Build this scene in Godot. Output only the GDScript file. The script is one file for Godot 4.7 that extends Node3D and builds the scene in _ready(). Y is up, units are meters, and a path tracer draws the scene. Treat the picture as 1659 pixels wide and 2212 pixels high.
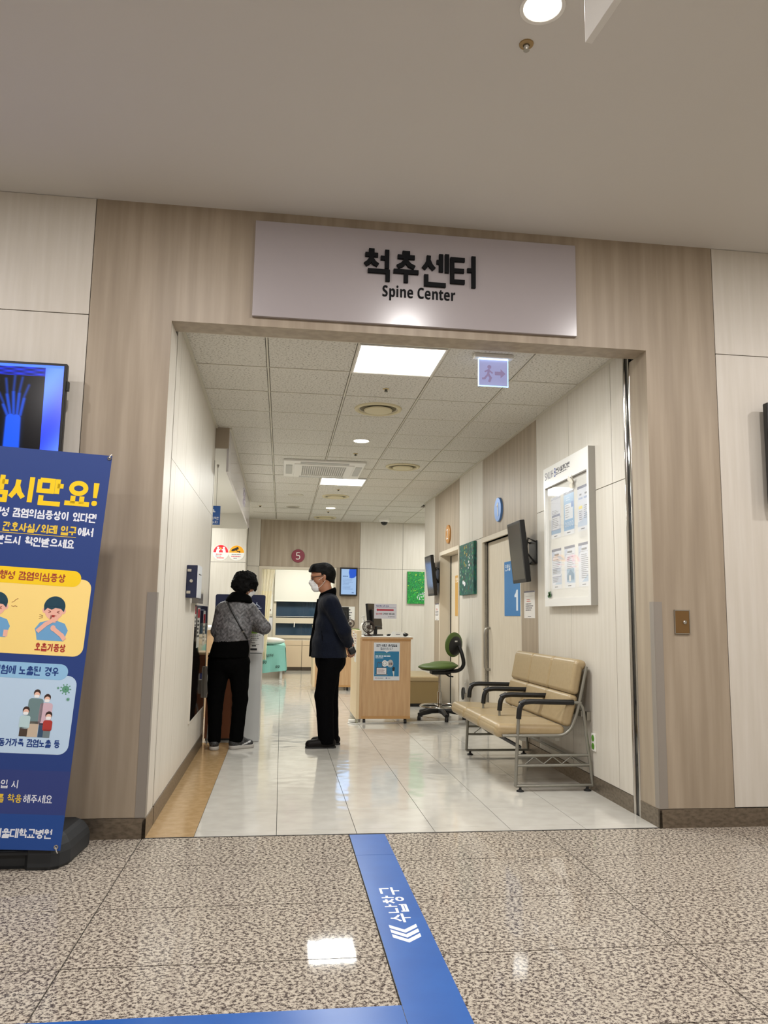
extends Node3D
# Hospital entrance: a lobby with a polished granite floor looks through a wide opening into a clinic corridor.
# World: x to the right along the front wall, y up, z towards the viewer; the front wall stands at z = 0.

const XL := -0.995      # left side of the opening and of the corridor
const XR := 1.871       # right side of the opening and of the corridor
const HEAD := 2.834     # underside of the header
const CEIL := 2.9414    # corridor ceiling
const LOBBY := 3.54     # lobby ceiling

var M := {}
var taken := {}

# ------------------------------------------------------------------ mesh builder
class MB:
	var v := PackedVector3Array()
	var n := PackedVector3Array()
	var c := PackedColorArray()
	var col := Color.WHITE
	var xf := Transform3D.IDENTITY

	func tri(a: Vector3, b: Vector3, d: Vector3, na: Vector3, nb: Vector3, nd: Vector3) -> void:
		if (b - a).cross(d - a).dot(na + nb + nd) > 0.0:
			var t := b; b = d; d = t
			t = nb; nb = nd; nd = t
		v.append(xf * a); v.append(xf * b); v.append(xf * d)
		n.append((xf.basis * na).normalized()); n.append((xf.basis * nb).normalized()); n.append((xf.basis * nd).normalized())
		c.append(col); c.append(col); c.append(col)

	func quad(a: Vector3, b: Vector3, d: Vector3, e: Vector3, nn: Vector3) -> void:
		tri(a, b, d, nn, nn, nn); tri(a, d, e, nn, nn, nn)

	func box(ctr: Vector3, s: Vector3) -> MB:
		var h := s / 2.0
		for k in 3:
			for sg in [-1.0, 1.0]:
				var nn := Vector3.ZERO; nn[k] = sg
				var i := (k + 1) % 3
				var j := (k + 2) % 3
				var p := []
				for q in [[-1, -1], [1, -1], [1, 1], [-1, 1]]:
					var w := Vector3.ZERO
					w[k] = sg * h[k]; w[i] = q[0] * h[i]; w[j] = q[1] * h[j]
					p.append(ctr + w)
				quad(p[0], p[1], p[2], p[3], nn)
		return self

	func span(a: Vector3, b: Vector3) -> MB:
		return box((a + b) / 2.0, (b - a).abs())

	# box with rounded (or, with seg 1, chamfered) edges
	func rbox(ctr: Vector3, s: Vector3, r: float, seg := 2) -> MB:
		var h := s / 2.0
		r = minf(r, minf(h.x, minf(h.y, h.z)))
		var ax := []
		for k in 3:
			var l := []
			for i in seg + 1:
				l.append(-h[k] + r * (1.0 - cos(i * PI / 2 / seg)) if seg > 1 else -h[k] + r * i)
			for i in range(seg, -1, -1):
				l.append(-l[i])
			ax.append(l)
		var inner := h - Vector3(r, r, r)
		for k in 3:
			var i2 := (k + 1) % 3
			var j2 := (k + 2) % 3
			for sg in [-1.0, 1.0]:
				var m: int = ax[i2].size()
				var pp := []
				var nn := []
				for a in m:
					for b in m:
						var q := Vector3.ZERO
						q[k] = sg * h[k]; q[i2] = ax[i2][a]; q[j2] = ax[j2][b]
						var inn := q.clamp(-inner, inner)
						var d := (q - inn).normalized()
						pp.append(ctr + inn + d * r); nn.append(d)
				for a in m - 1:
					for b in m - 1:
						var o := a * m + b
						if pp[o].is_equal_approx(pp[o + m]) and pp[o + 1].is_equal_approx(pp[o + m + 1]):
							continue
						tri(pp[o], pp[o + 1], pp[o + m + 1], nn[o], nn[o + 1], nn[o + m + 1])
						tri(pp[o], pp[o + m + 1], pp[o + m], nn[o], nn[o + m + 1], nn[o + m])
		return self

	# round bar along a path; r is a number or one number a point
	func tube(pts: Array, r, sides := 10, closed := false) -> MB:
		var cnt := pts.size()
		var tang := []
		for i in cnt:
			var a: Vector3 = pts[(i - 1 + cnt) % cnt] if closed or i > 0 else pts[0]
			var b: Vector3 = pts[(i + 1) % cnt] if closed or i < cnt - 1 else pts[cnt - 1]
			tang.append((b - a).normalized())
		var u: Vector3 = tang[0].cross(Vector3.UP if absf(tang[0].y) < 0.9 else Vector3.RIGHT).normalized()
		var rings := []
		for i in cnt:
			u = (u - tang[i] * u.dot(tang[i])).normalized()
			var w: Vector3 = tang[i].cross(u)
			var ring := []
			for k in sides:
				var a := TAU * k / sides
				ring.append(u * cos(a) + w * sin(a))
			rings.append(ring)
		var last := cnt if closed else cnt - 1
		for i in last:
			var j := (i + 1) % cnt
			var r0: float = r[i] if r is Array else r
			var r1: float = r[j] if r is Array else r
			for k in sides:
				var l := (k + 1) % sides
				var a: Vector3 = rings[i][k]; var b: Vector3 = rings[i][l]; var d: Vector3 = rings[j][l]; var e: Vector3 = rings[j][k]
				tri(pts[i] + a * r0, pts[i] + b * r0, pts[j] + d * r1, a, b, d)
				tri(pts[i] + a * r0, pts[j] + d * r1, pts[j] + e * r1, a, d, e)
		if not closed:
			for e in [0, cnt - 1]:
				var nn: Vector3 = -tang[0] if e == 0 else tang[cnt - 1]
				var rr: float = r[e] if r is Array else r
				for k in sides:
					tri(pts[e], pts[e] + rings[e][k] * rr, pts[e] + rings[e][(k + 1) % sides] * rr, nn, nn, nn)
		return self

	# profile of (radius, height) turned about the y axis through ctr
	func lathe(ctr: Vector3, prof: Array, seg := 28) -> MB:
		for i in prof.size() - 1:
			var a: Vector2 = prof[i]
			var b: Vector2 = prof[i + 1]
			var t := b - a
			var nn := Vector2(t.y, -t.x).normalized()
			for k in seg:
				var c0 := Vector3(cos(TAU * k / seg), 0, sin(TAU * k / seg))
				var c1 := Vector3(cos(TAU * (k + 1) / seg), 0, sin(TAU * (k + 1) / seg))
				var n0 := c0 * nn.x + Vector3.UP * nn.y
				var n1 := c1 * nn.x + Vector3.UP * nn.y
				var p0 := ctr + c0 * a.x + Vector3.UP * a.y; var p1 := ctr + c1 * a.x + Vector3.UP * a.y
				var p2 := ctr + c1 * b.x + Vector3.UP * b.y; var p3 := ctr + c0 * b.x + Vector3.UP * b.y
				if a.x > 0.0: tri(p0, p1, p2, n0, n1, n1)
				if b.x > 0.0: tri(p0, p2, p3, n0, n1, n0)
		return self

	func ell(ctr: Vector3, rad: Vector3, seg := 16, rings := 10) -> MB:
		var at := func(i: int, k: int) -> Vector3:
			var th := PI * i / rings
			var ph := TAU * k / seg
			return Vector3(sin(th) * cos(ph), cos(th), sin(th) * sin(ph))
		for i in rings:
			for k in seg:
				var a: Vector3 = at.call(i, k); var b: Vector3 = at.call(i, k + 1); var d: Vector3 = at.call(i + 1, k + 1); var e: Vector3 = at.call(i + 1, k)
				if i > 0: tri(ctr + a * rad, ctr + b * rad, ctr + d * rad, a / rad, b / rad, d / rad)
				if i < rings - 1: tri(ctr + a * rad, ctr + d * rad, ctr + e * rad, a / rad, d / rad, e / rad)
		return self

	# outline in the local xy plane, pushed out from z0 to z1
	func prism(poly: PackedVector2Array, z0: float, z1: float, smooth := false) -> MB:
		var ix := Geometry2D.triangulate_polygon(poly)
		for i in range(0, ix.size(), 3):
			var a := poly[ix[i]]; var b := poly[ix[i + 1]]; var d := poly[ix[i + 2]]
			tri(Vector3(a.x, a.y, z1), Vector3(b.x, b.y, z1), Vector3(d.x, d.y, z1), Vector3.BACK, Vector3.BACK, Vector3.BACK)
			tri(Vector3(a.x, a.y, z0), Vector3(b.x, b.y, z0), Vector3(d.x, d.y, z0), Vector3.FORWARD, Vector3.FORWARD, Vector3.FORWARD)
		var ccw := not Geometry2D.is_polygon_clockwise(poly)
		var cnt := poly.size()
		var en := []
		for i in cnt:
			var t := (poly[(i + 1) % cnt] - poly[i]).normalized()
			en.append(Vector2(t.y, -t.x) if ccw else Vector2(-t.y, t.x))
		for i in cnt:
			var j := (i + 1) % cnt
			var p := poly[i]; var q := poly[j]
			var ni: Vector2 = (en[i] + en[(i - 1 + cnt) % cnt]).normalized() if smooth else en[i]
			var nj: Vector2 = (en[i] + en[j]).normalized() if smooth else en[i]
			var n3 := Vector3(ni.x, ni.y, 0); var m3 := Vector3(nj.x, nj.y, 0)
			tri(Vector3(p.x, p.y, z0), Vector3(q.x, q.y, z0), Vector3(q.x, q.y, z1), n3, m3, m3)
			tri(Vector3(p.x, p.y, z0), Vector3(q.x, q.y, z1), Vector3(p.x, p.y, z1), n3, m3, n3)
		return self

	# ---- flat print in the local xy plane; z is a layer, 0.3 mm a layer
	func flat(poly: PackedVector2Array, z: float) -> void:
		var ix := Geometry2D.triangulate_polygon(poly)
		for i in range(0, ix.size(), 3):
			var a := poly[ix[i]]; var b := poly[ix[i + 1]]; var d := poly[ix[i + 2]]
			tri(Vector3(a.x, a.y, z), Vector3(b.x, b.y, z), Vector3(d.x, d.y, z), Vector3.BACK, Vector3.BACK, Vector3.BACK)

	func rect(x0: float, y0: float, x1: float, y1: float, z: float) -> void:
		quad(Vector3(x0, y0, z), Vector3(x1, y0, z), Vector3(x1, y1, z), Vector3(x0, y1, z), Vector3.BACK)

	func rrect(x0: float, y0: float, x1: float, y1: float, r: float, z: float) -> void:
		flat(MB.rounded(x0, y0, x1, y1, r), z)

	static func rounded(x0: float, y0: float, x1: float, y1: float, r: float, seg := 6) -> PackedVector2Array:
		var p := PackedVector2Array()
		for q in [[x1 - r, y1 - r, 0.0], [x0 + r, y1 - r, PI / 2], [x0 + r, y0 + r, PI], [x1 - r, y0 + r, PI * 1.5]]:
			for i in seg + 1:
				var a: float = q[2] + PI / 2 * i / seg
				p.append(Vector2(q[0] + cos(a) * r, q[1] + sin(a) * r))
		return p

	func disc(x: float, y: float, rx: float, ry: float, z: float, a0 := 0.0, a1 := TAU, seg := 24) -> void:
		var p := PackedVector2Array()
		if a1 - a0 < TAU - 0.01 and a1 - a0 > PI + 0.01: p.append(Vector2(x, y))
		for i in seg:
			var a := a0 + (a1 - a0) * i / (seg if a1 - a0 > TAU - 0.01 else seg - 1)
			p.append(Vector2(x + cos(a) * rx, y + sin(a) * ry))
		flat(p, z)

	# a line of width w through points; dz > 0 makes it a raised bar
	var lift := 0
	func stroke(pts: Array, w: float, z: float, dz := 0.0) -> void:
		for i in pts.size() - 1:
			var a: Vector2 = pts[i]
			var b: Vector2 = pts[i + 1]
			var t := (b - a).normalized()
			if t == Vector2.ZERO: continue
			var s := Vector2(-t.y, t.x) * w / 2.0
			if i > 0: a -= t * w * 0.42
			if i < pts.size() - 2: b += t * w * 0.42
			lift = (lift + 1) % 7
			z += 0.00003
			var p := PackedVector2Array([a - s, b - s, b + s, a + s])
			if dz > 0.0: prism(p, z, z + dz + lift * 0.00012)
			else: quad(Vector3(p[0].x, p[0].y, z), Vector3(p[1].x, p[1].y, z), Vector3(p[2].x, p[2].y, z), Vector3(p[3].x, p[3].y, z), Vector3.BACK)

	func ring(x: float, y: float, rx: float, ry: float, w: float, z: float, dz := 0.0, seg := 22) -> void:
		for i in seg:
			var a := TAU * i / seg
			var b := TAU * (i + 1) / seg
			var p := PackedVector2Array()
			for q in [[a, 0.5], [b, 0.5], [b, -0.5], [a, -0.5]]:
				p.append(Vector2(x + cos(q[0]) * (rx + w * q[1]), y + sin(q[0]) * (ry + w * q[1])))
			if dz > 0.0: prism(p, z, z + dz)
			else: quad(Vector3(p[0].x, p[0].y, z), Vector3(p[1].x, p[1].y, z), Vector3(p[2].x, p[2].y, z), Vector3(p[3].x, p[3].y, z), Vector3.BACK)

	# grey lines standing for print too small to read in the photograph
	func lines(x0: float, x1: float, y: float, rows: int, step: float, w: float, z: float, rng: RandomNumberGenerator) -> void:
		for i in rows:
			var x := x0
			var end := x0 + (x1 - x0) * rng.randf_range(0.55, 1.0)
			while x < end:
				var l := minf(rng.randf_range(0.05, 0.16) * (x1 - x0), end - x)
				rect(x, y - i * step - w, x + l, y - i * step, z)
				x += l + 0.025 * (x1 - x0)

	# ---- Hangul set from strokes
	const JAMO := {
		"ㄱ": [[0, 0, 1, 0, 1, 1]], "ㄴ": [[0, 0, 0, 1, 1, 1]], "ㄷ": [[1, 0, 0, 0, 0, 1, 1, 1]],
		"ㄹ": [[0, 0, 1, 0, 1, .5, 0, .5, 0, 1, 1, 1]], "ㅁ": [[0, 0, 1, 0, 1, 1, 0, 1, 0, -.06]],
		"ㅂ": [[0, 0, 0, 1, 1, 1, 1, 0], [0, .48, 1, .48]], "ㅅ": [[.5, 0, .46, .4, .26, .72, 0, 1], [.47, .36, .7, .74, 1, 1]],
		"ㅇ": [], "ㅈ": [[0, 0, 1, 0], [.5, 0, .45, .4, .26, .74, 0, 1], [.47, .4, .72, .78, 1, 1]],
		"ㅊ": [[.28, -.06, .72, -.06], [0, .24, 1, .24], [.5, .24, .45, .55, .26, .82, 0, 1], [.48, .52, .72, .84, 1, 1]],
		"ㅋ": [[0, 0, 1, 0, 1, 1], [0, .48, 1, .48]], "ㅌ": [[1, 0, 0, 0, 0, 1, 1, 1], [0, .5, .95, .5]],
		"ㅍ": [[0, 0, 1, 0], [.28, 0, .28, 1], [.72, 0, .72, 1], [0, 1, 1, 1]], "ㅎ": [[.28, -.08, .72, -.08], [0, .2, 1, .2]],
	}
	const CHO := ["ㄱ", "ㄱㄱ", "ㄴ", "ㄷ", "ㄷㄷ", "ㄹ", "ㅁ", "ㅂ", "ㅂㅂ", "ㅅ", "ㅅㅅ", "ㅇ", "ㅈ", "ㅈㅈ", "ㅊ", "ㅋ", "ㅌ", "ㅍ", "ㅎ"]
	const JONG := ["", "ㄱ", "ㄱㄱ", "ㄱㅅ", "ㄴ", "ㄴㅈ", "ㄴㅎ", "ㄷ", "ㄹ", "ㄹㄱ", "ㄹㅁ", "ㄹㅂ", "ㄹㅅ", "ㄹㅌ", "ㄹㅍ", "ㄹㅎ", "ㅁ", "ㅂ", "ㅂㅅ", "ㅅ", "ㅅㅅ", "ㅇ", "ㅈ", "ㅊ", "ㅋ", "ㅌ", "ㅍ", "ㅎ"]
	const TALL := {
		"a": [[.3, 0, .3, 1], [.3, .45, 1, .45]], "ae": [[.2, 0, .2, 1], [.9, 0, .9, 1], [.2, .46, .9, .46]],
		"ya": [[.3, 0, .3, 1], [.3, .33, 1, .33], [.3, .6, 1, .6]], "eo": [[.75, 0, .75, 1], [0, .45, .75, .45]],
		"e": [[.28, .02, .28, .98], [.98, 0, .98, 1], [-.25, .45, .28, .45]], "yeo": [[.75, 0, .75, 1], [-.05, .33, .75, .33], [-.05, .6, .75, .6]],
		"ye": [[.4, 0, .4, 1], [.95, 0, .95, 1], [-.1, .33, .4, .33], [-.1, .6, .4, .6]], "i": [[.5, 0, .5, 1]],
	}
	const WIDE := {
		"o": [[0, .8, 1, .8], [.5, 0, .5, .8]], "yo": [[0, .8, 1, .8], [.32, .05, .32, .8], [.68, .05, .68, .8]],
		"u": [[0, .15, 1, .15], [.5, .15, .5, 1]], "yu": [[0, .15, 1, .15], [.32, .15, .32, 1], [.68, .15, .68, 1]], "eu": [[0, .55, 1, .55]],
	}
	const JUNG := [["", "a"], ["", "ae"], ["", "ya"], ["", "ae"], ["", "eo"], ["", "e"], ["", "yeo"], ["", "ye"], ["o", ""], ["o", "a"], ["o", "ae"], ["o", "i"], ["yo", ""], ["u", ""], ["u", "eo"], ["u", "e"], ["u", "i"], ["yu", ""], ["eu", ""], ["eu", "i"], ["", "i"]]

	func jamo(list: Array, b: Array, o: Vector2, s: Vector2, w: float, z: float, dz: float) -> void:
		for l in list:
			var pts := []
			for i in range(0, l.size(), 2):
				pts.append(Vector2(o.x + (b[0] + (b[2] - b[0]) * l[i]) * s.x, o.y + (1.0 - b[1] - (b[3] - b[1]) * l[i + 1]) * s.y))
			stroke(pts, w, z, dz)

	func cons(chars: String, b: Array, o: Vector2, s: Vector2, w: float, z: float, dz: float, tall: bool) -> void:
		var k := chars.length()
		for i in k:
			var ww: float = (b[2] - b[0]) / k
			var bb := [b[0] + ww * i + (0.04 if i > 0 else 0.0), b[1], b[0] + ww * (i + 1) - (0.04 if i < k - 1 else 0.0), b[3]]
			var ch := chars[i]
			if ch == "ㅇ" or ch == "ㅎ":
				var top: float = bb[1] if ch == "ㅇ" else bb[1] + (bb[3] - bb[1]) * 0.42
				var rx: float = (bb[2] - bb[0]) / 2.0 * s.x * (0.96 if ch == "ㅇ" else 0.8) - w * 0.2
				var ry: float = (bb[3] - top) / 2.0 * s.y
				ring(o.x + (bb[0] + bb[2]) / 2.0 * s.x, o.y + (1.0 - (top + bb[3]) / 2.0) * s.y, minf(rx, ry * 1.5), ry, w, z, dz)
			if ch == "ㄱ" and tall:
				jamo([[0, .02, .92, .02, .86, .4, .6, .75, .1, 1.05]], bb, o, s, w, z, dz)
			else:
				jamo(JAMO[ch], bb, o, s, w, z, dz)

	func syllable(code: int, o: Vector2, s: Vector2, w: float, z: float, dz: float) -> void:
		var k := code - 0xAC00
		var jong := k % 28
		var jung: Array = JUNG[(k / 28) % 21]
		var cho: String = CHO[k / 588]
		var low := jong > 0
		if jung[0] == "":
			var cr := .46 if jung[1] in ["e", "ye"] else .54
			cons(cho, [.05, .08, cr, .5] if low else [.05, .14, cr, .84], o, s, w, z, dz, true)
			jamo(TALL[jung[1]], [.64, 0, .97, .58] if low else [.64, 0, .97, 1], o, s, w, z, dz)
		elif jung[1] == "":
			cons(cho, [.18, .08, .82, .32] if low else [.17, .08, .83, .5], o, s, w, z, dz, false)
			jamo(WIDE[jung[0]], [.02, .38, .98, .58] if low else [.02, .58, .98, .98], o, s, w, z, dz)
		else:
			cons(cho, [.08, .06, .52, .3] if low else [.08, .1, .54, .48], o, s, w, z, dz, false)
			jamo(WIDE[jung[0]], [.02, .34, .6, .56] if low else [.02, .54, .62, .9], o, s, w, z, dz)
			jamo(TALL[jung[1]], [.7, 0, .98, .58] if low else [.7, 0, .98, 1], o, s, w, z, dz)
		if low: cons(JONG[jong], [.16, .68, .92, .98], o, s, w, z, dz, false)

	# text of Hangul and Latin; h is the glyph height, align 0 left, 0.5 centre, 1 right
	func text(s: String, x: float, y: float, h: float, w: float, z: float, align := 0.0, dz := 0.0, pitch := 0.94, bold := true) -> float:
		var adv := []
		var total := 0.0
		for ch in s:
			var a := h * pitch
			if ch == " ": a = h * 0.36
			elif ch.unicode_at(0) < 0xAC00: a = MB.latin_width(ch, h, bold) + h * 0.05
			adv.append(a); total += a
		var px := x - total * align
		for i in s.length():
			var code := s.unicode_at(i)
			if code >= 0xAC00: syllable(code, Vector2(px, y), Vector2(h * pitch * 0.94, h), w, z, dz)
			elif s[i] != " ": latin(s[i], px, y + h * 0.06, h * 0.88, z, 0.0, dz, bold)
			px += adv[i]
		return total

	static var letters := {}
	static func glyphs(s: String, bold: bool) -> Array:
		if not letters.has([s, bold]):
			var f := SystemFont.new()
			f.font_names = PackedStringArray(["Droid Sans"])
			f.font_weight = 700 if bold else 400
			var t := TextMesh.new()
			t.font = f; t.font_size = 64; t.pixel_size = 1.0 / 64.0; t.depth = 0.0; t.text = s; t.curve_step = 1.0
			t.horizontal_alignment = HORIZONTAL_ALIGNMENT_LEFT; t.vertical_alignment = VERTICAL_ALIGNMENT_BOTTOM
			var arr := t.get_mesh_arrays()
			var vv: PackedVector3Array = arr[Mesh.ARRAY_VERTEX]
			var ii = arr[Mesh.ARRAY_INDEX]
			var out := PackedVector2Array()
			var lo := Vector2(1e9, 1e9)
			var hi := Vector2(-1e9, -1e9)
			var ids: Array = Array(ii) if ii != null and ii.size() else range(vv.size())
			for q in ids:
				var p := Vector2(vv[q].x, vv[q].y)
				out.append(p); lo = lo.min(p); hi = hi.max(p)
			letters[[s, bold]] = [out, lo, hi]
		return letters[[s, bold]]
	static func latin_width(s: String, h: float, bold: bool) -> float:
		var g := glyphs(s, bold)
		return (g[2].x - g[1].x) * h / 0.714
	# s with capital height h, its lowest point (or, with base, its line) at y
	func latin(s: String, x: float, y: float, h: float, z: float, align := 0.0, dz := 0.0, bold := true, base := false, squeeze := 1.0) -> void:
		var g := glyphs(s, bold)
		var k := h / 0.714
		var o := Vector2(x - (g[2].x - g[1].x) * k * squeeze * align, y)
		var low: float = glyphs("H", bold)[1].y if base else g[1].y
		var p: PackedVector2Array = g[0]
		for i in range(0, p.size(), 3):
			var q := []
			for j in 3:
				q.append(Vector2(o.x + (p[i + j].x - g[1].x) * k * squeeze, o.y + (p[i + j].y - low) * k))
			if dz > 0.0: prism(PackedVector2Array(q), z, z + dz)
			else: tri(Vector3(q[0].x, q[0].y, z), Vector3(q[1].x, q[1].y, z), Vector3(q[2].x, q[2].y, z), Vector3.BACK, Vector3.BACK, Vector3.BACK)

	func mesh() -> ArrayMesh:
		var a := []
		a.resize(Mesh.ARRAY_MAX)
		a[Mesh.ARRAY_VERTEX] = v; a[Mesh.ARRAY_NORMAL] = n; a[Mesh.ARRAY_COLOR] = c
		var m := ArrayMesh.new()
		m.add_surface_from_arrays(Mesh.PRIMITIVE_TRIANGLES, a)
		return m

# ------------------------------------------------------------------ scene helpers
func numbered(called: String) -> String:
	taken[called] = taken.get(called, -1) + 1
	return called if taken[called] == 0 else "%s_%03d" % [called, taken[called]]

func part(called: String, m, mat: Material, parent: Node) -> MeshInstance3D:
	var o := MeshInstance3D.new()
	o.name = called if parent != self else numbered(called)
	o.mesh = m.mesh() if m is MB else m
	o.material_override = mat
	parent.add_child(o, true)
	return o

func thing(called: String, label: String, category: String, at := Vector3.ZERO, group := "", turn := Vector3.ZERO) -> Node3D:
	var o := Node3D.new()
	o.name = numbered(called)
	add_child(o)
	o.position = at
	o.rotation = turn
	o.set_meta("label", label); o.set_meta("category", category)
	if group: o.set_meta("group", group)
	return o

func struct(called: String, label: String, category: String) -> Node3D:
	var o := thing(called, label, category)
	o.set_meta("kind", "structure")
	return o

func B(a: Vector3, b: Vector3) -> MB:
	return MB.new().span(a, b)

func hx(s: String) -> Color:
	return Color(s).srgb_to_linear()

func paint(color: Color, rough := 0.5, metal := 0.0, spec := 0.5) -> StandardMaterial3D:
	var m := StandardMaterial3D.new()
	m.albedo_color = color; m.roughness = rough; m.metallic = metal; m.metallic_specular = spec
	return m

func noise(seed_: int, freq: float, oct: int, stops: Array, size := 1024, gain := 0.5) -> NoiseTexture2D:
	var f := FastNoiseLite.new()
	f.seed = seed_; f.noise_type = FastNoiseLite.TYPE_SIMPLEX_SMOOTH; f.frequency = freq; f.fractal_gain = gain
	f.fractal_octaves = oct; f.fractal_type = FastNoiseLite.FRACTAL_FBM if oct > 1 else FastNoiseLite.FRACTAL_NONE
	var g := Gradient.new()
	var off := PackedFloat32Array()
	var cols := PackedColorArray()
	for s in stops:
		off.append(s[0]); cols.append(Color(s[1]))
	g.offsets = off; g.colors = cols
	var t := NoiseTexture2D.new()
	t.width = size; t.height = size; t.noise = f; t.seamless = true; t.normalize = true; t.color_ramp = g
	return t

func triplanar(m: StandardMaterial3D, tex: Texture2D, scale: Vector3) -> StandardMaterial3D:
	m.albedo_texture = tex
	m.uv1_triplanar = true; m.uv1_world_triplanar = true; m.uv1_scale = scale
	m.uv1_triplanar_sharpness = 8.0
	return m

func glow(color: Color, strength: float, base := 0.8) -> StandardMaterial3D:
	var m := paint(Color(base, base, base), 0.5)
	m.emission_enabled = true; m.emission = color; m.emission_energy_multiplier = strength
	return m

func area_light(called: String, at: Vector3, size: Vector2, energy: float, color: Color, turn := Vector3(-PI / 2, 0, 0)) -> void:
	var l := AreaLight3D.new()
	l.name = called; l.area_size = size; l.light_energy = energy; l.light_color = color
	l.shadow_enabled = true; l.area_range = 16.0; l.area_attenuation = 2.0
	l.rotation = turn
	l.position = at
	add_child(l, true)

func _ready() -> void:
	# ---- camera
	var cam := Camera3D.new()
	cam.name = "camera"
	cam.fov = rad_to_deg(2.0 * atan(1106.0 / 1670.08))
	cam.position = Vector3(-0.316, 1.171, 4.3703)
	cam.rotation_order = EULER_ORDER_YXZ
	cam.rotation = Vector3(0.1348, -0.1286, 0.0158)
	cam.near = 0.05
	add_child(cam)
	cam.current = true
	# ---- sky and exposure: a closed interior at night, next to nothing from outside
	var env := Environment.new()
	env.background_mode = Environment.BG_COLOR
	env.background_color = Color(0.02, 0.025, 0.03)
	env.tonemap_mode = Environment.TONE_MAPPER_LINEAR
	env.tonemap_exposure = 1.85
	env.sdfgi_enabled = true; env.ssao_enabled = true; env.ssil_enabled = true
	var we := WorldEnvironment.new()
	we.name = "world_environment"
	we.environment = env
	add_child(we)
	# ---- area lights under the two light panels of the corridor, in the reception recess and in room 5
	var day := Color(0.99, 0.995, 0.98)
	area_light("panel_light_area", Vector3(0.43, CEIL - 0.02, -0.79), Vector2(0.56, 0.58), 2.4, day)
	area_light("panel_light_area", Vector3(0.43, CEIL - 0.02, -5.8), Vector2(0.56, 0.58), 3.05, day)
	area_light("reception_light_area", Vector3(-2.2, 2.72, -5.2), Vector2(1.2, 0.6), 4.2, day)
	area_light("reception_light_area", Vector3(-1.9, CEIL - 0.02, -8.7), Vector2(0.6, 0.6), 1.6, day)
	area_light("room_light_area", Vector3(0.1, 2.58, -11.6), Vector2(1.2, 0.6), 2.9, Color(1.0, 0.98, 0.93))
	area_light("passage_light_area", Vector3(2.6, CEIL - 0.02, -8.8), Vector2(0.6, 0.6), 2.2, day)
	make_materials()
	build_lobby()
	build_corridor()
	build_lamps(day)
	build_lobby_things()
	build_ceiling_things()
	build_right_wall_things()
	build_waiting_seats()
	build_stool()
	build_desks()
	build_left_things()
	build_back_things()
	build_man()
	build_woman()

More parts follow.
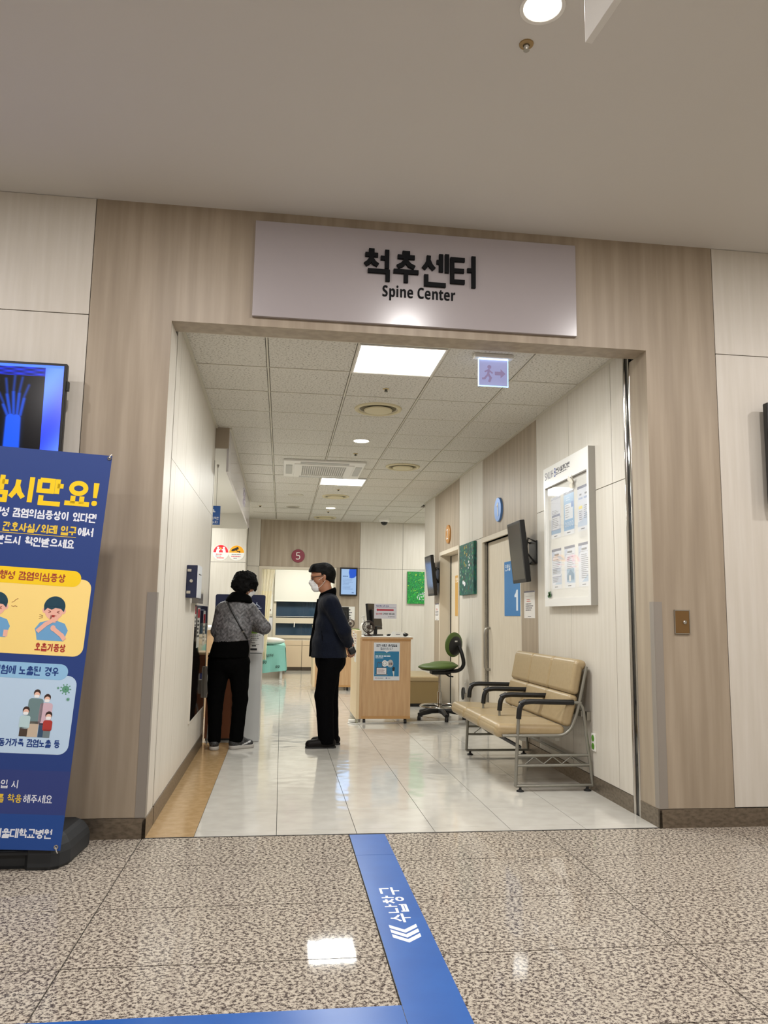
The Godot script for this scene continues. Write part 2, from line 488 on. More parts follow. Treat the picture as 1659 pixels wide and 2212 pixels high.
func make_materials() -> void:
	M.cream = triplanar(paint(Color(1, 1, 1), 0.42), noise(3, 0.012, 4, [[0.0, "ccc6ba"], [0.5, "d1cbc0"], [1.0, "d6d1c7"]]), Vector3(1.7, 0.1, 1.7))
	M.taupe = triplanar(paint(Color(1, 1, 1), 0.45), noise(8, 0.011, 5, [[0.0, "958775"], [0.4, "9f917e"], [0.6, "a59784"], [1.0, "b0a28f"]]), Vector3(0.9, 0.05, 0.9))
	M.taupe_jamb = M.taupe
	M.granite = triplanar(paint(Color(1, 1, 1), 0.045), noise(21, 0.03, 4, [[0.0, "2c2625"], [0.3, "463e3b"], [0.42, "5e5550"], [0.49, "989085"], [0.55, "b0a799"], [0.7, "bab1a3"], [1.0, "c8c0b3"]], 2048, 0.85), Vector3(0.72, 0.72, 0.8))
	M.granite.metallic_specular = 0.19
	M.joint = paint(Color("1c1917"), 0.8)
	M.vinyl = triplanar(paint(Color(1, 1, 1), 0.09), noise(33, 0.008, 3, [[0.0, "bfbcb4"], [0.5, "c6c3bb"], [1.0, "ccc9c2"]]), Vector3(0.7, 0.7, 0.7))
	M.vinyl.metallic_specular = 0.62
	M.vinyl.heightmap_enabled = true
	M.vinyl.heightmap_texture = noise(41, 0.012, 2, [[0.0, "000000"], [1.0, "ffffff"]], 512)
	M.vinyl.heightmap_scale = 0.1
	M.tan_tile = triplanar(paint(Color(1, 1, 1), 0.16), noise(35, 0.02, 4, [[0.0, "a3875f"], [0.5, "ae9169"], [1.0, "b89c75"]]), Vector3(0.7, 0.7, 0.7))
	M.ceiling_paint = paint(Color("d8d5cf"), 0.9)
	M.ceiling_tile = triplanar(paint(Color(1, 1, 1), 0.95), noise(51, 0.055, 3, [[0.0, "8c887e"], [0.27, "a09b90"], [0.33, "d2cfc6"], [1.0, "d9d6ce"]], 1024), Vector3(0.8, 0.8, 1.3))
	M.grid = paint(Color("c9c4b6"), 0.5)
	M.dark = paint(Color("14120f"), 0.9)
	M.bronze = triplanar(paint(Color(1, 1, 1), 0.34, 0.75), noise(61, 0.02, 3, [[0.0, "6d6357"], [0.5, "857a6c"], [1.0, "94897a"]]), Vector3(1.0, 2.0, 1.0))
	M.guard = paint(Color("8f887f"), 0.55)
	M.chrome = paint(Color("c9c6c0"), 0.12, 1.0)
	M.steel = paint(Color("a5a198"), 0.38, 0.9)
	M.black = paint(Color("0c0c0d"), 0.4)
	M.black_gloss = paint(Color("0a0a0c"), 0.12)
	M.rubber = paint(Color("151515"), 0.7)
	M.white = paint(Color("e6e4de"), 0.45)
	M.white_paint = paint(Color("dcd9d0"), 0.6)
	M.frame = paint(Color("cfc5b3"), 0.5)
	M.door = triplanar(paint(Color(1, 1, 1), 0.5), noise(71, 0.014, 4, [[0.0, "cdc2af"], [1.0, "d8cebc"]]), Vector3(1.5, 0.2, 1.5))
	M.print = paint(Color.WHITE, 0.55)
	M.print.vertex_color_use_as_albedo = true
	M.print_gloss = paint(Color.WHITE, 0.25)
	M.print_gloss.vertex_color_use_as_albedo = true
	M.beech = triplanar(paint(Color(1, 1, 1), 0.45), noise(81, 0.012, 4, [[0.0, "b8926a"], [0.5, "c19c72"], [1.0, "caa77f"]]), Vector3(2.2, 0.16, 2.2))
	M.leather = triplanar(paint(Color(1, 1, 1), 0.36), noise(91, 0.02, 4, [[0.0, "a18d6a"], [0.5, "a5916e"], [1.0, "a99572"]]), Vector3(1.2, 1.2, 1.2))
	M.leather_dark = paint(Color("8d7850"), 0.4)
	M.grey_frame = paint(Color("8f8d84"), 0.35, 0.6)
	M.blind = paint(Color("dedcd5"), 0.85)
	M.blind.backlight_enabled = true; M.blind.backlight = Color(0.3, 0.3, 0.28)

# boards of a wall face. face is x, z or -x ...; each item is [u0, u1, y0, y1, material], u running along the wall
func boards(parent: Node, plane: float, facing: String, list: Array, thick := 0.012, gap := 0.0027) -> void:
	for q in list:
		var a := minf(q[0], q[1]) + gap
		var b := maxf(q[0], q[1]) - gap
		var lo: Vector3
		var hi: Vector3
		var y0: float = q[2] + gap
		var y1: float = q[3] - gap
		match facing:
			"-x": lo = Vector3(plane, y0, a); hi = Vector3(plane + thick, y1, b)
			"+x": lo = Vector3(plane - thick, y0, a); hi = Vector3(plane, y1, b)
			"+z": lo = Vector3(a, y0, plane - thick); hi = Vector3(b, y1, plane)
		part("panel", B(lo, hi), q[4], parent)

func baseboard(side: String, label: String, pieces: Array) -> void:
	var o := struct("baseboard_" + side, label, "baseboard")
	for p in pieces:
		part("strip", B(p[0], p[1]), M.bronze, o)

func build_lobby() -> void:
	# floor: granite slabs 1.086 x 0.527 m over a dark bed
	var f := struct("floor", "polished speckled granite slab floor of the lobby in front of the opening", "floor")
	part("bed", B(Vector3(-4.5, -0.2, 0.0), Vector3(5.0, -0.006, 7.5)), M.joint, f)
	var xs := [-4.5, -3.1754, -2.089, -1.0026, 0.0838, 1.1702, 2.2566, 3.343, 4.4294, 5.0]
	var zs := [0.0]
	for k in 14:
		zs.append(0.4692 + 0.5272 * k)
	zs[14] = 7.5
	for i in xs.size() - 1:
		for j in 14:
			part("slab", B(Vector3(xs[i] + 0.0025, -0.006, zs[j] + 0.003), Vector3(xs[i + 1] - 0.0025, 0.0, zs[j + 1] - 0.003)), M.granite, f)
	part("threshold", B(Vector3(XL, -0.2, -0.012), Vector3(XR, 0.0005, 0.0)), M.joint, f)

	var c := struct("ceiling", "smooth painted plaster ceiling of the lobby", "ceiling")
	part("plaster", B(Vector3(-4.5, LOBBY, -0.17), Vector3(5.0, LOBBY + 0.2, 7.5)), M.ceiling_paint, c)

	for w in [["wall_left", Vector3(-4.7, -0.2, -0.2), Vector3(-4.5, 3.74, 7.7), "plain cream side wall of the lobby at the far left"], ["wall_right", Vector3(5.0, -0.2, -0.2), Vector3(5.2, 3.74, 7.7), "plain cream side wall of the lobby at the far right"], ["wall_rear", Vector3(-4.7, -0.2, 7.5), Vector3(5.2, 3.74, 7.7), "plain cream lobby wall behind the viewer"]]:
		var o := struct(w[0], w[3], "wall")
		part("plaster", B(w[1], w[2]), M.cream, o)

	# front wall with the portal of darker boards round the opening
	var w := struct("wall_front", "lobby wall of pale boards with a taupe wood portal round the opening", "wall")
	part("core", B(Vector3(-4.5, 0, -0.2), Vector3(XL - 0.012, LOBBY, -0.012)), M.dark, w)
	part("core", B(Vector3(XR + 0.012, 0, -0.2), Vector3(5.0, LOBBY, -0.012)), M.dark, w)
	part("core", B(Vector3(XL - 0.012, HEAD + 0.012, -0.17), Vector3(XR + 0.012, LOBBY, -0.012)), M.dark, w)
	var u := PackedVector2Array([Vector2(-1.4496, 0.105), Vector2(XL, 0.105), Vector2(XL, HEAD), Vector2(XR, HEAD), Vector2(XR, 0.105), Vector2(2.3285, 0.105), Vector2(2.3285, LOBBY), Vector2(-1.4496, LOBBY)])
	part("portal_board", MB.new().prism(u, -0.012, 0.0), M.taupe, w)
	part("soffit_board", B(Vector3(XL, HEAD, -0.17), Vector3(XR, HEAD + 0.012, -0.012)), M.taupe, w)
	part("jamb_board", B(Vector3(XL - 0.012, 0.1, -0.255), Vector3(XL, HEAD, -0.012)), M.cream, w)
	part("jamb_board", B(Vector3(XR, 0.1, -0.235), Vector3(XR + 0.012, HEAD, -0.012)), M.taupe, w)
	boards(w, 0.0, "+z", [[-2.72, -1.4516, 0.105, 2.84, M.cream], [-2.72, -1.4516, 2.84, LOBBY, M.cream], [-4.5, -2.72, 0.105, 2.84, M.cream], [-4.5, -2.72, 2.84, LOBBY, M.cream],
		[2.3305, 3.6, 0.105, 2.84, M.cream], [2.3305, 3.6, 2.84, LOBBY, M.cream], [3.6, 5.0, 0.105, 2.84, M.cream], [3.6, 5.0, 2.84, LOBBY, M.cream]])
	baseboard("front", "brushed bronze metal skirting along the lobby side of the front wall", [
		[Vector3(-4.5, 0, -0.01), Vector3(XL + 0.006, 0.103, 0.006)], [Vector3(XR - 0.006, 0, -0.01), Vector3(5.0, 0.103, 0.006)]])
	for s in [0, 1]:
		var g := thing("corner_guard", ["grey plastic guard on the left corner of the opening", "grey plastic guard on the right corner of the opening"][s], "corner guard", Vector3(XL if s == 0 else XR, 0.105, 0), "corner guards")
		var k := -1.0 if s == 0 else 1.0
		var m := MB.new()
		m.span(Vector3(-0.002 * k, 0, 0), Vector3(0.05 * k, 1.18, 0.0025))
		part("front_leaf", m, M.guard, g)
		part("side_leaf", B(Vector3(-0.0025 * k, 0, -0.05), Vector3(0.0, 1.18, 0.0025)), M.guard, g)

func build_corridor() -> void:
	# ---- floor
	var f := struct("floor", "glossy pale vinyl tile floor of the clinic corridor with a tan border", "floor")
	part("bed", B(Vector3(-4.0, -0.2, -13.0), Vector3(3.6, -0.003, -0.012)), M.joint, f)
	var xs := [-0.7384, -0.3043, 0.1298, 0.5639, 0.998, 1.4321, XR]
	var zs := [-0.012]
	for k in 20:
		zs.append(-0.108 - 0.4266 * k)
	for j in zs.size() - 1:
		for i in xs.size() - 1:
			part("tile", B(Vector3(xs[i] + 0.0016, -0.004, zs[j + 1] + 0.0006), Vector3(xs[i + 1] - 0.0016, 0.0, zs[j] - 0.0006)), M.vinyl, f)
		if zs[j] > -3.0:
			part("border_tile", B(Vector3(XL, -0.004, zs[j + 1] + 0.0008), Vector3(-0.7392, 0.0, zs[j] - 0.0008)), M.tan_tile, f)
	var zf: float = zs[zs.size() - 1]
	part("far_floor", B(Vector3(-2.4, -0.004, -12.9), Vector3(XR, 0, zf)), M.vinyl, f)
	part("side_floor", B(Vector3(XR, -0.004, -10.05), Vector3(3.6, 0, -7.5)), M.vinyl, f)
	part("reception_floor", B(Vector3(-4.0, -0.004, zf), Vector3(-0.7392, 0, -3.1)), M.vinyl, f)

	# ---- right wall
	var w := struct("wall_right", "right corridor wall of cream and taupe boards with two doors", "wall")
	var x1 := XR + 0.16
	for q in [[-0.17, -2.6, 0.0, 3.1], [-2.6, -3.93, 2.0, 3.1], [-3.93, -5.13, 0.0, 3.1], [-5.13, -6.28, 2.03, 3.1], [-6.28, -7.5, 0.0, 3.1]]:
		part("core", B(Vector3(XR + 0.012, q[2], q[1]), Vector3(x1, q[3], q[0])), M.dark, w)
	boards(w, XR, "-x", [
		[-0.335, -0.535, 0.1, 2.088, M.cream], [-0.535, -1.33, 0.1, 2.088, M.cream], [-1.33, -2.105, 0.1, 2.088, M.cream],
		[-0.335, -0.535, 2.088, CEIL, M.cream], [-0.535, -1.33, 2.088, CEIL, M.cream], [-1.33, -2.105, 2.088, CEIL, M.cream],
		[-2.105, -2.57, 0.1, CEIL, M.taupe], [-2.57, -3.955, 2.045, CEIL, M.taupe],
		[-3.955, -4.44, 0.1, 2.06, M.cream], [-4.44, -4.575, 0.1, 2.06, M.cream], [-4.575, -5.105, 0.1, 2.06, M.cream],
		[-3.955, -4.44, 2.06, CEIL, M.cream], [-4.44, -4.575, 2.06, CEIL, M.cream], [-4.575, -5.105, 2.06, CEIL, M.cream],
		[-5.105, -6.3, 2.07, CEIL, M.taupe], [-6.3, -6.69, 0.1, CEIL, M.taupe],
		[-6.69, -7.5, 0.1, 2.06, M.cream], [-6.69, -7.5, 2.06, CEIL, M.cream]])
	baseboard("right", "brushed bronze metal skirting along the right corridor wall", [
		[Vector3(XR - 0.006, 0, -0.235), Vector3(XR + 0.01, 0.1, 0.006)], [Vector3(XR - 0.006, 0, -2.57), Vector3(XR + 0.01, 0.1, -0.335)],
		[Vector3(XR - 0.006, 0, -5.105), Vector3(XR + 0.01, 0.1, -3.955)], [Vector3(XR - 0.006, 0, -7.5), Vector3(XR + 0.01, 0.1, -6.3)]])
	var ch := struct("trim_1", "chrome edged black door channel in the right side of the opening", "door channel")
	part("black_gap", B(Vector3(XR + 0.004, 0.0, -0.335), Vector3(XR + 0.03, 2.93, -0.235)), M.black_gloss, ch)
	for z in [-0.247, -0.322]:
		part("chrome_strip", MB.new().tube([Vector3(XR + 0.005, 0.0, z), Vector3(XR + 0.005, 2.93, z)], 0.0125, 14), M.chrome, ch)
	var ch2 := struct("trim_2", "dark gap between jamb and left corridor wall", "gap")
	part("dark_gap", B(Vector3(XL - 0.03, 0.0, -0.275), Vector3(XL - 0.01, CEIL, -0.255)), M.dark, ch2)

	# ---- left wall
	var wl := struct("wall_left", "left corridor wall of pale boards ending at the reception", "wall")
	part("core", B(Vector3(XL - 0.2, 0, -3.02), Vector3(XL - 0.012, 3.1, -0.17)), M.dark, wl)
	for yy in [[0.1, 2.088], [2.088, CEIL]]:
		boards(wl, XL, "+x", [[-0.275, -0.46, yy[0], yy[1], M.cream], [-0.46, -0.92, yy[0], yy[1], M.cream], [-0.92, -1.84, yy[0], yy[1], M.cream], [-1.84, -3.02, yy[0], yy[1], M.cream]], 0.012, 0.0015)
	part("end_board", B(Vector3(XL - 0.2, 0.1, -3.032), Vector3(XL, CEIL, -3.02)), M.cream, wl)
	part("corner_strip", B(Vector3(XL - 0.04, 0.0, -3.036), Vector3(XL + 0.003, 2.62, -2.99)), M.steel, wl)
	baseboard("left", "brushed bronze metal skirting along the left corridor wall", [[Vector3(XL - 0.01, 0, -2.99), Vector3(XL + 0.006, 0.1, -0.275)], [Vector3(XL - 0.01, 0, -0.255), Vector3(XL + 0.006, 0.1, 0.006)]])

	# ---- reception recess on the left: bulkhead, lower ceiling and its walls
	var rb := struct("ceiling", "white lower ceiling and fascia over the reception recess", "ceiling")
	part("soffit", B(Vector3(-4.0, 2.74, -7.83), Vector3(-0.885, 2.86, -3.02)), M.white_paint, rb)
	part("end_block", B(Vector3(XL + 0.001, 2.74, -3.02), Vector3(-0.868, CEIL, -2.985)), paint(Color("9a8d7c"), 0.6), rb)
	part("fascia", B(Vector3(-0.885, 2.52, -7.83), Vector3(-0.866, CEIL, -3.02)), paint(Color("bdb8ba"), 0.14), rb)
	part("crosshead", B(Vector3(-4.0, 2.5, -7.85), Vector3(-0.885, CEIL, -7.83)), M.white_paint, rb)
	part("rear_tile", B(Vector3(-4.0, CEIL, -10.05), Vector3(-0.85, CEIL + 0.014, -7.85)), M.ceiling_tile, rb)
	var ws := struct("wall_reception", "white board wall behind the reception with two round stickers", "wall")
	part("core", B(Vector3(-4.0, 0, -10.05), Vector3(-0.99, 3.1, -9.56)), M.dark, ws)
	boards(ws, -9.55, "+z", [[-4.0, -2.2, 0.1, 2.088, M.cream], [-2.2, -1.62, 0.1, 2.088, M.cream], [-1.62, -0.985, 0.1, 2.088, M.cream], [-4.0, -2.2, 2.088, CEIL, M.cream], [-2.2, -1.62, 2.088, CEIL, M.cream], [-1.62, -0.985, 2.088, CEIL, M.cream]])
	boards(ws, -0.978, "+x", [[-9.55, -10.05, 0.1, 2.088, M.cream], [-9.55, -10.05, 2.088, CEIL, M.cream]])
	var wf := struct("wall_front", "reception wall behind the left corridor wall", "wall")
	part("plaster", B(Vector3(-4.0, 0, -3.02), Vector3(XL - 0.2, 3.1, -2.9)), M.cream, wf)
	var ww := struct("wall_left", "far left plaster wall of the reception recess", "wall")
	part("plaster", B(Vector3(-4.15, 0, -9.6), Vector3(-4.0, 3.1, -2.9)), M.cream, ww)

	# ---- back wall with the doorway to room 5
	var wb := struct("wall_back", "back corridor wall of taupe and cream boards with the doorway to room five", "wall")
	for q in [[-0.99, -0.72, 0.0, 3.1], [-0.72, 0.66, 2.03, 3.1], [0.66, 3.6, 0.0, 3.1]]:
		part("core", B(Vector3(q[0], q[2], -10.2), Vector3(q[1], q[3], -10.062)), M.dark, wb)
	boards(wb, -10.05, "+z", [[-0.975, -0.747, 0.1, 2.06, M.cream], [-0.975, -0.747, 2.06, CEIL, M.cream], [-0.747, 1.107, 2.06, CEIL, M.taupe], [0.67, 1.107, 0.1, 2.06, M.taupe],
		[1.107, 1.92, 0.1, 2.06, M.cream], [1.107, 1.92, 2.06, CEIL, M.cream], [1.92, 2.75, 0.1, 2.06, M.cream], [1.92, 2.75, 2.06, CEIL, M.cream], [2.75, 3.6, 0.1, 2.06, M.cream], [2.75, 3.6, 2.06, CEIL, M.cream]])
	baseboard("back", "brushed bronze metal skirting along the back corridor wall", [[Vector3(0.67, 0, -10.06), Vector3(3.6, 0.1, -10.044)], [Vector3(-0.98, 0, -10.06), Vector3(-0.747, 0.1, -10.044)]])
	var d5 := struct("door_3", "pale frame of the open doorway to room five", "doorway")
	for q in [[Vector3(-0.75, 0, -10.21), Vector3(-0.70, 2.06, -10.03)], [Vector3(0.63, 0, -10.21), Vector3(0.672, 2.06, -10.03)], [Vector3(-0.70, 2.015, -10.21), Vector3(0.63, 2.06, -10.03)]]:
		part("frame", B(q[0], q[1]), M.frame, d5)
	var we := struct("wall_right", "plain cream end wall of the side passage at the back right", "wall")
	part("plaster", B(Vector3(3.6, 0, -10.2), Vector3(3.75, 3.1, -7.3)), M.cream, we)
	part("plaster", B(Vector3(XR + 0.16, 0, -7.5), Vector3(3.6, 3.1, -7.35)), M.cream, we)

	# ---- doors of rooms 1 and 2 in the right wall
	var d1 := struct("door_1", "pale sliding door of room one with a steel pull bar", "door")
	for q in [[Vector3(XR - 0.012, 0, -3.975), Vector3(XR + 0.1, 2.05, -3.93)], [Vector3(XR - 0.002, 0, -2.6), Vector3(XR + 0.1, 2.05, -2.57)], [Vector3(XR - 0.012, 2.0, -3.93), Vector3(XR + 0.1, 2.05, -2.6)]]:
		part("frame", B(q[0], q[1]), M.frame, d1)
	part("door_leaf", B(Vector3(XR + 0.05, 0.01, -3.915), Vector3(XR + 0.09, 1.997, -2.61)), M.door, d1)
	part("dark_gap", B(Vector3(XR + 0.045, 0.0, -3.931), Vector3(XR + 0.1, 2.0, -3.914)), M.dark, d1)
	var hz := -3.84
	part("pull_bar", MB.new().tube([Vector3(XR + 0.06, 1.07, hz), Vector3(XR + 0.015, 1.07, hz), Vector3(XR - 0.005, 1.05, hz), Vector3(XR - 0.01, 1.0, hz), Vector3(XR - 0.01, 0.7, hz), Vector3(XR - 0.005, 0.65, hz), Vector3(XR + 0.015, 0.63, hz), Vector3(XR + 0.06, 0.63, hz)], 0.014, 12), M.steel, d1)
	var d2 := struct("door_2", "pale recessed door of room two beyond the green stool", "door")
	for q in [[Vector3(XR - 0.01, 0, -6.305), Vector3(XR + 0.2, 2.08, -6.26)], [Vector3(XR - 0.01, 0, -5.135), Vector3(XR + 0.2, 2.08, -5.1)], [Vector3(XR - 0.01, 2.03, -6.26), Vector3(XR + 0.2, 2.08, -5.135)]]:
		part("frame", B(q[0], q[1]), M.frame, d2)
	part("door_leaf", B(Vector3(XR + 0.15, 0.01, -6.245), Vector3(XR + 0.19, 2.025, -5.14)), M.door, d2)
	part("dark_gap", B(Vector3(XR + 0.14, 0.0, -6.261), Vector3(XR + 0.2, 2.03, -6.243)), M.dark, d2)

	# ---- suspended ceiling of the corridor
	var c := struct("ceiling", "suspended ceiling of flecked mineral tiles in a thin white grid over the corridor", "ceiling")
	part("slab", B(Vector3(-4.2, CEIL + 0.14, -10.3), Vector3(3.7, CEIL + 0.3, -0.05)), M.dark, c)
	var cx := [XL, -0.47, 0.13, 0.73, 1.33, 1.93, 2.53, 3.13, 3.6]
	var cz := [-0.17]
	for k in 16:
		cz.append(-0.463 - 0.6187 * k)
	cz[16] = -10.05
	var skip := {Vector2i(2, 1): 1, Vector2i(2, 9): 1}
	for i in cx.size() - 1:
		for j in 16:
			if skip.has(Vector2i(i, j)) or (i > 3 and cz[j + 1] > -7.3 and i > 4): continue
			var xa: float = cx[i]
			var xb: float = minf(cx[i + 1], XR) if i == 4 and cz[j] > -7.3 else cx[i + 1]
			if i == 0 and cz[j] < -3.1 : xa = -0.866
			var lift := 0.0015 * sin(i * 12.9 + j * 7.3)
			part("tile", B(Vector3(xa + 0.011, CEIL + lift, cz[j + 1] + 0.0088), Vector3(xb - 0.011, CEIL + 0.014 + lift, cz[j] - 0.0088)), M.ceiling_tile, c)
	for i in range(1, 8):
		part("grid_bar", B(Vector3(cx[i] - 0.0065, CEIL - 0.003, -10.05), Vector3(cx[i] + 0.0065, CEIL + 0.03, -0.17 if cx[i] < XR else -7.5)), M.grid, c)
	for j in range(1, 16):
		part("grid_bar", B(Vector3(XL if cz[j] > -3.0 else -0.866, CEIL - 0.002, cz[j] - 0.006), Vector3(XR if cz[j] > -7.5 else 3.6, CEIL + 0.03, cz[j] + 0.006)), M.grid, c)
	for q in [[Vector3(-0.866, CEIL - 0.012, -7.83), Vector3(-0.846, CEIL + 0.01, -3.0)], [Vector3(XL, CEIL - 0.012, -3.0), Vector3(XL + 0.02, CEIL + 0.01, -0.17)], [Vector3(XR - 0.02, CEIL - 0.012, -7.5), Vector3(XR, CEIL + 0.01, -0.17)], [Vector3(-0.97, CEIL - 0.012, -10.05), Vector3(3.6, CEIL + 0.01, -10.03)]]:
		part("edge_trim", B(q[0], q[1]), M.grid, c)

	# ---- room 5
	var r := struct("wall_room", "plain walls and ceiling of the treatment room behind the back doorway", "wall")
	part("side_wall", B(Vector3(-2.5, 0, -12.9), Vector3(-2.35, 2.75, -10.2)), M.cream, r)
	part("side_wall", B(Vector3(1.6, 0, -12.9), Vector3(1.75, 2.75, -10.2)), M.cream, r)
	part("front_wall", B(Vector3(-2.4, 0, -10.25), Vector3(-0.75, 2.75, -10.2)), M.cream, r)
	part("front_wall", B(Vector3(0.672, 0, -10.25), Vector3(1.7, 2.75, -10.2)), M.cream, r)
	part("front_wall", B(Vector3(-0.75, 2.06, -10.25), Vector3(0.672, 2.75, -10.2)), M.cream, r)
	part("ceiling", B(Vector3(-2.5, 2.6, -13.0), Vector3(1.75, 2.75, -10.2)), M.white_paint, r)
	for q in [[Vector3(-2.5, 0, -13.0), Vector3(-0.5, 2.75, -12.85)], [Vector3(1.15, 0, -13.0), Vector3(1.75, 2.75, -12.85)], [Vector3(-0.5, 0, -13.0), Vector3(1.15, 0.7, -12.85)], [Vector3(-0.5, 2.3, -13.0), Vector3(1.15, 2.75, -12.85)]]:
		part("rear_wall", B(q[0], q[1]), M.cream, r)
	var win := struct("window_1", "dark window with a white sash in the treatment room", "window")
	for q in [[-0.5, -0.435, 0.68, 2.3], [1.09, 1.15, 0.68, 2.3], [-0.435, 1.09, 0.68, 0.74], [-0.435, 1.09, 1.0, 1.12], [-0.435, 1.09, 2.22, 2.3]]:
		part("sash", B(Vector3(q[0], q[2], -12.95), Vector3(q[1], q[3], -12.83)), M.frame, win)
	for q in [[0.74, 1.0], [1.12, 2.22]]:
		var g := paint(Color(0.3, 0.4, 0.5, 0.34), 0.04, 0.0, 0.3)
		g.transparency = BaseMaterial3D.TRANSPARENCY_ALPHA
		part("pane", B(Vector3(-0.435, q[0], -12.912), Vector3(1.09, q[1], -12.906)), g, win)
	part("sash_handle", MB.new().tube([Vector3(-0.03, 1.02, -12.83), Vector3(-0.03, 1.02, -12.8), Vector3(-0.035, 0.92, -12.8)], 0.011, 8), M.white, win)
	part("rail", B(Vector3(-0.435, 1.14, -12.9), Vector3(1.09, 1.15, -12.88)), M.white, win)
	var out := struct("wall_outside", "dark ribbed wall seen through the treatment room window at night", "wall")
	part("rough_wall", B(Vector3(-2.5, -0.2, -14.2), Vector3(0.1, 3, -14.05)), triplanar(paint(Color(1, 1, 1), 0.8), noise(5, 0.05, 3, [[0.0, "2b3440"], [1.0, "465361"]]), Vector3(3, 3, 3)), out)
	for k in 26:
		part("rib", B(Vector3(0.1 + k * 0.075, -0.2, -14.2), Vector3(0.1 + k * 0.075 + 0.055, 3, -14.05)), paint(Color("3c4a58"), 0.7), out)
	part("end", B(Vector3(-2.6, -0.2, -14.2), Vector3(-2.5, 3, -12.95)), M.dark, out)
	part("end", B(Vector3(2.1, -0.2, -14.2), Vector3(2.2, 3, -12.95)), M.dark, out)
	part("end", B(Vector3(-2.6, 2.9, -14.2), Vector3(2.2, 3, -12.95)), M.dark, out)
	part("end", B(Vector3(1.7, -0.2, -13.0), Vector3(2.2, 3, -12.9)), M.dark, out)

func build_lamps(day: Color) -> void:
	# lobby downlights
	var warm := Color(1.0, 0.98, 0.97)
	var k := 0
	for p in [Vector2(0.616, 1.744), Vector2(-1.036, 1.66), Vector2(2.2, 1.744), Vector2(-2.7, 1.744), Vector2(3.8, 1.744), Vector2(-2.7, 4.6), Vector2(-1.036, 4.6), Vector2(0.616, 4.6), Vector2(2.2, 4.6), Vector2(3.8, 4.6)]:
		area_light("downlight_area", Vector3(p.x, LOBBY - 0.012, p.y), Vector2(0.12, 0.12), 1.62, warm)
		if k < 3:
			var o := thing("downlight", ["round recessed downlight glowing in the lobby ceiling at the top of the view", "round recessed downlight just above the left of the view", "round recessed downlight above the right of the sign"][k], "downlight", Vector3(p.x, LOBBY, p.y), "lobby downlights")
			part("trim_ring", MB.new().lathe(Vector3.ZERO, [Vector2(0.09, 0.0), Vector2(0.088, -0.006), Vector2(0.075, -0.004), Vector2(0.072, -0.001)]), M.white, o)
			part("lamp_disc", MB.new().lathe(Vector3.ZERO, [Vector2(0.0, -0.003), Vector2(0.074, -0.002)]), glow(Color(1, 0.96, 0.9), 4.0), o)
		k += 1
	# corridor panel lights
	for q in [[-0.79, "large square ceiling light panel just inside the opening"], [-5.8, "far square ceiling light panel behind the air conditioner"]]:
		var o := thing("ceiling_light_panel", q[1], "light panel", Vector3(0.43, CEIL, q[0]), "square light panels")
		part("frame", MB.new().span(Vector3(-0.295, -0.004, -0.305), Vector3(0.295, 0.03, -0.288)).span(Vector3(-0.295, -0.004, 0.288), Vector3(0.295, 0.03, 0.305)).span(Vector3(-0.295, -0.004, -0.288), Vector3(-0.283, 0.03, 0.288)).span(Vector3(0.283, -0.004, -0.288), Vector3(0.295, 0.03, 0.288)), M.white, o)
		part("diffuser", B(Vector3(-0.283, 0.0, -0.288), Vector3(0.283, 0.01, 0.288)), glow(Color(1, 0.985, 0.95), 3.0), o)
	for q in [[-3.286, "round ceiling downlight between the near diffuser and the air conditioner"], [-8.283, "small round downlight near the back wall"]]:
		var o := thing("downlight", q[1], "downlight", Vector3(0.43, CEIL, q[0]), "corridor downlights")
		part("trim_ring", MB.new().lathe(Vector3.ZERO, [Vector2(0.092, 0.0), Vector2(0.09, -0.008), Vector2(0.076, -0.005)]), M.white, o)
		part("lamp_disc", MB.new().lathe(Vector3.ZERO, [Vector2(0.0, -0.006), Vector2(0.078, -0.005)]), glow(Color(1, 0.97, 0.9), 4.0), o)
		area_light("downlight_area", Vector3(0.43, CEIL - 0.015, q[0]), Vector2(0.12, 0.12), 0.8, day)

# thin rods, rings and small helpers
func bar(a: Vector3, b: Vector3, r: float, sides := 10) -> MB:
	return MB.new().tube([a, b], r, sides)

func arc(pts: Array, r: float, n := 5) -> Array:
	# a path with its inner corners rounded by radius r
	var out := [pts[0]]
	for i in range(1, pts.size() - 1):
		var p: Vector3 = pts[i]
		var a: Vector3 = p + (pts[i - 1] - p).limit_length(r)
		var b: Vector3 = p + (pts[i + 1] - p).limit_length(r)
		for k in n + 1:
			var t := float(k) / n
			out.append(a.lerp(p, t).lerp(p.lerp(b, t), t))
	out.append(pts[-1])
	return out

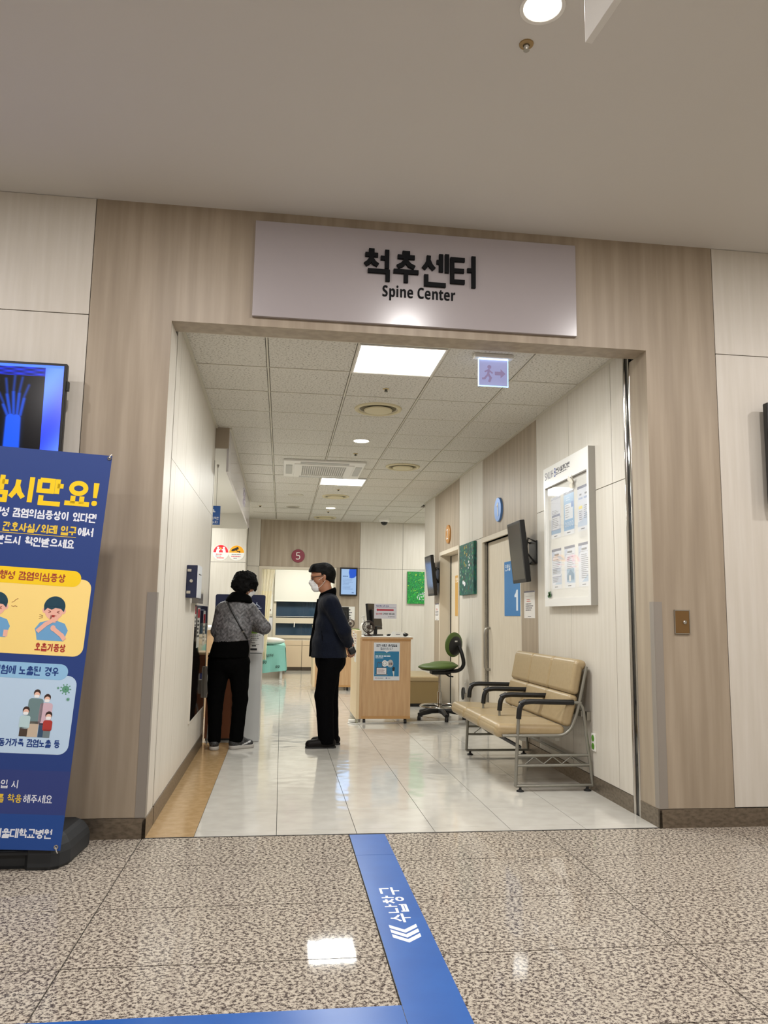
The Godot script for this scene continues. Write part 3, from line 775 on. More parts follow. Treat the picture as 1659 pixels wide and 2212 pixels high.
func build_lobby_things() -> void:
	build_sign()
	build_left_screen()
	build_banner()
	build_tape()

	# right-hand screen, only its edge is in view
	var t := thing("wall_screen", "black wall screen at the right edge of the view casting a shadow on the boards", "screen", Vector3(3.005, 2.2, 0.0))
	part("casing", MB.new().rbox(Vector3(0, 0, 0.075), Vector3(0.82, 0.63, 0.045), 0.008, 1), M.black, t)
	part("display", B(Vector3(-0.395, -0.3, 0.0975), Vector3(0.395, 0.3, 0.0985)), M.black_gloss, t)
	part("bracket", B(Vector3(-0.15, -0.12, 0.001), Vector3(0.15, 0.12, 0.055)), M.black, t)

	var p := thing("key_switch_plate", "small brown metal key switch plate on the right side of the portal", "switch plate", Vector3(2.0425, 1.169, 0.0))
	part("plate", MB.new().rbox(Vector3(0, 0, 0.004), Vector3(0.092, 0.14, 0.008), 0.002, 1), paint(Color("8a6c46"), 0.3, 0.7), p)
	part("rim", MB.new().span(Vector3(-0.046, 0.065, 0.0), Vector3(0.046, 0.071, 0.01)).span(Vector3(-0.046, -0.071, 0), Vector3(0.046, -0.066, 0.01)).span(Vector3(-0.048, -0.071, 0), Vector3(-0.044, 0.071, 0.01)).span(Vector3(0.044, -0.071, 0), Vector3(0.048, 0.071, 0.01)), M.steel, p)
	var lk := MB.new()
	lk.xf = Transform3D(Basis(Vector3.RIGHT, PI / 2), Vector3(0.015, -0.002, 0.008))
	lk.lathe(Vector3.ZERO, [Vector2(0.0115, 0.0), Vector2(0.0115, 0.006), Vector2(0.008, 0.009), Vector2(0, 0.009)], 16)
	part("lock", lk, M.chrome, p)

	# ceiling: sprinkler and hanging board
	var s := thing("sprinkler", "brass ringed sprinkler beside the glowing lobby downlight", "sprinkler", Vector3(0.615, LOBBY, 1.544))
	part("rosette", MB.new().lathe(Vector3.ZERO, [Vector2(0.03, 0.0), Vector2(0.029, -0.005), Vector2(0.014, -0.008), Vector2(0.013, -0.004)], 22), paint(Color("a58a5c"), 0.5, 0.2), s)
	part("head", MB.new().lathe(Vector3.ZERO, [Vector2(0.012, -0.004), Vector2(0.012, -0.016), Vector2(0.006, -0.02), Vector2(0.006, -0.028), Vector2(0.013, -0.03), Vector2(0.0, -0.031)], 16), M.steel, s)
	var h := thing("hanging_board", "white hanging board with its corner in the top right of the view", "hanging sign", Vector3(0.586, 3.0, 2.222), "", Vector3(0, 0.1, 0))
	part("board", MB.new().rbox(Vector3(0.012, 0.2, 0.6), Vector3(0.024, 0.4, 1.2), 0.002, 1), M.white, h)
	for z in [0.1, 1.1]:
		part("wire", bar(Vector3(0.012, 0.4, z), Vector3(0.012, 0.535, z), 0.003, 6), M.steel, h)
		part("hook", MB.new().tube(arc([Vector3(-0.004, 0.3, z), Vector3(-0.012, 0.3, z), Vector3(-0.012, 0.325, z), Vector3(-0.004, 0.325, z)], 0.006), 0.003, 6), M.white, h)

func build_sign() -> void:
	var o := thing("entrance_sign", "large pale sign board with raised dark letters over the opening", "sign", Vector3(0, 0, 0.0))
	var m := MB.new().rbox(Vector3(0.4374, 3.18, 0.0125), Vector3(1.9596, 0.586, 0.025), 0.002, 1)
	part("board", m, paint(Color("a8a1a3"), 0.24, 0.0, 0.6), o)
	var dk := paint(Color("191a1c"), 0.6, 0.0, 0.2)
	var t := MB.new()
	var h := 0.2
	for i in 4:
		t.syllable("척추센터".unicode_at(i), Vector2(0.1 + i * 0.176, 3.144), Vector2(0.157, 0.2), 0.0255, 0.0255, 0.016)
	part("korean_letters", t, dk, o)
	var e := MB.new()
	e.latin("Spine Center", 0.436, 3.058, 0.066, 0.0255, 0.5, 0.004, true, true, 0.78)
	part("english_letters", e, dk, o)

func build_left_screen() -> void:
	# wall screen with an X-ray of a hand and forearm
	var w := 0.92
	var hgt := 0.535
	var o := thing("wall_screen", "wall screen showing a blue X-ray of a hand above the banner", "screen", Vector3(-1.512 - w / 2, 2.505 - hgt / 2, 0.0))
	part("casing", MB.new().rbox(Vector3(0, 0, 0.11), Vector3(w, hgt, 0.04), 0.006, 1), M.black, o)
	part("bracket", B(Vector3(-0.2, -0.15, 0.001), Vector3(0.2, 0.15, 0.092)), M.black, o)
	part("side_clip", B(Vector3(w / 2, 0.12, 0.1), Vector3(w / 2 + 0.012, 0.17, 0.122)), M.black, o)
	var iw := 480
	var ih := 270
	var img := Image.create(iw, ih, false, Image.FORMAT_RGB8)
	var bones := []
	# forearm, wrist and the rays of the hand, in pixels
	var hx0 := 350.0
	for r in [[-10, 12, 14.0], [10, 12, 13.0]]:
		bones.append([Vector2(hx0 + r[0], 275), Vector2(hx0 + r[0] * 0.8, 160), r[2], 0.75])
	var tips := [[-30, 104, -44, 88], [-22, 74, -28, 46], [-5, 66, -4, 32], [11, 70, 17, 40], [25, 84, 36, 62]]
	for i in 5:
		var q: Array = tips[i]
		var base := Vector2(hx0 - 18 + i * 9.0, 150)
		bones.append([base, Vector2(hx0 + q[0], q[1] + 18), 5.0, 0.6])
		bones.append([Vector2(hx0 + q[0], q[1] + 12), Vector2(hx0 + q[2], q[3]), 4.0, 0.42])
	for y in ih:
		for x in iw:
			var c := Color(0.004, 0.006, 0.02)
			if y < 8:
				c = Color(0.25, 0.42, 1.0)
			elif x > 428 or x < 52:
				var k := 0.5 + 0.5 * sin(y * 0.021 + x * 0.03)
				c = Color(0.13, 0.22, 0.95).lerp(Color(0.32, 0.47, 1.0), k)
			elif y < 34:
				var k2 := 0.5 + 0.5 * sin(x * 0.11) * sin(y * 0.5)
				c = Color(0.02, 0.05, 0.3).lerp(Color(0.06, 0.16, 0.75), k2)
			else:
				var p := Vector2(x, y)
				var s := 0.0
				for b in bones:
					var g := Geometry2D.get_closest_point_to_segment(p, b[0], b[1])
					var d: float = p.distance_to(g)
					s = maxf(s, b[3] * clampf((b[2] + 3.0 - d) / 6.0, 0.0, 1.0))
				var flesh := clampf((34.0 - absf(x - hx0)) / 20.0, 0.0, 1.0) * clampf((y - 70.0) / 80.0, 0.0, 1.0) * 0.25
				s = maxf(s, flesh)
				c = c.lerp(Color(0.1, 0.36, 1.0), s)
			img.set_pixel(x, y, c)
	var tex := ImageTexture.create_from_image(img)
	var dm := paint(Color.BLACK, 0.2)
	dm.emission_enabled = true; dm.emission_texture = tex; dm.emission = Color.BLACK; dm.emission_energy_multiplier = 1.1
	var q := QuadMesh.new()
	q.size = Vector2(w - 0.03, hgt - 0.03)
	var d := part("display", q, dm, o)
	d.position = Vector3(0, 0, 0.1306)
	area_light("screen_area", o.position + Vector3(0, 0, 0.14), Vector2(w - 0.05, hgt - 0.05), 0.06, Color(0.25, 0.4, 1.0), Vector3(0, PI, 0))
	var l := MB.new()
	l.latin("L", -0.055, 0.155, 0.02, 0.1312, 0.0, 0.0, true)
	part("lettering", l, glow(Color(0.3, 0.6, 1.0), 0.9), o)

func build_banner() -> void:
	var W := 0.635
	var H := 1.902
	var bas := Basis(Vector3.UP, 0.02) * Basis(Vector3.RIGHT, -0.069) * Basis(Vector3.BACK, -0.049)
	var o := thing("banner_stand", "tall blue infection warning banner on a black weighted base", "banner stand", Vector3(-1.296, 0.0, 0.45))
	# local x of the sheet runs from -W at the left to 0 at the right edge
	var pr := MB.new()
	var L := 0.0003
	pr.col = hx("1d3c80"); pr.rect(-W, 0, 0, H, L)
	pr.col = hx("174690"); pr.rect(-W, 0, 0, 0.155, 2 * L)
	pr.col = hx("2b3d7c"); pr.rect(-W, 0.155, 0, 0.35, 2 * L)
	var cx := -W / 2
	pr.col = hx("f5ce0c"); pr.text("잠시만요!", cx, 1.625, 0.13, 0.024, 3 * L, 0.5, 0, 1.02)
	pr.col = hx("e8ecf6")
	pr.text("유행성 감염의심증상이 있다면", -0.035, 1.548, 0.044, 0.0072, 3 * L, 1.0, 0, 0.88)
	pr.text("에서", -0.04, 1.475, 0.044, 0.0072, 3 * L, 1.0, 0, 0.88)
	pr.text("반드시 확인받으세요", -0.123, 1.408, 0.044, 0.0072, 3 * L, 1.0, 0, 0.9)
	pr.col = hx("e9c53d")
	var wd := pr.text("병동 간호사실/외래 입구", -0.122, 1.475, 0.044, 0.0072, 3 * L, 1.0, 0, 0.88)
	pr.rect(-0.122 - wd, 1.464, -0.122, 1.467, 3 * L)
	# yellow card
	pr.col = hx("ffe08a"); pr.rrect(-W + 0.02, 0.882, -0.017, 1.258, 0.045, 3 * L)
	pr.col = hx("fbd20d"); pr.rrect(-W + 0.075, 1.218, -0.07, 1.298, 0.039, 4 * L)
	pr.col = hx("a8442c"); pr.text("유행성 감염의심증상", -0.142, 1.238, 0.04, 0.006, 5 * L, 1.0, 0, 0.93)
	pr.col = hx("b23a30")
	pr.text("호흡기증상", -0.17, 0.902, 0.036, 0.0058, 5 * L, 0.5, 0, 0.8)
	pr.text("발열", -0.455, 0.902, 0.036, 0.0058, 5 * L, 0.5, 0, 0.8)
	for b in [[-0.176, 0.0, true], [-0.445, 0.005, false]]:
		var bx: float = b[0]
		var by: float = 1.105 + b[1]
		# shirt, neck, ears, face, hair
		pr.col = hx("6fa8d6")
		pr.flat(PackedVector2Array([Vector2(bx - 0.062, by - 0.153), Vector2(bx + 0.062, by - 0.153), Vector2(bx + 0.07, by - 0.12), Vector2(bx + 0.076, by - 0.1), Vector2(bx + 0.058, by - 0.068), Vector2(bx + 0.02, by - 0.056), Vector2(bx - 0.02, by - 0.056), Vector2(bx - 0.058, by - 0.068), Vector2(bx - 0.078, by - 0.1), Vector2(bx - 0.07, by - 0.12)]), 4 * L)
		pr.col = hx("f2b9a6")
		pr.rect(bx - 0.014, by - 0.066, bx + 0.014, by - 0.03, 5 * L)
		pr.disc(bx - 0.044, by - 0.008, 0.011, 0.014, 4 * L); pr.disc(bx + 0.044, by - 0.008, 0.011, 0.014, 4 * L)
		pr.disc(bx, by - 0.008, 0.043, 0.045, 5 * L)
		pr.col = hx("123f52")
		pr.disc(bx, by + 0.012, 0.05, 0.05, 6 * L, 0.0, PI)
		pr.flat(PackedVector2Array([Vector2(bx - 0.05, by + 0.013), Vector2(bx + 0.05, by + 0.013), Vector2(bx + 0.046, by - 0.012), Vector2(bx + 0.03, by + 0.003), Vector2(bx + 0.004, by + 0.006), Vector2(bx - 0.012, by - 0.004), Vector2(bx - 0.032, by + 0.004), Vector2(bx - 0.046, by - 0.012)]), 6 * L)
		pr.col = hx("8a4a40")
		for sx in [-1, 1]:
			pr.stroke([Vector2(bx + sx * 0.026, by - 0.008), Vector2(bx + sx * 0.014, by - 0.014)], 0.003, 7 * L)
			pr.stroke([Vector2(bx + sx * 0.014, by - 0.014), Vector2(bx + sx * 0.026, by - 0.019)], 0.003, 7 * L)
		pr.col = hx("f2b9a6")
		if b[2]:
			# forearm to the mouth and the other hand on the chest
			pr.stroke([Vector2(bx - 0.066, by - 0.113), Vector2(bx - 0.03, by - 0.075), Vector2(bx + 0.004, by - 0.052)], 0.02, 7 * L)
			pr.disc(bx + 0.008, by - 0.048, 0.016, 0.013, 7 * L)
			pr.stroke([Vector2(bx + 0.066, by - 0.145), Vector2(bx + 0.05, by - 0.125), Vector2(bx + 0.012, by - 0.098)], 0.02, 7 * L)
			pr.disc(bx + 0.006, by - 0.092, 0.012, 0.014, 7 * L)
			pr.col = hx("a8302c"); pr.rect(bx - 0.006, by - 0.04, bx + 0.006, by - 0.03, 8 * L)
			pr.col = hx("8a6a40")
			for k in 3: pr.stroke([Vector2(bx - 0.066, by - 0.03 - k * 0.01), Vector2(bx - 0.048, by - 0.036 - k * 0.004)], 0.002, 5 * L)
		else:
			pr.rect(bx + 0.05, by - 0.15, bx + 0.07, by - 0.118, 5 * L); pr.rect(bx - 0.07, by - 0.15, bx - 0.05, by - 0.118, 5 * L)
			pr.col = hx("e05a50"); pr.disc(bx - 0.012, by - 0.002, 0.016, 0.01, 7 * L)
			pr.col = hx("8a4a2c")
			pr.stroke([Vector2(bx + 0.068, by + 0.015), Vector2(bx + 0.078, by + 0.02), Vector2(bx + 0.085, by + 0.03), Vector2(bx + 0.095, by + 0.035)], 0.002, 5 * L)
			pr.stroke([Vector2(bx + 0.068, by - 0.002), Vector2(bx + 0.078, by - 0.004), Vector2(bx + 0.086, by - 0.001), Vector2(bx + 0.096, by - 0.004)], 0.002, 5 * L)
	# light blue card
	pr.col = hx("bfd9f2"); pr.rrect(-W + 0.02, 0.424, -0.025, 0.79, 0.045, 3 * L)
	pr.col = hx("93c4ea"); pr.rrect(-W + 0.075, 0.768, -0.072, 0.843, 0.037, 4 * L)
	pr.col = hx("1c3f86")
	pr.text("감염위험에 노출된 경우", -0.113, 0.786, 0.04, 0.006, 5 * L, 1.0, 0, 0.85)
	pr.text("동거가족 감염노출 등", -0.064, 0.456, 0.034, 0.0052, 5 * L, 1.0, 0, 0.82)
	pr.col = hx("86b8e0")
	for k in 7: pr.disc(-0.42 + 0.02 * sin(k * 2.3), 0.58 + k * 0.017, 0.05 - 0.004 * k, 0.014, 4 * L)
	for g in [[-0.199, 0.7, 0.5, 0.034, "6f8a8e", "c9b8a4"], [-0.15, 0.681, 0.5, 0.029, "d6b9c6", "34506f"], [-0.238, 0.619, 0.502, 0.024, "bcd8dd", "4a3d34"], [-0.133, 0.601, 0.5, 0.021, "b23832", "6f7f86"]]:
		var gx: float = g[0]
		var top: float = g[1]
		var bot: float = g[2]
		var hw: float = g[3]
		var z := (5.0 if hw > 0.025 else 6.5) * L
		pr.col = hx(g[5]); pr.rect(gx - hw * 0.75, bot, gx + hw * 0.75, bot + (top - bot) * 0.36, z)
		pr.col = hx(g[4]); pr.rrect(gx - hw, bot + (top - bot) * 0.3, gx + hw, top - 0.022, hw * 0.45, z)
		pr.col = hx("3a2420"); pr.disc(gx, top + 0.003, 0.0155, 0.017, z + 0.3 * L)
		pr.col = hx("efc3b0"); pr.disc(gx, top - 0.005, 0.0125, 0.013, z + 0.6 * L)
		pr.col = hx("f4f6f8"); pr.rrect(gx - 0.011, top - 0.019, gx + 0.011, top - 0.005, 0.005, z + 0.9 * L)
	for vv in [[-0.073, 0.727, 0.016], [-0.056, 0.68, 0.006], [-0.108, 0.731, 0.004]]:
		pr.col = hx("5f9c80")
		pr.disc(vv[0], vv[1], vv[2], vv[2], 5 * L)
		for k in 9:
			var a := TAU * k / 9
			pr.stroke([Vector2(vv[0], vv[1]), Vector2(vv[0] + cos(a) * vv[2] * 1.4, vv[1] + sin(a) * vv[2] * 1.4)], vv[2] * 0.2, 5 * L)
			pr.disc(vv[0] + cos(a) * vv[2] * 1.45, vv[1] + sin(a) * vv[2] * 1.45, vv[2] * 0.2, vv[2] * 0.2, 5 * L, 0, TAU, 8)
	pr.col = hx("e4e8f2")
	pr.text("출입 시", -0.221, 0.268, 0.037, 0.0042, 3 * L, 1.0)
	pr.text("해주세요", -0.063, 0.205, 0.037, 0.0042, 3 * L, 1.0, 0, 0.9)
	pr.text("분당서울대학교병원", -0.044, 0.052, 0.04, 0.006, 3 * L, 1.0, 0, 0.93)
	pr.col = hx("e9c53d"); pr.text("마스크를 착용", -0.199, 0.205, 0.037, 0.0042, 3 * L, 1.0, 0, 0.9)
	var sheet := Transform3D(bas.scaled(Vector3.ONE * 0.9845), Vector3(0.015, 0.0908, 0.06))
	var bk := part("sheet", MB.new().box(Vector3(-W / 2, H / 2, -0.0006), Vector3(W, H, 0.0012)), paint(Color("1d3c80"), 0.6), o)
	bk.transform = sheet
	var pp := part("print", pr, M.print, bk)
	pp.set_meta("label", "printed warning text and cartoon figures")
	for e in [[-0.012, H - 0.014], [-0.02, 0.016], [-W + 0.012, H - 0.014], [-W + 0.02, 0.016]]:
		var ey := MB.new()
		ey.ring(e[0], e[1], 0.0075, 0.0075, 0.005, 8 * L, 0.002, 18)
		part("eyelet", ey, M.chrome, bk)
	# bent rod ends that hold the corners
	for e in [[-0.012, H - 0.014, 0.025], [-W + 0.012, H - 0.014, 0.025], [-0.02, 0.016, -0.03], [-W + 0.02, 0.016, -0.03]]:
		var hk := MB.new().tube([Vector3(e[0], e[1], 0.008), Vector3(e[0] + 0.004, e[1] + e[2] * 0.5, 0.008), Vector3(e[0] + 0.006, e[1] + e[2], -0.012)], 0.0022, 6)
		part("hook", hk, M.white, bk)
	# frame behind the sheet and weighted base
	var fr := MB.new()
	var c0 := sheet * Vector3(-W / 2, 0.0, -0.1)
	fr.tube([Vector3(c0.x, 0.12, c0.z), sheet * Vector3(-W / 2, 1.0, -0.02)], 0.012, 10)
	for s in [0.02, W - 0.02]:
		fr.tube([sheet * Vector3(-W / 2, 1.0, -0.02), sheet * Vector3(-s, H - 0.02, -0.006)], 0.005, 8)
		fr.tube([sheet * Vector3(-W / 2, 1.0, -0.02), sheet * Vector3(-s, 0.03, -0.006)], 0.005, 8)
	part("spreader_frame", fr, M.black, o)
	var bs := MB.new()
	var top := PackedVector2Array([Vector2(-0.48, -0.37), Vector2(0.02, -0.37), Vector2(0.055, -0.33), Vector2(0.035, -0.05), Vector2(0.005, 0.02), Vector2(-0.03, 0.04), Vector2(-0.13, 0.04), Vector2(-0.15, 0.01), Vector2(-0.3, 0.01), Vector2(-0.32, 0.04), Vector2(-0.45, 0.04), Vector2(-0.5, 0.02), Vector2(-0.52, -0.33)])
	# the moulded tank: a sloped body made of stacked outlines
	var prev := PackedVector2Array()
	var steps := [[0.0, 0.97], [0.015, 1.0], [0.07, 1.0], [0.1, 0.97], [0.13, 0.9], [0.142, 0.84]]
	var cc := Vector2(-0.24, -0.16)
	for i in steps.size() - 1:
		for k in top.size():
			var l := (k + 1) % top.size()
			var p0: Vector2 = cc + (top[k] - cc) * steps[i][1]; var p1: Vector2 = cc + (top[l] - cc) * steps[i][1]
			var p2: Vector2 = cc + (top[l] - cc) * steps[i + 1][1]; var p3: Vector2 = cc + (top[k] - cc) * steps[i + 1][1]
			var a := Vector3(p0.x, steps[i][0], p0.y); var b := Vector3(p1.x, steps[i][0], p1.y)
			var c := Vector3(p2.x, steps[i + 1][0], p2.y); var d := Vector3(p3.x, steps[i + 1][0], p3.y)
			var nn := (b - a).cross(d - a).normalized()
			if nn.dot(a - Vector3(cc.x, 0.05, cc.y)) < 0: nn = -nn
			bs.quad(a, b, c, d, nn)
	var lid := PackedVector2Array()
	for q in top: lid.append(cc + (q - cc) * 0.84)
	var ix := Geometry2D.triangulate_polygon(lid)
	for i in range(0, ix.size(), 3):
		bs.tri(Vector3(lid[ix[i]].x, 0.142, lid[ix[i]].y), Vector3(lid[ix[i + 1]].x, 0.142, lid[ix[i + 1]].y), Vector3(lid[ix[i + 2]].x, 0.142, lid[ix[i + 2]].y), Vector3.UP, Vector3.UP, Vector3.UP)
	var bm := paint(Color("24282c"), 0.55)
	part("weighted_base", bs, bm, o)
	part("carry_bar", MB.new().rbox(Vector3(-0.225, 0.075, 0.025), Vector3(0.2, 0.02, 0.022), 0.008, 2), bm, o)
	part("socket", MB.new().lathe(Vector3(c0.x, 0.14, c0.z), [Vector2(0.03, 0.0), Vector2(0.028, 0.03), Vector2(0.014, 0.032)], 16), bm, o)

func build_tape() -> void:
	var blue := triplanar(paint(Color(1, 1, 1), 0.3), noise(14, 0.01, 3, [[0.0, "0f51a0"], [0.5, "1356a6"], [1.0, "1a5cac"]], 512), Vector3(0.8, 0.8, 0.8))
	var o := thing("floor_guide_tape", "long blue floor tape with white arrows leading to the opening", "floor tape", Vector3(0.0, 0.0, 0.0))
	for z in [[0.008, 0.372], [0.374, 3.4]]:
		part("strip", B(Vector3(0.087, 0.0, z[0]), Vector3(0.28, 0.0012, z[1])), blue, o)
	var m := MB.new()
	m.col = Color(0.85, 0.85, 0.85)
	m.xf = Transform3D(Basis(Vector3(0, 0, -1), Vector3(-1, 0, 0), Vector3(0, 1, 0)), Vector3(0.1835, 0.0, 0.0))
	# glyphs: local x runs away from the viewer
	m.text("수납창구", -1.235, -0.045, 0.088, 0.0105, 0.0016, 0.0, 0, 1.14)
	part("lettering", m, M.print, o)
	var a := MB.new()
	a.col = Color(0.85, 0.85, 0.85)
	a.xf = m.xf
	for k in 3:
		var x0 := -1.42 + k * 0.044
		a.flat(PackedVector2Array([Vector2(x0, 0), Vector2(x0 + 0.05, 0.053), Vector2(x0 + 0.08, 0.053), Vector2(x0 + 0.03, 0.0), Vector2(x0 + 0.08, -0.053), Vector2(x0 + 0.05, -0.053)]), 0.0016)
	part("arrow_chevrons", a, M.print, o)
	var q := thing("floor_guide_tape", "blue floor tape crossing the bottom edge of the view to the left", "floor tape")
	part("strip", B(Vector3(-3.0, 0.0, 1.868), Vector3(0.085, 0.001, 2.062)), blue, q)

func wall_print(parent: Node, called: String, m: MB, at: Vector3, turn: float, mat: Material = null) -> MeshInstance3D:
	var p := part(called, m, mat if mat else M.print, parent)
	p.position = at
	p.rotation.y = turn
	return p

func build_ceiling_things() -> void:
	var cream := paint(Color("d2c8a6"), 0.55)
	for q in [[0.449, -2.046, 0.2, "round cream air diffuser nearest the opening"], [1.053, -4.548, 0.2, "round cream air diffuser right of the air conditioner"], [0.426, -7.02, 0.2, "round cream air diffuser behind the far light panel"], [0.409, -9.55, 0.2, "round cream air diffuser nearest the back wall"]]:
		var o := thing("air_diffuser", q[3], "air diffuser", Vector3(q[0], CEIL, q[1]), "round ceiling diffusers")
		part("outer_ring", MB.new().lathe(Vector3.ZERO, [Vector2(0.205, 0.0), Vector2(0.2, -0.012), Vector2(0.185, -0.018), Vector2(0.17, -0.012), Vector2(0.163, 0.002)], 40), cream, o)
		part("throat", MB.new().lathe(Vector3.ZERO, [Vector2(0.163, 0.0), Vector2(0.14, -0.004), Vector2(0.0, -0.004)], 36), paint(Color("6e664e"), 0.8), o)
		part("core_disc", MB.new().lathe(Vector3.ZERO, [Vector2(0.0, -0.03), Vector2(0.09, -0.03), Vector2(0.118, -0.022), Vector2(0.122, -0.012), Vector2(0.1, -0.005)], 36), cream, o)
	for q in [[-0.164, -7.022, M.grid, "flat pale round speaker cover behind the air conditioner"], [-0.186, -8.322, paint(Color("8f8a7e"), 0.7), "grey round speaker grille near the back wall"]]:
		var o := thing("ceiling_speaker", q[3], "speaker", Vector3(q[0], CEIL, q[1]), "ceiling speakers")
		part("rim", MB.new().lathe(Vector3.ZERO, [Vector2(0.115, 0.0), Vector2(0.112, -0.008), Vector2(0.1, -0.008)], 28), M.grid, o)
		part("grille", MB.new().lathe(Vector3.ZERO, [Vector2(0.0, -0.01), Vector2(0.08, -0.01), Vector2(0.102, -0.006)], 28), q[2], o)
	var names := ["small sprinkler head between the near light panel and the near diffuser", "small sprinkler head beside the first corridor downlight", "small sprinkler head just behind the far light panel", "small sprinkler head beside the far corridor downlight", "small sprinkler head next to the reception fascia"]
	var i := 0
	for p in [Vector2(0.438, -1.454), Vector2(0.432, -3.928), Vector2(0.421, -6.374), Vector2(0.418, -8.749), Vector2(-0.72, -8.305)]:
		var o := thing("sprinkler", names[i], "sprinkler", Vector3(p.x, CEIL, p.y), "corridor sprinklers")
		part("rosette", MB.new().lathe(Vector3.ZERO, [Vector2(0.026, 0.0), Vector2(0.025, -0.004), Vector2(0.012, -0.006)], 18), paint(Color("cbb98c"), 0.5), o)
		part("head", MB.new().lathe(Vector3.ZERO, [Vector2(0.011, -0.004), Vector2(0.011, -0.018), Vector2(0.015, -0.022), Vector2(0.0, -0.026)], 14), paint(Color("5d5b52"), 0.5, 0.3), o)
		i += 1
	# cassette air conditioner
	var ac := thing("ceiling_air_conditioner", "square white cassette air conditioner in the corridor ceiling", "air conditioner", Vector3(0.125, CEIL, -4.855))
	part("casing", MB.new().rbox(Vector3(0, -0.012, 0), Vector3(0.95, 0.03, 1.02), 0.012, 2), M.white, ac)
	part("centre_panel", MB.new().rbox(Vector3(0, -0.03, 0), Vector3(0.7, 0.016, 0.74), 0.007, 2), M.white, ac)
	var sh := paint(Color("b9b9b4"), 0.5)
	for k in 4:
		var l := MB.new()
		l.xf = Transform3D(Basis(Vector3.UP, k * PI / 2), Vector3.ZERO)
		var dd := 0.41 if k % 2 else 0.435
		l.rbox(Vector3(0, -0.03, dd), Vector3(0.56, 0.008, 0.075), 0.003, 1)
		part("louver", l, sh, ac)
	part("intake", B(Vector3(-0.26, -0.0395, -0.3), Vector3(0.26, -0.038, 0.3)), paint(Color("565a55"), 0.8), ac)
	var gr := MB.new()
	for k in 22:
		gr.span(Vector3(-0.26 + k * 0.0248 - 0.0034, -0.042, -0.3), Vector3(-0.26 + k * 0.0248 + 0.0034, -0.0393, 0.3))
	for k in 25:
		gr.span(Vector3(-0.26, -0.0418, -0.3 + k * 0.025 - 0.0034), Vector3(0.26, -0.0392, -0.3 + k * 0.025 + 0.0034))
	var g := part("grille", gr, M.white, ac)
	g.set_meta("kind", "stuff")
	# dome camera
	var dc := thing("dome_camera", "white dome camera with a dark lens near the back wall", "camera", Vector3(1.485, CEIL, -9.5))
	part("base", MB.new().lathe(Vector3.ZERO, [Vector2(0.1, 0.0), Vector2(0.1, -0.035), Vector2(0.085, -0.055), Vector2(0.062, -0.06)], 26), M.white, dc)
	part("dome", MB.new().lathe(Vector3.ZERO, [Vector2(0.064, -0.058), Vector2(0.058, -0.085), Vector2(0.04, -0.108), Vector2(0.018, -0.118), Vector2(0.0, -0.12)], 24), M.black_gloss, dc)
	# exit sign seen from behind: housing and edge-lit acrylic leaf
	var ex := thing("exit_sign", "edge-lit translucent exit sign hanging under the corridor ceiling", "exit sign", Vector3(1.05, CEIL, -0.55))
	part("housing", MB.new().rbox(Vector3(0, -0.012, 0), Vector3(0.275, 0.03, 0.07), 0.01, 2), M.white, ex)
	part("light_bar", MB.new().rbox(Vector3(0, -0.029, 0), Vector3(0.2, 0.008, 0.02), 0.003, 1), glow(Color(0.75, 0.88, 1.0), 3.0), ex)
	var leaf := paint(Color(0.62, 0.66, 0.78), 0.2)
	leaf.emission_enabled = true; leaf.emission = Color(0.6, 0.6, 0.78); leaf.emission_energy_multiplier = 0.42
	part("acrylic_leaf", B(Vector3(-0.1, -0.215, -0.005), Vector3(0.1, -0.03, 0.003)), leaf, ex)
	area_light("exit_sign_area", Vector3(1.05, CEIL - 0.225, -0.55), Vector2(0.19, 0.01), 0.02, Color(0.6, 0.78, 1.0))
	var edge := glow(Color(0.5, 0.72, 1.0), 1.5)
	part("lit_edge", MB.new().span(Vector3(-0.104, -0.219, -0.006), Vector3(-0.099, -0.03, 0.004)).span(Vector3(0.099, -0.219, -0.006), Vector3(0.104, -0.03, 0.004)).span(Vector3(-0.104, -0.219, -0.006), Vector3(0.104, -0.214, 0.004)), edge, ex)
	var pic := MB.new()
	pic.col = hx("a89cb4")
	pic.disc(-0.028, -0.085, 0.014, 0.014, 0.0036)
	pic.stroke([Vector2(-0.03, -0.1), Vector2(-0.036, -0.135), Vector2(-0.018, -0.16), Vector2(-0.03, -0.19)], 0.016, 0.0036)
	pic.stroke([Vector2(-0.036, -0.135), Vector2(-0.06, -0.165), Vector2(-0.078, -0.168)], 0.014, 0.0036)
	pic.stroke([Vector2(-0.06, -0.12), Vector2(-0.034, -0.106), Vector2(-0.005, -0.128)], 0.011, 0.0036)
	pic.flat(PackedVector2Array([Vector2(0.01, -0.115), Vector2(0.05, -0.115), Vector2(0.05, -0.095), Vector2(0.085, -0.128), Vector2(0.05, -0.16), Vector2(0.05, -0.14), Vector2(0.01, -0.14)]), 0.0036)
	var pm := paint(Color("9c94ac"), 0.4)
	pm.emission_enabled = true; pm.emission = Color(0.52, 0.46, 0.62); pm.emission_energy_multiplier = 0.4
	part("pictogram", pic, pm, ex)

func number_disc(called: String, label: String, at: Vector3, turn: float, color: Color, digit: String, r := 0.12, metal := 0.0) -> void:
	var o := thing(called, label, "room number", at, "round room numbers", Vector3(0, turn, 0))
	var d := MB.new()
	d.xf = Transform3D(Basis(Vector3.RIGHT, PI / 2), Vector3.ZERO)
	d.lathe(Vector3.ZERO, [Vector2(r, 0.0), Vector2(r, 0.018), Vector2(r - 0.004, 0.022), Vector2(0, 0.022)], 40)
	part("disc", d, paint(color, 0.35, metal), o)
	var t := MB.new()
	t.latin(digit, 0.0, -r * 0.55, r * 1.1, 0.0225, 0.5, 0.003, false)
	part("digit", t, M.white, o)

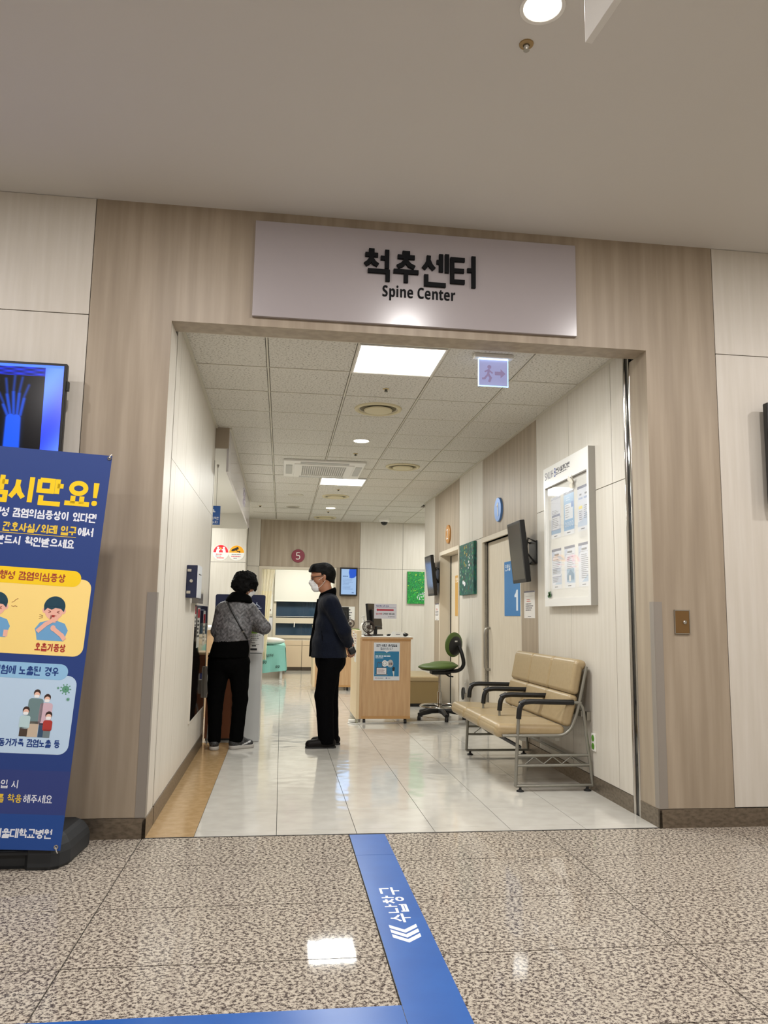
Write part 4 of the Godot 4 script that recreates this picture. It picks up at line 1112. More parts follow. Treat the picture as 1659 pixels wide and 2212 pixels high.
func build_right_wall_things() -> void:
	var rng := RandomNumberGenerator.new()
	rng.seed = 5
	var T := -PI / 2          # faces -x; local x runs towards the viewer
	number_disc("room_number_disc", "round metallic blue number one on the taupe boards above the first door", Vector3(XR - 0.0, 2.282, -3.285), T, Color("5b86c4"), "1", 0.125, 0.35)
	number_disc("room_number_disc", "round orange number two on the taupe boards above the far door", Vector3(XR - 0.0, 2.28, -5.721), T, Color("c08a4c"), "2", 0.125, 0.2)
	number_disc("room_number_disc", "round crimson number five on the back wall above the doorway", Vector3(-0.046, 2.266, -10.05), 0.0, Color("7c0c2a"), "5", 0.122)

	# blue door sign of room 1, orange one of room 2 (print on the leaves)
	var s1 := thing("door_sign", "blue door panel sign with a tall white number one", "door sign", Vector3(XR + 0.049, 1.2, -3.28), "door signs", Vector3(0, T, 0))
	var pl := PackedVector2Array([Vector2(0, 0), Vector2(0.55, 0), Vector2(0.55, 0.45)])
	for k in 7:
		var a := PI / 2 * k / 6.0
		pl.append(Vector2(0.43 + 0.12 * cos(a), 0.45 + 0.09 * sin(a)))
	pl.append(Vector2(0, 0.54))
	part("panel", MB.new().prism(pl, 0.0, 0.003), paint(Color("2277b8"), 0.4), s1)
	var m := MB.new()
	m.col = hx("dbe6f2")
	m.text("진료실", 0.035, 0.45, 0.06, 0.008, 0.0034, 0.0, 0, 1.0)
	part("lettering", m, M.print, s1)
	m = MB.new()
	m.col = hx("dbe6f2")
	m.flat(PackedVector2Array([Vector2(0.4, 0.05), Vector2(0.455, 0.05), Vector2(0.455, 0.25), Vector2(0.41, 0.25), Vector2(0.38, 0.215), Vector2(0.345, 0.2), Vector2(0.345, 0.18), Vector2(0.4, 0.18)]), 0.0034)
	part("number", m, M.print, s1)
	var s2 := thing("door_sign", "narrow orange door panel sign on the recessed far door", "door sign", Vector3(XR + 0.149, 1.2, -5.99), "door signs", Vector3(0, T, 0))
	part("panel", B(Vector3(0, 0, 0), Vector3(0.55, 0.54, 0.003)), paint(Color("c69a52"), 0.45), s2)
	var m2 := MB.new()
	m2.col = hx("f2ead8")
	m2.text("진료실", 0.035, 0.45, 0.06, 0.008, 0.0034, 0.0, 0, 1.0)
	part("lettering", m2, M.print, s2)
	m2 = MB.new()
	m2.col = hx("f2ead8")
	m2.latin("2", 0.42, 0.05, 0.2, 0.0034, 0.5, 0, false)
	part("number", m2, M.print, s2)

	# notice board with six printed notices
	var zb := -1.775
	var bw := 0.955
	var b := thing("notice_board", "white framed notice board holding six printed notices on the right wall", "notice board", Vector3(XR, 1.275, zb), "", Vector3(0, T, 0))
	part("back", B(Vector3(0, 0, 0.0), Vector3(bw, 1.135, 0.03)), M.white, b)
	part("frame", MB.new().span(Vector3(0, 0.06, 0.03), Vector3(0.035, 0.97, 0.0515)).span(Vector3(bw - 0.035, 0.06, 0.03), Vector3(bw, 0.97, 0.0515)).span(Vector3(0, 0, 0.03), Vector3(bw, 0.06, 0.052)).span(Vector3(0, 0.97, 0.03), Vector3(bw, 1.135, 0.052)), paint(Color("e4e3df"), 0.3), b)
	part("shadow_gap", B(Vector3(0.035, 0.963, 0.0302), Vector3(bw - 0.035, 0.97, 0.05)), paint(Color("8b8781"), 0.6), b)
	part("side_edge", B(Vector3(bw, 0, 0.0), Vector3(bw + 0.002, 1.135, 0.05)), paint(Color("a8a59d"), 0.5), b)
	var lg := MB.new()
	lg.col = hx("232c58")
	lg.latin("SNUH", 0.04, 1.035, 0.058, 0.0524, 0.0, 0, false, false, 0.95)
	lg.col = hx("2a4a9c")
	lg.ring(0.275, 1.082, 0.014, 0.014, 0.009, 0.0524); lg.ring(0.275, 1.05, 0.017, 0.017, 0.009, 0.0524)
	lg.col = hx("2b2d3c")
	lg.text("분당서울대학교병원", 0.305, 1.053, 0.04, 0.0055, 0.0524, 0.0, 0, 0.82)
	lg.lines(0.305, 0.6, 1.045, 1, 0.01, 0.006, 0.0524, rng)
	part("lettering", lg, M.print, b)
	# window pane of the board
	var pane := paint(Color(1, 1, 1, 0.06), 0.03)
	pane.transparency = BaseMaterial3D.TRANSPARENCY_ALPHA
	var cols := [0.12, 0.405, 0.69]
	var kinds := [["portrait notice with a rounded text box, top left in the white notice board", "sky blue notice with four white circles, top middle in the white notice board", "pale notice with a yellow note, top right in the white notice board"], ["text notice with two boxed tables, bottom left in the white notice board", "text notice with a blue house picture, bottom middle in the white notice board", "long text notice with a blue corner, bottom right in the white notice board"]]
	for r in 2:
		for c in 3:
			var w := 0.215
			var h := 0.335 if r == 0 else 0.32
			var y: float = [0.54, 0.135][r]
			var n := thing("notice", kinds[r][c], "notice", Vector3(XR - 0.0305, 1.275 + y, zb + cols[c]), "notices in the white board", Vector3(0, T, 0))
			var p := MB.new()
			p.rect(0, 0, w, h, 0.0003)
			part("sheet", MB.new().span(Vector3(0, 0, 0), Vector3(w, h, 0.0008)), paint(Color("dfe3ee"), 0.4), n)
			var L := 0.0011
			p = MB.new()
			p.col = hx("3a4470"); p.rect(0, h - 0.02, w, h, L)
			p.col = hx("eef0f4"); p.rect(0, 0, w, 0.035, L)
			p.col = hx("26305a"); p.rect(w * 0.3, 0.014, w * 0.62, 0.02, L + 0.0002)
			var ink := hx("5b6070")
			if r == 0 and c == 0:
				p.col = hx("8fb4d8"); p.rect(0, 0.035, w, 0.07, L)
				p.col = ink; p.lines(0.02, w - 0.02, h - 0.11, 4, 0.012, 0.004, L, rng)
				p.col = hx("6f7aa0"); p.rrect(0.016, 0.065, w - 0.016, 0.19, 0.012, L + 0.0002)
				p.col = hx("e9ebf2"); p.rrect(0.02, 0.069, w - 0.02, 0.172, 0.01, L + 0.0004)
				p.col = ink; p.lines(0.035, w - 0.035, 0.16, 6, 0.014, 0.005, L + 0.0006, rng)
			elif r == 0 and c == 1:
				p.col = hx("7fb2dc"); p.rect(0, 0.035, w, h - 0.02, L)
				p.col = hx("e6ebf2"); p.rect(0.022, 0.12, w - 0.025, 0.24, L + 0.0002)
				p.col = hx("4a7fc4"); p.rect(w - 0.06, 0.205, w - 0.012, 0.25, L + 0.0003)
				p.col = ink; p.lines(0.035, w - 0.08, 0.23, 6, 0.018, 0.005, L + 0.0004, rng)
				p.col = hx("eef3f8")
				for k in 4: p.ring(0.04 + k * 0.045, 0.082, 0.014, 0.017, 0.005, L + 0.0002)
				p.col = hx("dfeaf5"); p.lines(0.05, w - 0.05, h - 0.045, 2, 0.018, 0.006, L + 0.0002, rng)
			elif r == 0:
				p.col = hx("c7d6ea"); p.flat(PackedVector2Array([Vector2(0, 0.035), Vector2(w, 0.035), Vector2(w, 0.11), Vector2(w * 0.75, 0.14), Vector2(w * 0.4, 0.08), Vector2(0, 0.07)]), L)
				p.col = hx("f0dd6a"); p.rect(0.02, 0.165, 0.09, 0.187, L + 0.0002)
				p.col = hx("8fa3cc"); p.rect(0.02, 0.235, 0.1, 0.25, L + 0.0002); p.rect(0.12, 0.235, 0.2, 0.25, L + 0.0002)
				p.col = ink
				p.rect(0.04, 0.265, 0.08, 0.278, L + 0.0002); p.rect(0.14, 0.265, 0.18, 0.278, L + 0.0002)
				p.lines(0.03, 0.1, 0.15, 5, 0.015, 0.005, L + 0.0002, rng); p.lines(0.12, 0.2, 0.185, 7, 0.015, 0.005, L + 0.0002, rng)
			else:
				p.col = hx("b9d0ea"); p.flat(PackedVector2Array([Vector2(w * 0.3, 0.035), Vector2(w, 0.035), Vector2(w, 0.12), Vector2(w * 0.7, 0.075)]), L)
				p.col = hx("c3cfe8"); p.flat(PackedVector2Array([Vector2(0, h - 0.02), Vector2(0.07, h - 0.02), Vector2(0.035, h - 0.07), Vector2(0, h - 0.1)]), L)
				p.col = ink
				p.rect(0.06, h - 0.055, 0.16, h - 0.04, L + 0.0002)
				p.rect(0.015, h - 0.066, w - 0.015, h - 0.064, L + 0.0002)
				p.lines(0.055 if c else 0.02, w - 0.02, h - 0.085, [8, 7, 13][c], 0.014, 0.005, L + 0.0002, rng)
				if c == 0:
					for yy in [0.05, 0.115]:
						p.col = hx("4a5488"); p.rect(0.015, yy + 0.045, w - 0.015, yy + 0.05, L + 0.0003)
						p.col = hx("c9d2e6"); p.rect(0.015, yy, w - 0.015, yy + 0.045, L + 0.0002)
						p.col = ink; p.lines(0.03, w - 0.05, yy + 0.038, 3, 0.013, 0.005, L + 0.0004, rng)
				if c == 1:
					p.col = hx("8ab4d6"); p.rect(0.045, 0.045, w - 0.02, 0.145, L + 0.0003)
					p.col = hx("3f7fa8"); p.flat(PackedVector2Array([Vector2(0.05, 0.06), Vector2(0.195, 0.06), Vector2(0.195, 0.1), Vector2(0.125, 0.14), Vector2(0.05, 0.095)]), L + 0.0004)
					p.col = hx("e4e6e6"); p.rect(0.09, 0.05, 0.13, 0.095, L + 0.0005)
			part("print", p, M.print_gloss, n)
	part("pane", B(Vector3(0.035, 0.06, 0.036), Vector3(bw - 0.035, 0.963, 0.039)), pane, b)
	# ornaments on the pane
	var bf := thing("butterfly_ornament", "small white butterfly ornament on the notice board pane", "ornament", Vector3(XR - 0.04, 2.19, -1.13), "", Vector3(0, T, 0))
	for s in [-1.0, 1.0]:
		var wing := MB.new()
		wing.xf = Transform3D(Basis(Vector3.UP, -s * 0.7), Vector3.ZERO)
		wing.prism(PackedVector2Array([Vector2(0, -0.02), Vector2(s * 0.03, -0.045), Vector2(s * 0.04, -0.01), Vector2(s * 0.02, 0.005), Vector2(s * 0.055, 0.03), Vector2(s * 0.045, 0.06), Vector2(0.0, 0.015)]), 0.0, 0.002)
		part("wing", wing, paint(Color("d9d4c6"), 0.5), bf)
	part("body", MB.new().ell(Vector3(0, 0, 0.004), Vector3(0.005, 0.03, 0.005), 10, 8), paint(Color("6a5238"), 0.6), bf)
	var lf := thing("leaf_ornament", "small green leaf sprig in the lower left corner of the notice board", "ornament", Vector3(XR - 0.04, 1.36, -1.69), "", Vector3(0, T, 0))
	for k in 5:
		var le := MB.new()
		le.xf = Transform3D(Basis(Vector3.BACK, -1.1 + k * 0.6), Vector3(0, -0.01 + 0.008 * (k % 2), 0.002))
		le.prism(PackedVector2Array([Vector2(0, 0), Vector2(0.012, 0.016), Vector2(0.008, 0.036), Vector2(0, 0.046), Vector2(-0.008, 0.036), Vector2(-0.012, 0.016)]), 0.0, 0.0015)
		part("leaf", le, paint(Color("2f5a2c"), 0.6), lf)

	# tilted wall screens
	for q in [[Vector3(1.733, 1.752, -2.2), 0.385, 0.535, "black tilted wall screen in front of the door of room one"], [Vector3(1.762, 1.757, -6.42), 0.46, 0.565, "black tilted wall screen beside the far door"]]:
		var t := thing("tilted_screen", q[3], "screen", q[0], "tilted corridor screens", Vector3(0, T, 0))
		var tilt := Basis(Vector3.RIGHT, 0.105)
		var cs := MB.new()
		cs.xf = Transform3D(tilt, Vector3.ZERO)
		cs.rbox(Vector3(0, 0, 0), Vector3(q[1], q[2], 0.045), 0.006, 1)
		cs.rbox(Vector3(0, -0.02, -0.03), Vector3(q[1] * 0.7, q[2] * 0.7, 0.03), 0.01, 1)
		part("casing", cs, M.black, t)
		var ds := MB.new()
		ds.xf = Transform3D(tilt, Vector3.ZERO)
		ds.span(Vector3(-q[1] / 2 + 0.025, -q[2] / 2 + 0.03, 0.0225), Vector3(q[1] / 2 - 0.025, q[2] / 2 - 0.025, 0.0232))
		part("display", ds, paint(Color("3a3a3a"), 0.16), t)
		part("wall_plate", B(Vector3(-0.1, -0.1, -(XR - q[0].x)), Vector3(0.1, 0.1, -(XR - q[0].x) + 0.012)), M.black, t)
		for x in [-0.08, 0.08]:
			part("bracket_arm", MB.new().tube([Vector3(x, 0.09, -(XR - q[0].x) + 0.01), Vector3(x, 0.12, -0.06), Vector3(x, 0.0, -0.04), Vector3(x, -0.1, -(XR - q[0].x) + 0.012)], 0.008, 8), M.black, t)
	# taped notices beside the doors
	for q in [[Vector3(XR, 1.18, -2.485), 0.3, 0.24, "white laminated notice with red print under the near tilted screen"], [Vector3(XR, 1.135, -6.63), 0.27, 0.235, "small white notice under the far tilted screen"]]:
		var n := thing("notice", q[3], "notice", q[0], "laminated wall notices", Vector3(0, T, 0))
		part("sheet", B(Vector3(0, 0, 0), Vector3(q[1], q[2], 0.002)), paint(Color("e2dfdc"), 0.2), n)
		var p := MB.new()
		var w: float = q[1]
		var h: float = q[2]
		p.col = hx("34305a"); p.rect(0, h - 0.012, w, h, 0.0024)
		p.col = hx("5c5a60"); p.rect(w * 0.15, h * 0.8, w * 0.9, h * 0.805, 0.0024)
		p.col = hx("c25a50"); p.lines(w * 0.25, w * 0.8, h * 0.7, 2, h * 0.06, h * 0.035, 0.0024, rng)
		p.col = hx("50505a"); p.lines(w * 0.15, w * 0.9, h * 0.54, 4, h * 0.075, h * 0.035, 0.0024, rng)
		p.rect(w * 0.35, h * 0.05, w * 0.65, h * 0.07, 0.0024)
		part("print", p, M.print_gloss, n)
	# paintings
	var a := thing("painting", "dark green abstract canvas with white and yellow dabs between the two doors", "painting", Vector3(XR, 1.445, -4.93), "", Vector3(0, T, 0))
	part("canvas", B(Vector3(0, 0, 0), Vector3(0.7, 0.605, 0.038)), triplanar(paint(Color(1, 1, 1), 0.6), noise(77, 0.02, 5, [[0.0, "1a2226"], [0.3, "123f3c"], [0.5, "0f5a55"], [0.7, "1f6a4c"], [0.85, "4a3a3a"], [1.0, "2f7a4a"]], 512), Vector3(2.0, 1.0, 2.0)), a)
	var p1 := MB.new()
	for k in 260:
		var x := rng.randf_range(0.01, 0.69)
		var y := rng.randf_range(0.01, 0.59)
		p1.col = hx(["2f8a5c", "1f6e70", "6a3a34", "123036", "3f9a50", "a8b8a8", "15504a"][rng.randi() % 7])
		p1.disc(x, y, rng.randf_range(0.004, 0.016), rng.randf_range(0.006, 0.02), 0.0385 + (k % 7) * 0.0001, 0, TAU, 7)
	p1.col = hx("d8b83a")
	for q in [[0.26, 0.56], [0.36, 0.565], [0.28, 0.5], [0.38, 0.47], [0.25, 0.38], [0.3, 0.35]]: p1.ring(q[0], q[1], 0.018, 0.014, 0.007, 0.0394, 0, 9)
	p1.col = hx("e6e6ea")
	for q in [[0.2, 0.15, 0.035], [0.27, 0.13, 0.04], [0.48, 0.38, 0.02], [0.5, 0.34, 0.024], [0.46, 0.31, 0.016], [0.52, 0.42, 0.014]]: p1.disc(q[0], q[1], q[2] * 1.1, q[2] * 0.7, 0.0396, 0, TAU, 10)
	part("paint_dabs", p1, M.print, a)
	var pb := thing("painting", "bright green meadow canvas with white flowers on the back wall", "painting", Vector3(2.012, 1.424, -10.05))
	part("canvas", B(Vector3(0, 0, 0), Vector3(0.62, 0.6, 0.035)), triplanar(paint(Color(1, 1, 1), 0.6), noise(78, 0.03, 5, [[0.0, "0d4a20"], [0.4, "147a34"], [0.7, "1f9a44"], [1.0, "58b83a"]], 512), Vector3(2.5, 2.5, 2.5)), pb)
	var p2 := MB.new()
	for k in 420:
		var x := rng.randf_range(0.01, 0.61)
		var y := rng.randf_range(0.01, 0.59)
		p2.col = hx(["1c8a3c", "0f6a34", "2faa4c", "0c5540", "8ab83a", "136a5a"][rng.randi() % 6] if y > 0.18 else ["3fc43a", "58d04a", "2fae34", "1c9a3c"][rng.randi() % 4])
		p2.disc(x, y, rng.randf_range(0.004, 0.012), rng.randf_range(0.005, 0.014), 0.0355 + (k % 6) * 0.0001, 0, TAU, 6)
	p2.col = hx("e4eef0")
	for k in 60:
		var an := rng.randf() * TAU
		var rr := sqrt(rng.randf())
		p2.disc(0.34 + cos(an) * rr * 0.16, 0.13 + sin(an) * rr * 0.08, 0.008, 0.008, 0.0364, 0, TAU, 6)
	part("paint_dabs", p2, M.print, pb)
	# socket
	var so := thing("wall_socket", "white double socket with green inserts behind the waiting seats", "socket", Vector3(XR, 0.27, -0.935), "", Vector3(0, T, 0))
	part("plate", MB.new().rbox(Vector3(0.0, 0.06, 0.005), Vector3(0.07, 0.12, 0.01), 0.003, 1), M.white, so)
	for y in [0.033, 0.087]:
		var d := MB.new()
		d.xf = Transform3D(Basis(Vector3.RIGHT, PI / 2), Vector3(0, y, 0.008))
		d.lathe(Vector3.ZERO, [Vector2(0.022, 0.0), Vector2(0.022, 0.004), Vector2(0.018, 0.004), Vector2(0.0, 0.0025)], 18)
		part("insert", d, paint(Color("4f8a1c"), 0.5), so)
	var sk := thing("wall_socket", "white socket with a coiled cable beside the recessed door", "socket", Vector3(XR, 0.3, -4.75), "", Vector3(0, T, 0))
	part("plate", MB.new().rbox(Vector3(0.0, 0.06, 0.005), Vector3(0.07, 0.12, 0.01), 0.003, 1), M.white, sk)
	var coil := []
	for k in 40: coil.append(Vector3(0.05 * cos(k * 0.5) - 0.01, -0.01 + 0.07 * sin(k * 0.5), 0.02 + 0.0006 * k))
	part("cable", MB.new().tube(coil, 0.004, 6), paint(Color("5a5a58"), 0.5), sk)

func build_waiting_seats() -> void:
	var o := thing("waiting_bench", "three-seat tan leather waiting bench with black armrests against the right wall", "bench", Vector3(0, 0, 0))
	var z0 := -0.963
	var z1 := -2.397
	var zs := [z0, -1.441, -1.919, z1]
	for k in 3:
		var zc: float = (zs[k] + zs[k + 1]) / 2.0
		var m := MB.new()
		m.xf = Transform3D(Basis(Vector3.BACK, -0.03), Vector3(1.425, 0.405, zc))
		m.rbox(Vector3(0, 0, 0), Vector3(0.5, 0.085, 0.474), 0.036, 4)
		m.rbox(Vector3(-0.19, -0.012, 0), Vector3(0.13, 0.085, 0.47), 0.04, 4)
		part("seat_cushion", m, M.leather, o)
		var b := MB.new()
		b.xf = Transform3D(Basis(Vector3.BACK, -0.27), Vector3(1.712, 0.54, zc))
		b.rbox(Vector3(0, 0, 0), Vector3(0.075, 0.225, 0.472), 0.03, 4)
		part("lower_back_cushion", b, M.leather, o)
		var u := MB.new()
		u.xf = Transform3D(Basis(Vector3.BACK, -0.2), Vector3(1.765, 0.765, zc))
		u.rbox(Vector3(0, 0, 0), Vector3(0.07, 0.235, 0.474), 0.028, 4)
		u.rbox(Vector3(0.012, 0.095, 0), Vector3(0.092, 0.07, 0.474), 0.033, 4)
		part("upper_back_cushion", u, M.leather, o)
	# end frames of grey tube
	for z in [z0, z1]:
		var f := MB.new()
		f.tube(arc([Vector3(1.866, 0.03, z), Vector3(1.80, 0.592, z), Vector3(1.74, 0.597, z), Vector3(1.39, 0.603, z), Vector3(1.345, 0.58, z), Vector3(1.335, 0.48, z), Vector3(1.312, 0.035, z)], 0.05), 0.0115, 10)
		f.tube([Vector3(1.312, 0.037, z), Vector3(1.866, 0.037, z)], 0.0105, 8)
		part("end_frame", f, M.grey_frame, o)
		part("rail", bar(Vector3(1.325, 0.238, z), Vector3(1.838, 0.238, z), 0.01, 8), M.grey_frame, o)
		part("rail", bar(Vector3(1.32, 0.172, z), Vector3(1.848, 0.172, z), 0.01, 8), M.grey_frame, o)
		var zg := []
		for k in 7: zg.append(Vector3(1.38 + k * 0.066, 0.181 if k % 2 == 0 else 0.23, z))
		part("zigzag_rod", MB.new().tube(arc(zg, 0.008, 3), 0.004, 6), M.grey_frame, o)
		part("seat_rail", MB.new().tube(arc([Vector3(1.22, 0.372, z), Vector3(1.69, 0.372, z), Vector3(1.755, 0.5, z), Vector3(1.835, 0.845, z)], 0.08, 8), 0.011, 10), M.grey_frame, o)
		for x in [1.345, 1.825]:
			part("foot", MB.new().lathe(Vector3(x, 0, z), [Vector2(0.026, 0.0), Vector2(0.026, 0.006), Vector2(0.01, 0.014), Vector2(0.008, 0.03)], 14), M.rubber, o)
	for x in [1.36, 1.6]:
		part("cross_beam", B(Vector3(x, 0.335, z1), Vector3(x + 0.03, 0.362, z0)), M.grey_frame, o)
	part("back_beam", B(Vector3(1.79, 0.5, z1), Vector3(1.81, 0.54, z0)), M.grey_frame, o)
	part("lower_beam", bar(Vector3(1.83, 0.172, z1), Vector3(1.83, 0.172, z0), 0.01, 8), M.grey_frame, o)
	for z in zs:
		var a := MB.new()
		a.tube(arc([Vector3(1.735, 0.597, z), Vector3(1.39, 0.604, z), Vector3(1.347, 0.585, z), Vector3(1.337, 0.485, z)], 0.05), 0.0185, 12)
		part("armrest", a, M.black, o)
		if z != z0 and z != z1:
			part("armrest_post", bar(Vector3(1.337, 0.5, z), Vector3(1.335, 0.35, z), 0.009, 8), M.grey_frame, o)
	part("wall_bracket", B(Vector3(1.84, 0.47, z0 - 0.06), Vector3(XR, 0.53, z0 - 0.02)), M.steel, o)

func build_stool() -> void:
	var green := paint(Color("4d6424"), 0.55)
	var o := thing("drafting_stool", "green swivel stool with round backrest beside the wooden desk", "stool", Vector3(1.555, 0, -4.74))
	var blk := paint(Color("121212"), 0.5)
	for k in 5:
		var a := TAU * k / 5 + 2.75
		var d := Vector3(cos(a), 0, sin(a))
		var l := MB.new().tube([Vector3(0, 0.1, 0), d * 0.12 + Vector3(0, 0.098, 0), d * 0.29 + Vector3(0, 0.062, 0)], [0.036, 0.032, 0.022], 10)
		part("leg", l, blk, o)
		part("glide", MB.new().lathe(d * 0.285, [Vector2(0.021, 0.0), Vector2(0.021, 0.03), Vector2(0.015, 0.055)], 12), blk, o)
	part("hub", MB.new().lathe(Vector3.ZERO, [Vector2(0.045, 0.07), Vector2(0.045, 0.115), Vector2(0.03, 0.125)], 18), blk, o)
	part("column", MB.new().lathe(Vector3.ZERO, [Vector2(0.025, 0.12), Vector2(0.025, 0.31), Vector2(0.015, 0.312), Vector2(0.015, 0.52)], 18), M.chrome, o)
	var ring := []
	for k in 32: ring.append(Vector3(cos(TAU * k / 32) * 0.23, 0.148, sin(TAU * k / 32) * 0.23))
	part("foot_ring", MB.new().tube(ring, 0.01, 8, true), M.chrome, o)
	for k in 3:
		var d := Vector3(cos(k * TAU / 3 + 0.4), 0, sin(k * TAU / 3 + 0.4))
		part("ring_spoke", bar(d * 0.02 + Vector3(0, 0.145, 0), d * 0.228 + Vector3(0, 0.148, 0), 0.006, 6), M.chrome, o)
	part("tilt_box", MB.new().rbox(Vector3(0.0, 0.535, 0), Vector3(0.22, 0.045, 0.16), 0.012, 2), blk, o)
	part("lever", MB.new().tube([Vector3(0.05, 0.525, 0.05), Vector3(0.08, 0.5, 0.14), Vector3(0.13, 0.495, 0.15)], 0.009, 8), blk, o)
	var s := MB.new()
	s.xf = Transform3D(Basis(Vector3.UP, 0.45) * Basis(Vector3.BACK, 0.05), Vector3(-0.02, 0.605, 0.0))
	s.ell(Vector3.ZERO, Vector3(0.245, 0.042, 0.225), 32, 14)
	s.ell(Vector3(0.05, 0.016, 0), Vector3(0.17, 0.04, 0.17), 28, 10)
	part("seat", s, green, o)
	var u := MB.new()
	u.xf = s.xf
	u.ell(Vector3(0, -0.022, 0), Vector3(0.22, 0.028, 0.2), 28, 8)
	part("seat_shell", u, blk, o)
	# round backrest: cushion towards the desk, black shell behind
	var q := Basis(Vector3.UP, -0.85)
	var b := MB.new()
	b.xf = Transform3D(q * Basis(Vector3.BACK, -0.06), Vector3(0.15, 0.86, 0.075))
	b.ell(Vector3.ZERO, Vector3(0.04, 0.145, 0.165), 28, 16)
	part("backrest", b, green, o)
	var c := MB.new()
	c.xf = b.xf
	c.ell(Vector3(0.017, -0.008, 0), Vector3(0.034, 0.115, 0.132), 26, 14)
	part("back_shell", c, blk, o)
	var lb := MB.new()
	lb.xf = b.xf
	lb.span(Vector3(0.046, 0.035, 0.0), Vector3(0.0505, 0.052, 0.045))
	part("maker_label", lb, M.white, o)
	part("back_arm", MB.new().tube(arc([Vector3(0.0, 0.55, 0.0), Vector3(0.2, 0.555, 0.1), Vector3(0.26, 0.62, 0.15), Vector3(0.235, 0.75, 0.15), Vector3(0.2, 0.85, 0.125)], 0.06), [0.022, 0.022, 0.022, 0.022, 0.022, 0.022, 0.022, 0.022, 0.022, 0.022, 0.022, 0.022, 0.022, 0.022, 0.022, 0.022, 0.022, 0.022, 0.022, 0.02], 10), blk, o)

func caster(parent: Node, at: Vector3) -> void:
	var c := MB.new()
	c.span(at + Vector3(-0.014, 0.03, -0.012), at + Vector3(0.014, 0.055, 0.012))
	c.tube([at + Vector3(-0.014, 0.024, 0), at + Vector3(0.014, 0.024, 0)], 0.024, 14)
	part("caster", c, M.black, parent)

func make_desk(label: String, at: Vector3, posters: bool) -> Node3D:
	var o := thing("reception_desk", label, "desk", at, "mobile reception desks")
	var w := 0.56
	var d := 0.62
	part("front_panel", B(Vector3(0, 0.055, -0.018), Vector3(w, 0.925, 0.0)), M.beech, o)
	part("side_panel", B(Vector3(w - 0.018, 0.055, -d), Vector3(w, 0.925, -0.018)), M.beech, o)
	part("screen_panel", B(Vector3(-0.045, 0.055, -d - 0.1), Vector3(0.0, 1.015, 0.01)), paint(Color("dcc7a2"), 0.45), o)
	part("panel_edge", B(Vector3(-0.012, 0.055, 0.0), Vector3(0.012, 0.935, 0.011)), M.beech, o)
	part("desktop", B(Vector3(0.0, 0.925, -d), Vector3(w + 0.02, 0.946, 0.008)), M.beech, o)
	part("top_laminate", B(Vector3(0.0, 0.946, -d), Vector3(w + 0.035, 0.952, 0.012)), M.white, o)
	part("top_rail", B(Vector3(0.012, 0.905, 0.0), Vector3(w, 0.925, 0.004)), paint(Color("a97c48"), 0.5), o)
	part("bottom_rail", B(Vector3(0.012, 0.055, 0.0), Vector3(w, 0.085, 0.003)), paint(Color("b98d58"), 0.5), o)
	for x in [0.05, w - 0.05]:
		for z in [-0.04, -d + 0.05]: caster(o, Vector3(x, 0, z))
	return o

func build_monitor(label: String, at: Vector3, turn: float) -> Node3D:
	var o := thing("monitor", label, "monitor", at, "desk monitors", Vector3(0, turn, 0))
	var b := MB.new()
	b.xf = Transform3D(Basis(Vector3.RIGHT, -0.12), Vector3(0, 0.22, 0))
	b.rbox(Vector3(0, 0.0, 0), Vector3(0.34, 0.3, 0.03), 0.006, 1)
	b.rbox(Vector3(0, -0.02, 0.025), Vector3(0.24, 0.2, 0.04), 0.012, 1)
	part("casing", b, M.black, o)
	part("neck", MB.new().tube([Vector3(0, 0.012, 0.02), Vector3(0, 0.16, 0.03)], 0.022, 10), M.black, o)
	part("foot", MB.new().rbox(Vector3(0, 0.008, 0.0), Vector3(0.2, 0.016, 0.16), 0.006, 1), M.black, o)
	return o

func build_fan(label: String, at: Vector3) -> void:
	var o := thing("desk_fan", label, "fan", at, "small desk fans")
	var brown := paint(Color("3a2a22"), 0.45)
	part("base", MB.new().lathe(Vector3.ZERO, [Vector2(0.045, 0.0), Vector2(0.045, 0.012), Vector2(0.015, 0.025), Vector2(0.012, 0.06)], 18), brown, o)
	var ring := []
	for k in 24: ring.append(Vector3(cos(TAU * k / 24) * 0.065, 0.105 + sin(TAU * k / 24) * 0.065, 0.0))
	part("cage_ring", MB.new().tube(ring, 0.006, 8, true), brown, o)
	var ring2 := []
	for q in ring: ring2.append(Vector3(q.x * 0.8, 0.105 + (q.y - 0.105) * 0.8, 0.025))
	part("cage_ring", MB.new().tube(ring2, 0.003, 6, true), brown, o)
	for k in 10:
		var a := TAU * k / 10
		part("cage_wire", MB.new().tube([Vector3(cos(a) * 0.015, 0.105 + sin(a) * 0.015, 0.03), Vector3(cos(a) * 0.05, 0.105 + sin(a) * 0.05, 0.026), Vector3(cos(a) * 0.065, 0.105 + sin(a) * 0.065, 0.0)], 0.0018, 5), brown, o)
	for k in 4:
		var bl := MB.new()
		bl.xf = Transform3D(Basis(Vector3.BACK, TAU * k / 4) * Basis(Vector3.UP, 0.5), Vector3(0, 0.105, 0))
		bl.rbox(Vector3(0.028, 0.0, 0), Vector3(0.045, 0.034, 0.003), 0.0015, 1)
		part("blade", bl, paint(Color("c9c4bb"), 0.3), o)
	var mt := MB.new()
	mt.xf = Transform3D(Basis(Vector3.RIGHT, PI / 2), Vector3(0, 0.105, 0))
	mt.lathe(Vector3.ZERO, [Vector2(0.0, -0.03), Vector2(0.022, -0.028), Vector2(0.024, 0.02), Vector2(0.018, 0.03), Vector2(0, 0.032)], 14)
	part("motor", mt, brown, o)

